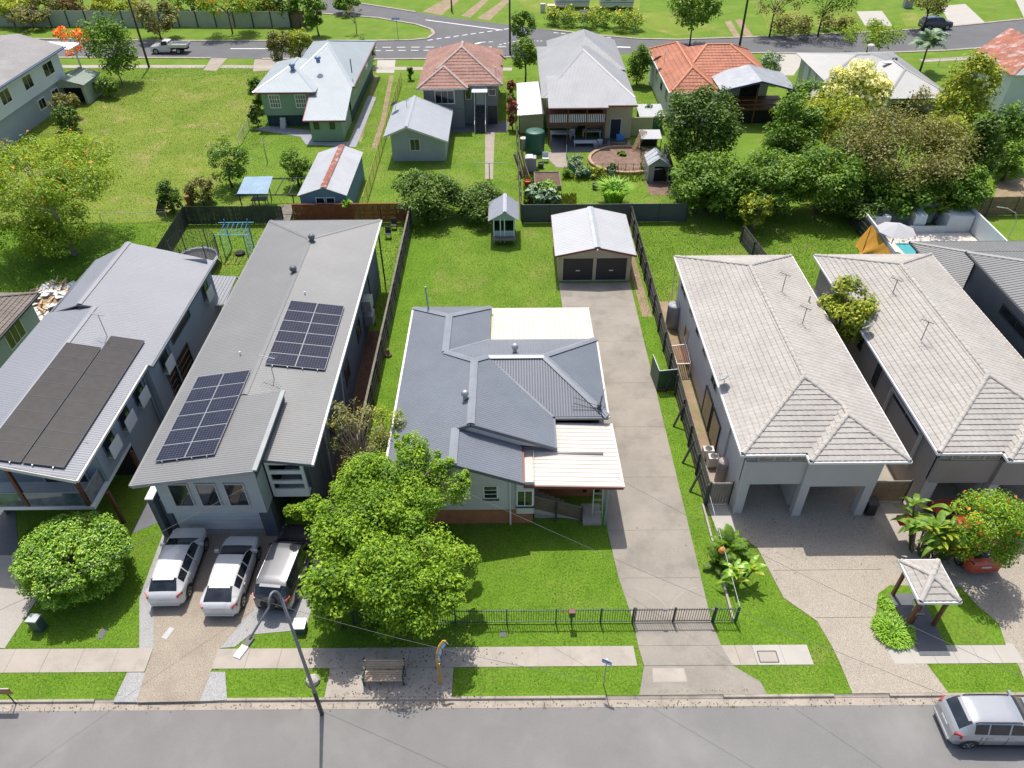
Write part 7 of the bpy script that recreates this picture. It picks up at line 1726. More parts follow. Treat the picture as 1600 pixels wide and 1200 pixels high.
# cordyline
def strap_plant(name, label, cat, u, v, n, L, W, m, droop=.8, lift=1.0, sc=(.7, 1.1), tilt=(-.7, .3), stem=0, seed=1, z=0, part='leaf', group=None):
    q = P(u, v, z); t = thing(name, label, cat, (q.x, q.y, 0), group=group, local=True)
    if stem: MB().tube([(0, 0, 0), (.03, 0, stem)], [.07, .05], 7).build('stem', M_BARKL, t)
    ms = [blade_leaf(L*k, W, droop*d, m, part, lift=lift) for k, d in ((1, 1), (.85, .8), (1.1, 1.15))]
    rosette(t, ms, n, stem, sc, seed, tilt, name=part); return t
strap_plant('cordyline', 'spiky reddish-brown cordyline at the left foot of the round clipped tree', 'plant', 70, 928, 22, .9, .09, L_BROWN, .5, .9, seed=2, stem=.5)
# palms / bird of paradise by the fence
t = None
def frond_plant(name, label, cat, u, v, n, L, ll, m, stem=0, droop=.9, lift=.9, seed=1, nl=16, tilt=(-.9, .2), lw=.05, z=0, group=None):
    q = P(u, v, z); t = thing(name, label, cat, (q.x, q.y, 0), group=group, local=True)
    if stem: MB().tube([(0, 0, 0), (.05, .05, stem*.5), (.02, .08, stem)], [.16, .12, .1], 8).build('trunk', M_BARK, t, True)
    ms = [frond(L, nl, ll, droop, m, 'frond', lift, lw), frond(L*.85, nl, ll, droop*.8, m, 'frond', lift, lw)]
    rosette(t, ms, n, stem, (.75, 1.1), seed, tilt, name='frond'); return t
frond_plant('cycad', 'bushy dark green cycad beside the first townhouse driveway', 'plant', 1137, 862, 34, 1.35, .32, L_MID, .25, .7, .8, 3, 16, (-.8, .2))
frond_plant('cycad', 'smaller cycad with a fading orange cone just below the bushy cycad', 'plant', 1120, 885, 18, 1.0, .28, L_DARK, .2, .7, .8, 4, 14)
q = P(1128, 862, .8); fl = thing('flower_cone', 'orange flower cone in the cycads beside the townhouse driveway', 'flower', (q.x, q.y, .8)); mb = MB(); mb.lathe((q.x, q.y, .78), [(.16, 0), (.2, .1), (.14, .25), (.03, .33)], 9); mb.build('cone', mat('flower_orange_soft', (.55, .25, .06), .7, .2, 8), fl)
def paddle_clump(label, u, v, stems, h, seed, m=L_MID, spread=.7, flower=None, L=1.2, W=.42):
    q = P(u, v); rnd = random.Random(seed); t = thing('paddle_plant', label, 'plant', (q.x, q.y, 0), local=True)
    ms = [blade_leaf(L, W, .75, m, 'leaf', 7, .12, .75), blade_leaf(L*1.15, W*1.1, 1.1, m, 'leaf', 7, .12, .7), blade_leaf(L*.8, W*.9, .4, L_YEL, 'leaf', 7, .12, .8)]
    for k in range(stems):
        a = rnd.uniform(0, 6.28); d = spread*math.sqrt(rnd.random()); x, y = d*math.cos(a), d*math.sin(a); hh = h*rnd.uniform(.5, 1.0)
        MB().tube([(x*.5, y*.5, 0), (x, y, hh)], [.06, .035], 6, False).build('stem', M_BARK if k % 2 else L_MID, t)
        rosette(t, ms, 6, hh, (.6, 1.1), seed*31+k, (-.7, .35), (x, y))
    return t
paddle_clump('split-leaved bird of paradise leaning over the townhouse driveway', 1152, 908, 5, 1.1, 5, L_GLOSS, .6, L=.9, W=.28)
paddle_clump('tall bird of paradise clump with yellowing leaves left of the bushy flowering tree', 1440, 862, 16, 2.6, 6, L_MID, 1.3, L=1.0, W=.32)
paddle_clump('lower bird of paradise clump above the mail shelter roof', 1470, 878, 9, 1.5, 7, L_DARK, .8, L=.95, W=.3)
tree_at('flowering_tree', 'bushy bright green tree with orange-red flowers in front of the second townhouse', 'tree', 1545, 822, 122, 140, .9, L_LIME, 11000, .13, M_BARK, nclump=60, cr=(.17, .28), shell=.5, r0=.12, flower=(L_ORANGE, 70, .17, .3))
q = P(1415, 812, 1.4); t = thing('red_bin_lid', 'bright red folded plastic crate among the yellow leaves by the side path', 'crate', (q.x, q.y, 1.1)); mb = MB(); mb.bar((q.x-.35, q.y, 1.35), (q.x+.35, q.y+.05, 1.3), .5, .25); mb.build('crate', mat('plastic_red', (.55, .02, .03), .4), t)
def tuft(label, u, v, n, L, m, seed, rx=.5, name='grass_clump', up=1.1, W=.025, cat='plant'):
    q = P(u, v); rnd = random.Random(seed); mb = MB()
    for i in range(n):
        a = rnd.uniform(0, 6.28); d = rx*math.sqrt(rnd.random()); b = Vector((q.x+d*math.cos(a), q.y+d*math.sin(a), 0)); o = a+rnd.uniform(-.8, .8); l = L*rnd.uniform(.5, 1.1); out = Vector((math.cos(o), math.sin(o), 0)); s = Vector((-out.y, out.x, 0))*W
        p1 = b+out*l*.3+Vector((0, 0, l*.55*up)); p2 = b+out*l*.75+Vector((0, 0, l*.62*up))
        mb.poly([b-s, b+s, p1+s, p1-s]); mb.poly([p1-s, p1+s, p2])
    t = thing(name, label, cat, (q.x, q.y, 0)); o = mb.build('blades', m, t, kind='stuff'); at = o.data.attributes.new("tint", 'FLOAT', 'POINT'); at.data.foreach_set("value", [random.Random(i//7).uniform(.2, .9) for i in range(len(mb.v))]); return t
tuft('bushy ornamental grass clump left of the mail shelter', 1394, 988, 900, .36, L_GRASS, 3, .85); tuft('smaller ornamental grass tuft at the driveway edge above the bushy clump', 1383, 945, 160, .25, L_GRASS, 4, .3)
tuft('tall lemongrass clump behind the dark grey metal fence', 958, 318, 420, 2.0, L_GRASS, 5, .7, up=1.5, W=.05)
tree_at('tree', 'yellow-green tree squeezed between the two cream tile roofs', 'tree', 1320, 490, 88, 118, 2.2, L_YEL, 7000, .24, M_BARK, nclump=38, cr=(.2, .32), r0=.14)
# hedge behind the centre lawn
tree_at('hedge', 'dark leafy hedge shrub left of the playhouse', 'hedge', 668, 305, 118, 80, .1, L_DARK, 6000, .3, M_BARKD, nclump=60, cr=(.2, .32), r0=.1, multi=3)
tree_at('hedge', 'dark leafy hedge shrub right behind the playhouse', 'hedge', 748, 315, 105, 62, .1, L_DARK, 4500, .3, M_BARKD, nclump=46, cr=(.22, .34), r0=.1, multi=3)
tree_at('hedge', 'lighter green top of the hedge at the fibro garage side', 'hedge', 640, 285, 60, 45, 1.2, L_MID, 1600, .28, M_BARK, nclump=20, r0=.08)
# left yards
c, r = plant_at(60, 285, 270, 200, 1.2)
tree('feathery_tree', 'broad feathery yellow-green tree with a few orange blooms at the left edge', 'tree', (c[0]+1, c[1]-1), (c[0], c[1], c[2]+.3), (r[0], r[1]*1.15, r[2]*.5), L_FEATH, 24000, .26, M_BARKL, nclump=150, r0=.2, cr=(.12, .2), shell=.4, nlimb=30, aspect=.4, top=.55, flower=(L_ORANGE, 110, .2, 1), multi=3)
tree_at('feathery_tree', 'lower feathery tree bough hanging over the fallen rail fence', 'tree', 70, 355, 170, 75, .6, L_FEATH, 7000, .28, M_BARK, nclump=70, r0=.14, cr=(.14, .24), shell=.3, nlimb=20, aspect=.4)
for a in (('citrus_tree', 'light green citrus tree in the yard left of the blue pergola sheet', 'tree', 352, 250, 78, 75, .5, L_MID, 2400, .3, M_BARK), ('shrub', 'dense dark rounded shrub at the corner of the mossy fence', 'shrub', 312, 297, 52, 46, .1, L_OLIVE, 2000, .26, M_BARK), ('shrub', 'loose dark green shrub beside the leaning black bin', 'shrub', 264, 306, 42, 52, .1, L_DARK, 1500, .28, M_BARK),
          ('citrus_tree', 'small bright green tree against the silver rust-streaked shed', 'tree', 461, 258, 50, 56, .4, L_MID, 1800, .28, M_BARK), ('shrub', 'dark green tree beside the carport on the vacant lot edge', 'tree', 172, 72, 92, 100, .6, L_MID, 4200, .42, M_BARKL), ('shrub', 'olive topped shrub in front of the pale green carport', 'shrub', 100, 160, 48, 32, .8, L_OLIVE, 1300, .3, M_BARK), ('shrub', 'dark shrub under the olive topped one at the lot edge', 'shrub', 104, 184, 48, 40, .1, L_DARK, 1500, .32, M_BARK),
          ('shrub', 'mid green shrub beside the right wall of the pale green carport', 'shrub', 166, 134, 46, 34, .1, L_MID, 1200, .34, M_BARK), ('shrub', 'dark green shrub at the back corner of the green house', 'shrub', 399, 180, 26, 34, .1, L_DARK, 900, .32, M_BARK), ('shrub', 'leafy shrub along the left wall of the green house', 'shrub', 400, 142, 28, 55, .1, L_MID, 1200, .34, M_BARK),
          ('street_tree', 'yellow-topped street tree left of the green house roof', 'tree', 466, 68, 46, 52, 1.2, L_YEL, 1900, .38, M_BARK), ('street_tree', 'olive street tree beside the yellow-topped one', 'tree', 436, 72, 42, 62, 1.0, L_OLIVE, 1900, .36, M_BARKL), ('shrub', 'dark round clipped shrub in front of the green house', 'shrub', 569, 80, 38, 40, .2, L_DARK, 2200, .3, M_BARK),
          ('street_tree', 'round dark tree in the front yard of the cream house', 'tree', 821, 84, 50, 52, 1.6, L_MID, 2400, .34, M_BARK), ('street_tree', 'leafy tree behind the black power pole', 'tree', 816, 40, 50, 52, 1.0, L_MID, 1900, .4, M_BARK), ('hedge', 'tall green hedge between the cream house and the orange tiled house', 'hedge', 998, 98, 42, 62, .1, L_MID, 2600, .32, M_BARK),
          ('street_tree', 'dark crowned tree on the far verge above the orange roof', 'tree', 1086, 8, 74, 66, 2.0, L_MID, 2400, .45, M_BARK), ('street_tree', 'thin pale tree on the far verge, first right of the leaning power pole', 'tree', 1214, -2, 66, 50, 2.6, L_OLIVE, 700, .4, M_BARKD), ('street_tree', 'thin dark-stemmed tree on the far verge above the white roofed house', 'tree', 1292, -4, 80, 52, 2.6, L_MID, 900, .4, M_BARKD), ('street_tree', 'small tree shading the dark slate wagon', 'tree', 1457, -2, 60, 46, 2.0, L_OLIVE, 1100, .4, M_BARKD),
          ('shrub', 'grey-green shrub beside the front drive right of the orange roof', 'shrub', 1205, 100, 42, 46, .1, L_GREY, 1100, .34, M_BARK), ('feathery_tree', 'flat yellow-green feathery tree behind the pale grey roof', 'tree', 1362, 52, 104, 30, 1.5, L_FEATH, 1900, .4, M_BARK), ('shrub', 'olive roadside hedge left part, far verge', 'hedge', 1238, 38, 84, 26, .1, L_OLIVE, 1400, .4, M_BARK), ('shrub', 'olive roadside hedge right part, beside the pale drive', 'hedge', 1308, 34, 66, 26, .1, L_OLIVE, 1200, .4, M_BARK),
          ('shrub', 'young bare sapling on the grassy street corner', 'tree', 553, 20, 30, 30, 1.2, L_OLIVE, 90, .3, M_BARKL), ('shrub', 'small dark conifer in the front yard left of the rose tiled house', 'shrub', 641, 112, 12, 22, .1, L_DARK, 500, .26, M_BARK), ('shrub', 'red croton beside the cream house lean-to', 'shrub', 798, 135, 16, 26, .2, L_RED, 500, .3, M_BARK), ('shrub', 'orange and dark red croton beside the yard slab', 'shrub', 801, 176, 20, 48, .1, L_RED, 800, .28, M_BARK), ('shrub', 'small green shrub between the two crotons', 'shrub', 799, 155, 18, 20, .1, L_MID, 500, .28, M_BARK)):
    a = list(a)
    if a[4] < 25: a[5] *= 1.25; a[6] *= 1.15; a[9] = int(a[9]*1.7)
    tree_at(*a, nclump=max(6, int(a[9]**.5*.75)), cr=(.2, .34), r0=.09 if a[0] in ('shrub', 'hedge') else .13)
tree_at('poinciana_tree', 'flame-orange flowering tree in front of the far left carport', 'tree', 112, 66, 62, 44, 2.4, L_MID, 260, .34, M_BARKL, nclump=16, r0=.1, flower=(L_ORANGE, 520, .3, .8), cr=(.2, .34))
# trees behind the pale panel fence
for i, (u, v, w_, h_, lm, fl, lb) in enumerate(((10, 4, 80, 40, L_YEL, None, 'yellow-olive tree behind the panel fence at the top left corner'), (78, 2, 70, 36, L_OLIVE, None, 'olive tree behind the panel fence, second from the left'), (135, 2, 70, 40, L_BROWN, None, 'brownish tree behind the panel fence left of the power pole'), (182, 6, 60, 36, L_YEL, None, 'yellow-green tree behind the panel fence at the power pole'),
        (241, 22, 62, 52, L_OLIVE, None, 'drooping olive tree in front of the pale panel fence'), (296, 2, 70, 40, L_MID, (L_ORANGE, 60, .4, .8), 'green tree with orange blooms behind the panel fence'), (352, 0, 90, 44, L_FEATH, (L_ORANGE, 90, .4, .8), 'feathery street tree with orange blooms and a bare trunk'), (412, 2, 60, 40, L_MID, (L_ORANGE, 110, .4, .8), 'tree with heavy orange blooms near the fence end'), (455, 6, 50, 40, L_DARK, None, 'dark palm-like tree behind the fence end'), (492, 14, 36, 56, L_MID, None, 'leafy green shrubs wrapping the brown fence corner'), (45, 22, 60, 24, L_OLIVE, None, 'low olive bush behind the panel fence'), (540, 3, 40, 20, L_MID, None, 'green bush above the side street bend'))):
    k = tree_at('street_tree', lb, 'tree', u, v+2, w_*1.2, h_*1.1, .6 if i not in (6,) else 2.4, lm, 2000, .48, M_BARK, nclump=24, cr=(.2, .34), r0=.14, flower=fl)
for i, (u, lb) in enumerate(((880, 'left end of the yellow-flowering roadside hedge'), (932, 'middle of the yellow-flowering roadside hedge'), (980, 'right end of the yellow-flowering roadside hedge'))):
    tree_at('hedge', lb, 'hedge', u, 22+i*4, 62, 30, .1, L_MID, 1300, .36, M_BARK, nclump=24, cr=(.24, .36), r0=.05, flower=(L_YELF, 150, .26, .8))
# the wooded back yards on the right
for a in (('shade_tree', 'large dark dense tree in front of the orange tiled house', 'tree', 1094, 200, 124, 130, .5, L_DARK, 9500, .34, M_BARK), ('shade_tree', 'dark rounded lower tree below the large dense one', 'tree', 1110, 285, 120, 90, .2, L_MID, 6000, .34, M_BARKD), ('hedge_tree', 'bright green dense tree over the chain-wire fence', 'tree', 1200, 285, 120, 100, .2, L_MID, 6500, .32, M_BARK), ('shade_tree', 'mid green tree right of the white awning', 'tree', 1238, 205, 84, 110, .4, L_MID, 4200, .36, M_BARK),
          ('shade_tree', 'yellow-green tree below the cream-flowering one', 'tree', 1296, 188, 110, 85, .8, L_YEL, 4600, .34, M_BARK), ('hedge_tree', 'dense leafy green tree above the second lawn', 'tree', 1290, 275, 120, 105, .3, L_MID, 6500, .32, M_BARK), ('olive_tree', 'wide olive-brown fine-leaved tree in the middle of the wooded yards', 'tree', 1408, 238, 205, 135, .8, L_OLIVE, 13000, .27, M_BARKL), ('tall_tree', 'tall yellow-green tree beside the rusty roofed house', 'tree', 1512, 150, 80, 140, .8, L_YEL, 5000, .36, M_BARK),
          ('shade_tree', 'dark tree with reddish new leaves near the dry yard', 'tree', 1530, 240, 66, 120, .3, L_DARK, 3600, .34, M_BARK), ('shade_tree', 'dark green tree under the rusty roofed house', 'tree', 1575, 205, 66, 90, .3, L_MID, 2600, .36, M_BARK), ('shrub', 'brownish bush by the pale grey roof corner', 'shrub', 1455, 165, 84, 60, .4, L_OLIVE, 2400, .32, M_BARK), ('hedge_tree', 'dark low trees behind the white pool wall', 'tree', 1350, 318, 100, 50, .2, L_DARK, 3400, .32, M_BARK), ('shade_tree', 'shaded green tree left of the dry yard', 'tree', 1490, 290, 100, 85, .2, L_MID, 3800, .34, M_BARK), ('shrub', 'light green loose shrub at the short grey dividing fence', 'shrub', 1182, 330, 52, 60, .2, L_YEL, 1600, .3, M_BARK), ('shrub', 'green shrub at the right edge below the white stair', 'shrub', 1580, 250, 50, 55, .2, L_MID, 1300, .34, M_BARK), ('shade_tree', 'dark filler tree between the dense and olive trees', 'tree', 1345, 235, 90, 90, .3, L_MID, 3600, .34, M_BARK), ('shade_tree', 'green understorey tree left of the olive tree foot', 'tree', 1395, 300, 110, 75, .1, L_MID, 3800, .34, M_BARKD), ('shade_tree', 'yellow-green understorey tree below the brownish bush', 'tree', 1465, 225, 90, 90, .2, L_YEL, 3200, .34, M_BARK),
          ('shade_tree', 'dark leafy tree under the orange house deck corner', 'tree', 1262, 160, 70, 70, .2, L_MID, 2600, .36, M_BARK), ('shade_tree', 'low green shrubs joining the two dark trees', 'tree', 1150, 305, 100, 62, .1, L_MID, 3400, .32, M_BARKD), ('shade_tree', 'dark green tree filling behind the dense leafy one', 'tree', 1250, 250, 80, 70, .2, L_DARK, 2600, .34, M_BARKD)):
    a = list(a); a[5] *= 1.16; a[6] *= 1.1; a[9] = int(a[9]*1.3)
    tree_at(*a, nclump=max(10, int(a[9]**.5)), cr=(.15, .27), r0=.18, shell=.5)
tree_at('blossom_tree', 'cream-flowering rounded tree below the pale grey roof', 'tree', 1336, 148, 112, 104, 1.0, L_YEL, 4200, .32, M_BARK, nclump=70, cr=(.15, .25), r0=.18, flower=(L_CREAMF, 2200, .36, 1))
tree_at('blossom_tree', 'reddish tipped sapling top beside the dark tree with new leaves', 'tree', 1543, 205, 22, 32, 4.5, L_RED, 400, .3, M_BARK, nclump=10, r0=.06)
frond_plant('palm_tree', 'feathery palm behind the pale grey roof', 'palm', 1437, 112, 26, 3.2, .8, L_GREY, 3.0, 1.0, 1.0, 8, 16, (-.9, .3), .09)
frond_plant('palm_tree', 'palm at the top left fence corner', 'palm', 470, 44, 18, 2.6, .7, L_MID, 3.2, 1.0, 1.0, 9, 14, (-.8, .3), .1)
for u, v, z, s, lb in ((1398, 342, 1.6, 8, 'banana plant with tall broad leaves in the left pool planter'), (1455, 346, .6, 9, 'leafy banana plants in the right pool planter')):
    paddle_clump(lb, u, v, 8, 2.2 if s == 8 else 1.5, s, L_MID, 1.0, L=2.0, W=.6)
frond_plant('pandanus', 'small spiky tree in front of the red-brown fence', 'plant', 546, 346, 30, .7, .25, L_GRASS, 1.6, .8, .8, 12, 8, (-1.0, .3), .05)
strap_plant('bromeliad', 'yellow-centred bromeliad in the white planter behind the grey solar house', 'plant', 470, 342, 20, .8, .14, L_YEL, .5, .6, seed=6, stem=.6)
tree_at('vegetable_patch', 'grey-green cabbage patch in the vegetable garden', 'vegetables', 850, 303, 62, 30, .02, L_GREY, 700, .5, M_BARK, nclump=26, cr=(.2, .3), r0=.03, aspect=.8)
tree_at('vegetable_patch', 'bright green seedlings in the raised timber bed', 'vegetables', 858, 291, 40, 12, .4, L_GRASS, 500, .3, M_BARK, nclump=14, r0=.03)
for u, v, w_, h_, lm, lb in ((898, 252, 34, 22, L_GREY, 'silvery herbs along the curved green garden edging'), (912, 270, 40, 20, L_GREY, 'grey-green herbs at the front of the oval garden bed'), (932, 268, 30, 22, L_YEL, 'yellow-green bushy plant in front of the oval garden bed'), (958, 262, 24, 16, L_DARK, 'dark leafy plant in front of the oval garden bed'), (885, 270, 20, 14, L_MID, 'small green plant beside the lawn strip of the vegetable yard'), (972, 240, 16, 8, L_MID, 'seedlings at the back of the oval garden bed'), (1012, 175, 14, 36, L_GREY, 'bluish shrub along the boundary of the cream house'), (1010, 262, 22, 10, L_MID, 'creeping plant at the right end of the oval bed')):
    tree_at('garden_plant', lb, 'plant', u, v, w_, h_, .03, lm, 360, .3, M_BARK, nclump=10, r0=.03, cr=(.25, .4))
# ================================================================== play things and garden objects
# trampoline with safety net
q = P(312, 416); t = thing('trampoline', 'round trampoline with black net enclosure behind the blue-grey house', 'trampoline', (q.x, q.y, 0)); R_ = 1.75
M_NET = mat("net_black", (.02, .022, .02), .8)
mb = MB(); n = 24; ra = [mb.pt((q.x+R_*math.cos(2*math.pi*k/n), q.y+R_*math.sin(2*math.pi*k/n), .8)) for k in range(n)]; mb.face(ra); mb.build('mat', M_STEELD, t)
mb = MB(); ri = [(q.x+r*math.cos(2*math.pi*k/n), q.y+r*math.sin(2*math.pi*k/n), .82) for k in range(n) for r in (R_-.25, R_+.05)]
for k in range(n): a, b, c, d = ri[2*k], ri[2*k+1], ri[(2*k+3) % (2*n)], ri[(2*k+2) % (2*n)]; mb.poly([a, b, c, d])
mb.build('pad', M_GALV, t)
for k in range(6):
    a = 2*math.pi*k/6+.3; p = Vector((q.x+R_*math.cos(a), q.y+R_*math.sin(a), 0)); MB().tube([p, p+Vector((0, 0, 2.6))], .035, 6).build('pole', M_STEELD, t)
mb = MB()
for k in range(36):
    a = 2*math.pi*k/36; b = 2*math.pi*(k+1)/36
    p0, p1 = (q.x+R_*math.cos(a), q.y+R_*math.sin(a)), (q.x+R_*math.cos(b), q.y+R_*math.sin(b))
    for j in range(14): mb.bar((p0[0], p0[1], .85+j*.125), (p1[0], p1[1], .85+j*.125), .02, .02)
    mb.bar((p0[0], p0[1], .85), (p0[0], p0[1], 2.45), .012, .012)
mb.build('net', M_NET, t, kind='stuff')
# climbing frame
q = P(372, 404); t = thing('climbing_frame', 'blue and green metal climbing frame with ladder rungs on the small lawn', 'climbing frame', (q.x, q.y, 0))
M_BLUEM = mat("metal_blue", (.06, .18, .45), .4); M_GREENM = mat("metal_green", (.20, .42, .20), .45)
X0, X1, Y0, Y1 = q.x-1.0, q.x+.9, q.y, q.y+1.7
for x in (X0, X1):
    for y in (Y0, Y1): MB().tube([(x, y, 0), (x, y, 2.2 if y == Y0 else 2.7)], .05, 6).build('upright', M_GREENM if y == Y0 else M_BLUEM, t)
for i in range(7): MB().tube([(X0, Y0, .3+i*.28), (X0, Y1, .3+i*.28)], .025, 5).build('rung', M_GREENM, t); MB().tube([(X1, Y0, .3+i*.28), (X1, Y1, .3+i*.28)], .025, 5).build('rung', M_BLUEM, t)
for i in range(6): MB().tube([(X0+(X1-X0)*i/5, Y0, 2.15), (X0+(X1-X0)*i/5, Y1, 2.4)], .028, 5).build('monkey_bar', M_BLUEM, t)
for y in (Y0, Y1): MB().tube([(X0-.5, y, 2.15 if y == Y0 else 2.4), (X1+.5, y, 2.15 if y == Y0 else 2.4)], .035, 6).build('top_bar', mat('metal_aqua', (.15, .5, .6), .4), t)
tb = thing('tyre', 'black tyre lying under the climbing frame', 'tyre', (q.x, q.y+.7, 0)); mb = MB(); mb.lathe((q.x, q.y+.7, 0), [(.2, .02), (.38, .0), (.42, .1), (.38, .2), (.2, .18)], 16); mb.build('ring', M_TYRE, tb)
# planter, plank walk, chairs by the red fence
x0, y0 = P(461, 346).x, P(465, 346).y; t = thing('planter_box', 'white framed planter box against the red-brown fence', 'planter', (x0+.8, y0, 0))
for a, b in (((0, 0), (1.6, 0)), ((1.6, 0), (1.6, 1.2)), ((1.6, 1.2), (0, 1.2)), ((0, 1.2), (0, 0))): MB().bar((x0+a[0], y0+a[1], .4), (x0+b[0], y0+b[1], .4), .12, .8).build('side', M_OFFW, t)
MB().box(x0+.06, x0+1.54, y0+.06, y0+1.14, .6, .7).build('soil', M_SOIL, t)
c4 = [P(428, 345, .5), P(453, 345, .5), P(460, 320, .5), P(440, 320, .5)]; t = thing('timber_walk', 'raised grey plank walk between the mossy and red-brown fences', 'walkway', (c4[0].x, c4[0].y, 0))
for i in range(12): MB().bar(c4[0].lerp(c4[3], (i+.5)/12), c4[1].lerp(c4[2], (i+.5)/12), .26, .05).build('plank', M_TIMB, t)
for u, v, lb in ((607, 372, 'dark metal garden chair lying on the narrow lawn, nearer the house'), (616, 358, 'dark metal garden chair near the red-brown fence')):
    q = P(u, v); t = thing('garden_chair', lb, 'chair', (q.x, q.y, 0), group='dark garden chairs'); MB().box(q.x-.25, q.x+.25, q.y-.25, q.y+.25, .42, .46).build('seat', M_STEELD, t); MB().box(q.x-.25, q.x+.25, q.y+.22, q.y+.26, .46, .95).build('backrest', M_STEELD, t)
    for dx in (-.22, .22):
        for dy in (-.22, .22): MB().bar((q.x+dx, q.y+dy, 0), (q.x+dx, q.y+dy, .42), .035, .035).build('leg', M_STEELD, t)
q = P(607, 556); t = thing('garden_ornament', 'small tan garden ornament on the lawn by the long paling fence', 'ornament', (q.x, q.y, 0)); mb = MB(); mb.lathe((q.x, q.y, 0), [(.22, 0), (.26, .15), (.14, .3), (.1, .55), (.03, .62)], 10); mb.build('body', M_TIMBT, t)
q = P(250, 332); t = thing('wheelie_bin', 'black bin leaning under the loose shrub', 'bin', (q.x, q.y, 0)); mb = MB(); mb.bar((q.x, q.y, 0), (q.x+.5, q.y, 1.0), .6, .6); mb.build('body', M_TRIMB, t); MB().bar((q.x+.45, q.y, 1.02), (q.x+.55, q.y, 1.1), .7, .66).build('lid', M_STEELD, t)
q = P(298, 318); t = thing('terracotta_pot', 'brown pot at the corner of the mossy fence', 'pot', (q.x, q.y, 0)); mb = MB(); mb.lathe((q.x, q.y, 0), [(.3, 0), (.42, .5), (.45, .8), (.4, .85)], 12); mb.build('pot', mat('terracotta', (.30, .13, .05), .8), t)
q = P(408, 322); t = thing('workbench', 'dark covered table under the pergola', 'table', (q.x, q.y, 0)); MB().box(q.x-.7, q.x+.7, q.y-.4, q.y+.4, .7, .8).build('tabletop', M_DKBLUE, t)
for dx in (-.6, .6):
    for dy in (-.32, .32): MB().bar((q.x+dx, q.y+dy, 0), (q.x+dx, q.y+dy, .7), .06, .06).build('leg', M_STEELD, t)
# demolition rubble by the left cottage
M_PINE = mat("pine_offcut", (.55, .38, .22), .8, .2, 3); M_BOARDW = mat("plaster_offcut", (.66, .65, .62), .7, .1, 3)
rnd = random.Random(21); q0 = P(78, 478)
cpile = [link('timber_offcut', MB().bar((-.9, 0, 0), (.9, 0, 0), .12, .06).build('timber_offcut', M_PINE).data), ]
bpy.data.objects.remove([o for o in COL.objects if o.name.startswith('timber_offcut')][0])
me_a = [o for o in COL.objects if o.name.startswith('timber_offcut')][0].data
for o in [o for o in COL.objects if o.name.startswith('timber_offcut')]: bpy.data.objects.remove(o)
mbx = MB().box(-.5, .5, -.3, .3, -.02, .02); me_b = bpy.data.meshes.new('board_offcut'); me_b.from_pydata(mbx.v, [], mbx.f); me_b.materials.append(M_BOARDW)
heap = thing('rubble_heap', 'heap of broken timber and white board offcuts beside the blue-grey house', 'rubble', (q0.x, q0.y, 0), local=True)
mb = MB(); mb.lathe((0, 0, 0), [(2.3, 0), (1.8, .3), (.9, .6), (.1, .75)], 12); mb.build('mound', M_DIRT, heap)
for i in range(120):
    a = rnd.uniform(0, 6.28); d = 2.6*math.sqrt(rnd.random()); o = link('offcut', me_a if i % 2 else me_b, heap); o.location = (d*math.cos(a)*.9, d*math.sin(a)*1.2, .12+.7*(1-d/2.6)+rnd.uniform(0, .2)); o.rotation_euler = (rnd.uniform(-.4, .4), rnd.uniform(-.4, .4), rnd.uniform(0, 3.14)); s = rnd.uniform(.5, 1.2); o.scale = (s, rnd.uniform(.6, 1.3), 1)
# awning between the two left houses
t = thing('shade_roof', 'flat pale metal shade roof between the two left houses', 'awning', (-20, 47, 0)); c4 = [P(330, 478, 2.4), P(350, 478, 2.4), P(370, 432, 2.4), P(330, 430, 2.4)]; metal_roof(t, [[tuple(p) for p in c4]], 'rib', M_ROOFS, name='roof')
for p in c4: MB().bar((p.x, p.y, 0), (p.x, p.y, 2.35), .08, .08).build('post', M_GALV, t)
# ---------------------------------------------------------------- pool garden
M_POOLW = mat("pool_white", (.66, .67, .67), .6, .04, .8); M_WATER = mat("pool_water", (.10, .42, .46), .05, .12, .9); M_TILEP = mat("pool_paving", (.62, .57, .51), .7, .05, 1)
def wbar(t, a, b, h, th, name='wall'): a, b = Vector((a[0], a[1], 0)), Vector((b[0], b[1], 0)); return MB().bar(a+Vector((0, 0, h/2)), b+Vector((0, 0, h/2)), th, h).build(name, M_POOLW, t)
pa, pb, pc_, pd_ = (30.1, 59.2), (39.5, 59.2), (39.4, 52.4), (29.95, 51)
t = thing('pool_wall', 'white rendered courtyard walls round the backyard pool', 'wall', (34.5, 56, 0))
wbar(t, pa, pd_, 1.8, .14); wbar(t, (30.0, 59.25), (39.5, 59.25), 1.8, .14); wbar(t, pb, pc_, 1.8, .14); 
for x0, x1 in ((30.3, 32.2), (37.2, 39.3)): MB().box(x0, x1, 57.4, 59.1, 0, 1.5).build('planter', M_POOLW, t)
MB().box(32.2, 37.2, 57.3, 57.5, 0, .6).build('planter', M_POOLW, t); MB().box(34.4, 35.4, 57.6, 59.1, 0, 1.5).build('planter', M_POOLW, t)
sheet_flat('pool_paving', [(31, 50), (39.3, 50), (39.3, 57.3), (30.2, 57.3), (30.1, 54)], .03, M_TILEP); sheet_flat('pool_deck', [(30.1, 50), (31.8, 50), (31.2, 54.5), (30.1, 55.5)], .036, M_DARKPAVE)
mb = MB(); mb.prism([(32.6, 50), (38, 50), (38.3, 55.3), (32.2, 55.3)], -.3, .045); EXCL.append([(30, 49), (39.5, 49), (39.5, 59.3), (30, 59.3)]); structure('pool_water', mb, M_WATER)
tc_ = MB(); tc_.box(32.2, 38.4, 55.28, 55.5, .0, .09); structure('pool_coping', tc_, mat('coping_teal', (.16, .33, .33), .5))
q = P(1404, 372); t = thing('pool_umbrella', 'big pale grey octagonal umbrella over the pool paving', 'umbrella', (q.x, q.y, 0)); u0 = P(1401, 358, 2.3)
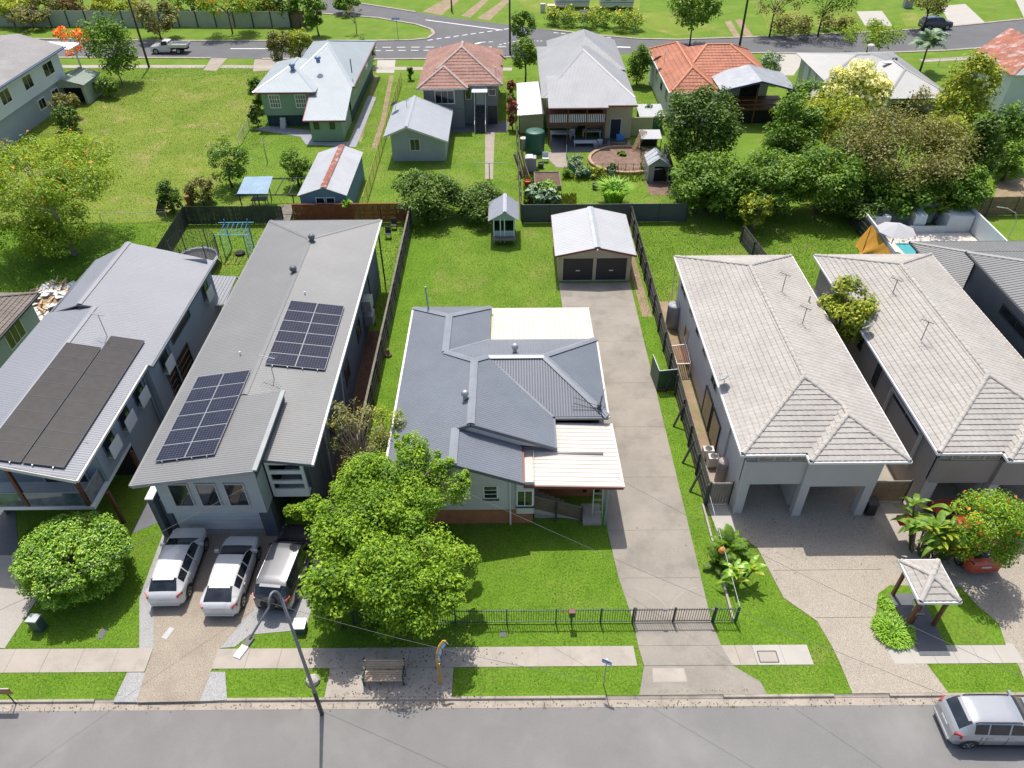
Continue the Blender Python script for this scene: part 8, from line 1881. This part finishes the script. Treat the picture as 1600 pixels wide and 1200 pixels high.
mb = MB(); nn = 8; rr_ = 1.5; rim = [mb.pt((u0.x+rr_*math.cos(2*math.pi*k/nn+.2), u0.y+rr_*math.sin(2*math.pi*k/nn+.2), 2.2)) for k in range(nn)]; ap_ = mb.pt((u0.x, u0.y, 2.75))
for k in range(nn): mb.face((rim[k], rim[(k+1) % nn], ap_))
mb.build('canopy', mat('canvas_grey', (.42, .42, .43), .8, .05), t); MB().tube([(u0.x, u0.y, 0), (u0.x, u0.y, 2.75)], .04, 8).build('pole', M_ALU, t)
for k in range(nn): a = 2*math.pi*k/nn+.2; MB().tube([(u0.x, u0.y, 2.7), (u0.x+rr_*math.cos(a), u0.y+rr_*math.sin(a), 2.17)], .015, 5).build('rib', M_ALU, t)
MB().box(u0.x-.4, u0.x+.4, u0.y-.4, u0.y+.4, 0, .1).build('base', M_STEELD, t)
# mustard shade cloth draped off the fence
t = thing('shade_cloth', 'mustard yellow shade cloth hung from the pool wall and trailing on the grass', 'shade cloth', (29.4, 52.5, 0))
top = Vector((29.75, P(1361, 351, 1.75).y, 1.75)); l0 = P(1336, 381); l1 = P(1345, 399); r0_ = Vector((29.72, 50.4, 1.5))
mb = MB(); N = 14; rows_ = []
for i in range(N+1):
    s = i/N; b = l0.lerp(l1, min(1, s*2)) if s < .5 else l1.lerp(P(1362, 404), s*2-1); tt = top.lerp(r0_, s); row = []
    for j in range(9):
        k = j/8; p = tt.lerp(b, k); fold = math.sin(s*20+k*2)*.07*(.3+k); sag = -.35*math.sin(math.pi*k)*(1-k*.3)
        row.append(mb.pt((p.x+fold, p.y+fold*.5, max(.03, p.z+sag*.5))))
    rows_.append(row)
for a, b in zip(rows_[:-1], rows_[1:]):
    for j in range(8): mb.face((a[j], a[j+1], b[j+1], b[j]))
e0 = [mb.pt(p) for p in (tuple(top), tuple(l0+Vector((0, 0, .04))), tuple(l1+Vector((0, 0, .03))))]; mb.face(e0)
mb.build('cloth', mat('cloth_mustard', (.50, .255, .03), .8, .12, 3), t, True); MB().tube([(top.x, top.y, 0), top], .04, 6).build('pole', M_TIMBD, t)
q = P(1575, 372); t = thing('arched_pole', 'thin white arched pole on the grass behind the white pool wall', 'pole', (q.x, q.y, 0)); MB().tube([(q.x, q.y, 0), (q.x+.1, q.y, 1.4), (q.x-.3, q.y, 2.3), (q.x-1.1, q.y+.1, 2.7), (q.x-2.0, q.y+.2, 2.8)], .03, 6).build('tube', M_OFFW, t)
# ---------------------------------------------------------------- vegetable yard of the cream house
M_TANKG = mat("tank_green", (.025, .11, .075), .5, .08)
q = P(836, 242); tank('dark green corrugated rainwater tank at the left of the patio', q.x, q.y+.8, .98, 2.2, M_TANKG)
q = P(818, 232); tank('small white drum left of the dark green rainwater tank', q.x, q.y, .4, 1.1, M_OFFW, 'drum', 'drum')
q = P(829, 268); t = thing('compost_box', 'grey metal box with pale lid beside the leaning timbers', 'box', (q.x, q.y, 0)); MB().box(q.x-.55, q.x+.55, q.y-.4, q.y+.5, 0, 1.5).build('body', M_TANK, t); MB().box(q.x-.4, q.x+.2, q.y-.45, q.y+.55, 1.5, 1.58).build('lid', M_OFFW, t)
t = thing('timber_stack', 'bundle of pale timber lengths leaning on the left garden fence', 'timber', (1.7, 71, 0)); rnd = random.Random(9)
for i in range(10): p = P(814+i*1.5, 276+rnd.uniform(-4, 4)); MB().bar((p.x, p.y, .02), (p.x-.6+rnd.uniform(-.2, .2), p.y+.8, 2.2+rnd.uniform(-.5, .4)), .1, .06).build('length', M_TIMB if i % 3 else M_PINE, t)
p = P(854, 300); x0, x1, y0, y1 = P(836, 296).x, P(876, 296).x, P(850, 297).y, P(850, 275).y; t = thing('raised_bed', 'raised timber garden bed with seedlings', 'garden bed', ((x0+x1)/2, y0, 0))
for a, b in (((x0, y0), (x1, y0)), ((x1, y0), (x1, y1)), ((x1, y1), (x0, y1)), ((x0, y1), (x0, y0))): MB().bar((a[0], a[1], .22), (b[0], b[1], .22), .1, .44).build('sleeper', M_TIMB, t)
MB().box(x0+.05, x1-.05, y0+.05, y1-.05, .3, .36).build('soil', M_SOIL, t)
c0 = P(977, 251); bx_, by_ = 56*mpp(977, 251), 3.3
t = thing('oval_garden_bed', 'oval brick-edged garden bed of bare soil behind the cream house', 'garden bed', (c0.x, c0.y, 0))
mb = MB(); mb.prism([(c0.x+(bx_-.2)*math.cos(2*math.pi*k/28), c0.y+(by_-.2)*math.sin(2*math.pi*k/28)) for k in range(28)], 0, .12); mb.build('soil', mat('bed_soil', (.20, .13, .095), .95, .25, 1.5, .3, 12), t)
for k in range(44):
    a = 2*math.pi*k/44; b = 2*math.pi*(k+.93)/44; MB().bar((c0.x+bx_*math.cos(a), c0.y+by_*math.sin(a), .14), (c0.x+bx_*math.cos(b), c0.y+by_*math.sin(b), .14), .32, .26).build('brick', mat('brick_sand', (.44, .29, .19), .85, .15, 2), t)
EXCL.append([(c0.x-bx_, c0.y-by_), (c0.x+bx_, c0.y-by_), (c0.x+bx_, c0.y+by_), (c0.x-bx_, c0.y+by_)])
t = thing('garden_edging', 'curved green mesh edging along the herb bed', 'edging', (P(886, 262).x, P(886, 262).y, 0)); pts = [P(885, 222), P(885, 248), P(889, 264), P(905, 276), P(925, 279)]
for a, b in zip(pts[:-1], pts[1:]): MB().bar(a+Vector((0, 0, .35)), b+Vector((0, 0, .35)), .04, .7).build('strip', mat('mesh_green', (.05, .16, .10), .6), t)
t = thing('wire_arch', 'row of short dark stakes with wire in front of the oval bed', 'stakes', (P(960, 272).x, P(960, 272).y, 0))
for u in range(905, 1010, 12): p = P(u, 270); MB().tube([p, p+Vector((0, 0, 1.0))], .03, 5).build('stake', M_STEELD, t)
MB().tube([P(905, 270)+Vector((0, 0, .9)), P(1001, 270)+Vector((0, 0, .9))], .015, 4).build('wire', M_STEELD, t)
q = P(1026, 285); t = thing('greenhouse', 'little gabled greenhouse with clear grey roof by the leaning fence', 'greenhouse', (q.x, q.y, 0)); x0, x1, y0, y1 = q.x-.95, q.x+1.0, q.y, q.y+2.6
pl_ = mat("polycarbonate", (.45, .47, .48), .25)
metal_roof(t, [[(x0-.1, y0-.15, 1.75), (q.x, y0-.15, 2.5), (q.x, y1, 2.5), (x0-.1, y1, 1.75)], [(x1+.1, y0-.15, 1.75), (x1+.1, y1, 1.75), (q.x, y1, 2.5), (q.x, y0-.15, 2.5)]], 'flat', pl_, e=None)
mb = MB(); walls_rect(mb, x0, x1, y0, y1, 0, 1.75, 'plain', 'lrb'); mb.poly([(x0, y0, 1.6), (x1, y0, 1.6), (x1, y0, 1.75), (q.x, y0, 2.42), (x0, y0, 1.75)]); mb.poly([(x0, y0, 0), (q.x-.35, y0, 0), (q.x-.35, y0, 1.6), (x0, y0, 1.6)]); mb.build('wall', mat('greenhouse_panel', (.30, .34, .34), .3), t)
MB().box(x0+.05, x1-.05, y0+.3, y1-.1, .02, .5).build('bench', M_BLACK, t)
for x in (x0, x1): MB().bar((x, y0-.02, 0), (x, y0-.02, 1.75), .08, .08).build('post', M_ALU, t)
sheet_flat('bare_ground', pp([(1005, 274), (1046, 272), (1055, 305), (1015, 305)]), .012, mat('bed_soil', (.2, .13, .095)))
q = P(1012, 207); t = thing('garden_shed', 'dark green garden shed with a flat white roof beside the cream house', 'shed', (q.x+.2, q.y, 0)); MB().box(q.x-.9, q.x+1.5, q.y, q.y+3, 0, 1.7).build('wall', M_TANKG, t); mb = MB(); sheet(mb, [[(q.x-1.1, q.y-.2, 1.8), (q.x+1.7, q.y-.2, 1.8), (q.x+1.7, q.y+3.2, 2.0), (q.x-1.1, q.y+3.2, 2.0)]], 'corr'); mb.build('roof', M_ROOFZ, t)
q = P(1014, 235); t = thing('lean_to', 'low lean-to shelter with white sheet roof in front of the dark green shed', 'shelter', (q.x, q.y, 0)); mb = MB(); sheet(mb, [[(q.x-1.0, q.y-.2, 1.3), (q.x+1.2, q.y-.2, 1.3), (q.x+1.2, q.y+1.6, 1.6), (q.x-1.0, q.y+1.6, 1.6)]], 'corr'); mb.build('roof', M_ROOFZ, t)
for x in (q.x-.95, q.x+1.15): MB().bar((x, q.y-.1, 0), (x, q.y-.1, 1.3), .08, .08).build('post', M_TIMBD, t)
MB().box(q.x-.8, q.x+1.0, q.y+1.2, q.y+1.6, 0, 1.4).build('back_wall', M_BLACK, t)
t = thing('timber_stack', 'pale poles leaning against the lean-to shelter', 'timber', (P(990, 236).x, P(990, 236).y, 0))
for i in range(6): p = P(986+i*2, 238-i); MB().bar((p.x, p.y, .02), (p.x+.9, p.y+.5, 2.2-.1*i), .08, .06).build('length', M_PINE, t)
def table(label, u, v, w_, d_, h, m, legs=True, name='garden_table'):
    q = P(u, v); t = thing(name, label, 'table', (q.x, q.y, 0)); MB().box(q.x-w_/2, q.x+w_/2, q.y-d_/2, q.y+d_/2, h-.06, h).build('tabletop', m, t)
    for dx in (-1, 1):
        for dy in (-1, 1): MB().bar((q.x+dx*(w_/2-.08), q.y+dy*(d_/2-.08), 0), (q.x+dx*(w_/2-.08), q.y+dy*(d_/2-.08), h-.06), .06, .06).build('leg', m, t)
    return q
table('white plastic table with clutter under the verandah', 876, 217, 2.3, 1.0, .75, M_WHITEB); table('low white bench table on the patio', 914, 228, 2.4, .8, .5, M_WHITEB); table('white trestle under the right of the verandah', 924, 214, 2.0, .8, .75, M_WHITEB); q = table('dark outdoor table with a blue box on the concrete patch', 966, 227, 1.8, .9, .6, M_STEELD)
t = thing('storage_box', 'bright blue box on the dark outdoor table', 'box', (q.x+.1, q.y, .6)); MB().box(q.x-.25, q.x+.45, q.y-.25, q.y+.3, .6, 1.05).build('box', mat('plastic_blue', (.02, .18, .55), .4), t); MB().box(q.x-.28, q.x+.48, q.y-.28, q.y+.33, 1.05, 1.1).build('lid', MATS['plastic_blue'], t)
for u, v, lb in ((894, 216, 'white plastic chair beside the cluttered table'), (852, 253, 'white plastic chair near the raised bed')):
    q = P(u, v); t = thing('plastic_chair', lb, 'chair', (q.x, q.y, 0)); MB().box(q.x-.3, q.x+.3, q.y-.28, q.y+.28, .4, .46).build('seat', M_WHITEB, t); MB().box(q.x-.3, q.x+.3, q.y+.22, q.y+.28, .46, .95).build('backrest', M_WHITEB, t)
    for dx in (-.26, .26):
        for dy in (-.24, .24): MB().bar((q.x+dx, q.y+dy, 0), (q.x+dx, q.y+dy, .4), .05, .05).build('leg', M_WHITEB, t)
rnd = random.Random(33)
for i, (u, v, lb, m) in enumerate(((866, 214, 'dark lidded tub left of the cluttered table', M_STEELD), (931, 231, 'grey bucket beside the low white bench', M_GALV), (937, 226, 'pale bucket next to the grey bucket', M_WHITEB), (845, 262, 'black pot stand beside the raised bed', M_STEELD), (824, 290, 'red and black mower at the left garden fence', mat('mower_red', (.45, .06, .03), .4)), (930, 295, 'black upturned tub on the lawn by the lemongrass', M_STEELD), (955, 272, 'pale blue panel propped by the oval bed', M_ROOFI), (1012, 245, 'grey stone trough by the lean-to', M_CONC))):
    q = P(u, v); t = thing('garden_tub', lb, 'tub', (q.x, q.y, 0)); mb = MB(); r = .32; mb.lathe((q.x, q.y, 0), [(r*.8, 0), (r, .45), (r*1.06, .5), (r*.9, .5), (r*.85, .42)], 10); mb.build('tub', m, t)
# clothes hoist in the middle yard, swing on the orange house lawn
q = P(765, 280); t = thing('clothes_line', 'T-shaped clothes line post at the end of the brown brick path', 'clothes line', (q.x, q.y, 0)); MB().tube([(q.x, q.y, 0), (q.x, q.y, 1.7)], .05, 6).build('post', M_GALV, t); MB().tube([(q.x-1.6, q.y, 1.65), (q.x+1.6, q.y, 1.65)], .03, 6).build('arm', M_GALV, t)
t = thing('clothes_line', 'wire clothes line across the lawn of the orange tiled house', 'clothes line', (33, 74, 0)); a, b = P(1150, 238, 1.5), P(1200, 238, 1.5); MB().tube([a, b], .012, 4).build('wire', M_GALV, t)
for p in (a, b): MB().tube([(p.x, p.y, 0), p], .04, 6).build('post', M_OFFW, t)
# letterboxes and grey bin near townhouse B
q = P(1455, 20); t = thing('utility_cabinet', 'grey cabinet beyond the far street near the slate wagon', 'cabinet', (P(1417, 12).x, P(1417, 12).y, 0)); p = P(1417, 12); MB().box(p.x-.7, p.x+.7, p.y-.4, p.y+.4, 0, 2.0).build('cabinet', M_TANK, t)
q = P(1378, 812); t = thing('wheelie_bin', 'dark wheelie bin beside the tan side gate', 'bin', (q.x-.6, q.y+.4, 0)); MB().box(q.x-.85, q.x-.35, q.y+.2, q.y+.75, .1, .95).build('body', M_TRIMB, t); MB().box(q.x-.88, q.x-.32, q.y+.15, q.y+.78, .95, 1.02).build('lid', M_STEELD, t)
# ================================================================== grass blades and weeds
def inside(px, py, poly):
    r = np.zeros(len(px), bool); n = len(poly)
    for i in range(n):
        x0, y0 = poly[i]; x1, y1 = poly[(i+1) % n]
        if y0 == y1: continue
        c = ((y0 > py) != (y1 > py)) & (px < (x1-x0)*(py-y0)/(y1-y0)+x0); r ^= c
    return r
def blades(name, poly, n, h, m, seed, w=.012, lean=.5, excl=True, z=0.0):
    rng = np.random.default_rng(seed); p = np.array(poly); x = rng.uniform(p[:, 0].min(), p[:, 0].max(), n); y = rng.uniform(p[:, 1].min(), p[:, 1].max(), n); ok = inside(x, y, poly)
    if excl:
        for e in EXCL:
            e = np.array(e); c = e.mean(0); ok &= ~inside(x, y, [tuple(c+(q-c)*.995) for q in e])
    x, y = x[ok], y[ok]; k = len(x); hh = h*rng.uniform(.5, 1.3, k); a = rng.uniform(0, 6.28, k); l = lean*hh*rng.random(k); b = rng.uniform(0, 6.28, k); ww = w*rng.uniform(.7, 1.5, k)
    v = np.zeros((k, 3, 3), np.float32)
    v[:, 0] = np.stack([x-np.cos(b)*ww, y-np.sin(b)*ww, np.full(k, z)], 1); v[:, 1] = np.stack([x+np.cos(b)*ww, y+np.sin(b)*ww, np.full(k, z)], 1); v[:, 2] = np.stack([x+np.cos(a)*l, y+np.sin(a)*l, z+hh], 1)
    me = bpy.data.meshes.new(name); me.vertices.add(3*k); me.vertices.foreach_set("co", v.ravel()); me.loops.add(3*k); me.loops.foreach_set("vertex_index", np.arange(3*k, dtype=np.int32)); me.polygons.add(k); me.polygons.foreach_set("loop_start", np.arange(k, dtype=np.int32)*3)
    t = me.attributes.new("tint", 'FLOAT', 'POINT'); t.data.foreach_set("value", np.repeat(rng.random(k)*.9, 3).astype(np.float32)); me.materials.append(m); me.update(calc_edges=True)
    o = bpy.data.objects.new(name, me); COL.objects.link(o); o["kind"] = "stuff"; return o
L_LAWN = leaf_mat("leaf_lawn", (.032, .07, .004), (.048, .098, .006), (.07, .12, .010), .2, .6, .2)
L_ROUGH = leaf_mat("leaf_rough", (.05, .075, .006), (.075, .10, .010), (.115, .115, .02), .2, .6, .2)
HOUSES = [[(-17.4, 24.4), (-10.3, 24.4), (-10.3, 50), (-17.4, 50)], [(-28, 26), (-20.6, 26), (-20.6, 44.5), (-28, 44.5)], [(-6.1, 25.7), (4.8, 25.7), (4.8, 41), (-6.1, 41)], [(3.5, 49.8), (9.3, 49.8), (9.3, 56.2), (3.5, 56.2)], [(11.7, 26), (18.8, 26), (18.8, 45), (11.7, 45)], [(21.4, 26), (28.6, 26), (28.6, 45), (21.4, 45)]]
EXCL += HOUSES
blades('grass', [(-26, 16.32), (26.4, 16.32), (26.4, 26), (-26, 26)], 150000, .055, L_LAWN, 1, .011)
blades('grass', [(-8.8, 26), (10.3, 26), (10.3, 59.5), (-8.8, 59.5)], 90000, .06, L_LAWN, 2, .014)
blades('grass', [(10.4, 45), (30, 45), (30, 60), (10.4, 60)], 50000, .07, L_LAWN, 3, .018)
blades('grass', [(-46, 45), (-9, 45), (-9, 60), (-46, 60)], 70000, .08, L_LAWN, 4, .02)
blades('grass', [(-60, 60), (-29.5, 60), (-24, 106), (-70, 106)], 120000, .09, L_ROUGH, 5, .02)
blades('grass', [(-29, 60.5), (20, 60.5), (20, 100), (-29, 100)], 80000, .07, L_LAWN, 6, .02)
# weeds in the kerb joints and along path edges
rnd = random.Random(8); pts = []
wm = MB()
for i in range(90):
    x = rnd.choice([rnd.uniform(-22, 22), 7.5+rnd.uniform(-1.5, 3)]); y = rnd.choice([16.31, 16.33, 15.68]) ; n_ = rnd.randint(2, 6)
    for k in range(n_):
        a = rnd.uniform(0, 6.28); r = rnd.uniform(.03, .10); b = Vector((x+rnd.uniform(-.1, .1), y+rnd.uniform(-.02, .02), -.1 if y < 16 else .0)); s = Vector((math.sin(a), -math.cos(a), 0))*.012; wm.poly([b-s, b+s, b+Vector((math.cos(a)*r, math.sin(a)*r, r*.9))])
o = wm.build('weeds', L_ROUGH, kind='stuff'); at = o.data.attributes.new("tint", 'FLOAT', 'POINT'); at.data.foreach_set("value", [.5]*len(wm.v))

# leaf litter below the big tree, along the gutter and on the valleys of the paving
rng = np.random.default_rng(99); n = 1500
x = np.concatenate([rng.normal(-5, 2.4, 700), rng.uniform(-24, 24, 500), rng.normal(12, 2.5, 150), rng.normal(21, 2, 150)]); y = np.concatenate([rng.uniform(15.9, 19.6, 700), rng.normal(15.85, .1, 500), rng.uniform(22, 26, 150), rng.uniform(20, 26, 150)])
zz = np.where(y < 16.1, -.095, .045)
leaf_cloud('leaf_litter', np.stack([x, y, zz], 1), np.stack([rng.normal(0, .2, n), rng.normal(0, .2, n), np.ones(n)], 1), rng.uniform(.04, .10, n), rng.random(n), leaf_mat("leaf_dry", (.03, .022, .012), (.07, .05, .022), (.12, .10, .03), .1), None, .6, .1, rng)['kind'] = 'stuff'

for q in ([(818, 262), (842, 262), (842, 320), (818, 320)], [(880, 262), (1006, 266), (1010, 284), (880, 284)], [(840, 305), (900, 305), (900, 320), (840, 320)], [(1000, 240), (1035, 240), (1035, 268), (1000, 268)]):
    blades('weeds', pp(q), 1400, .28, L_ROUGH, 40+q[0][0], .05, .9, False)
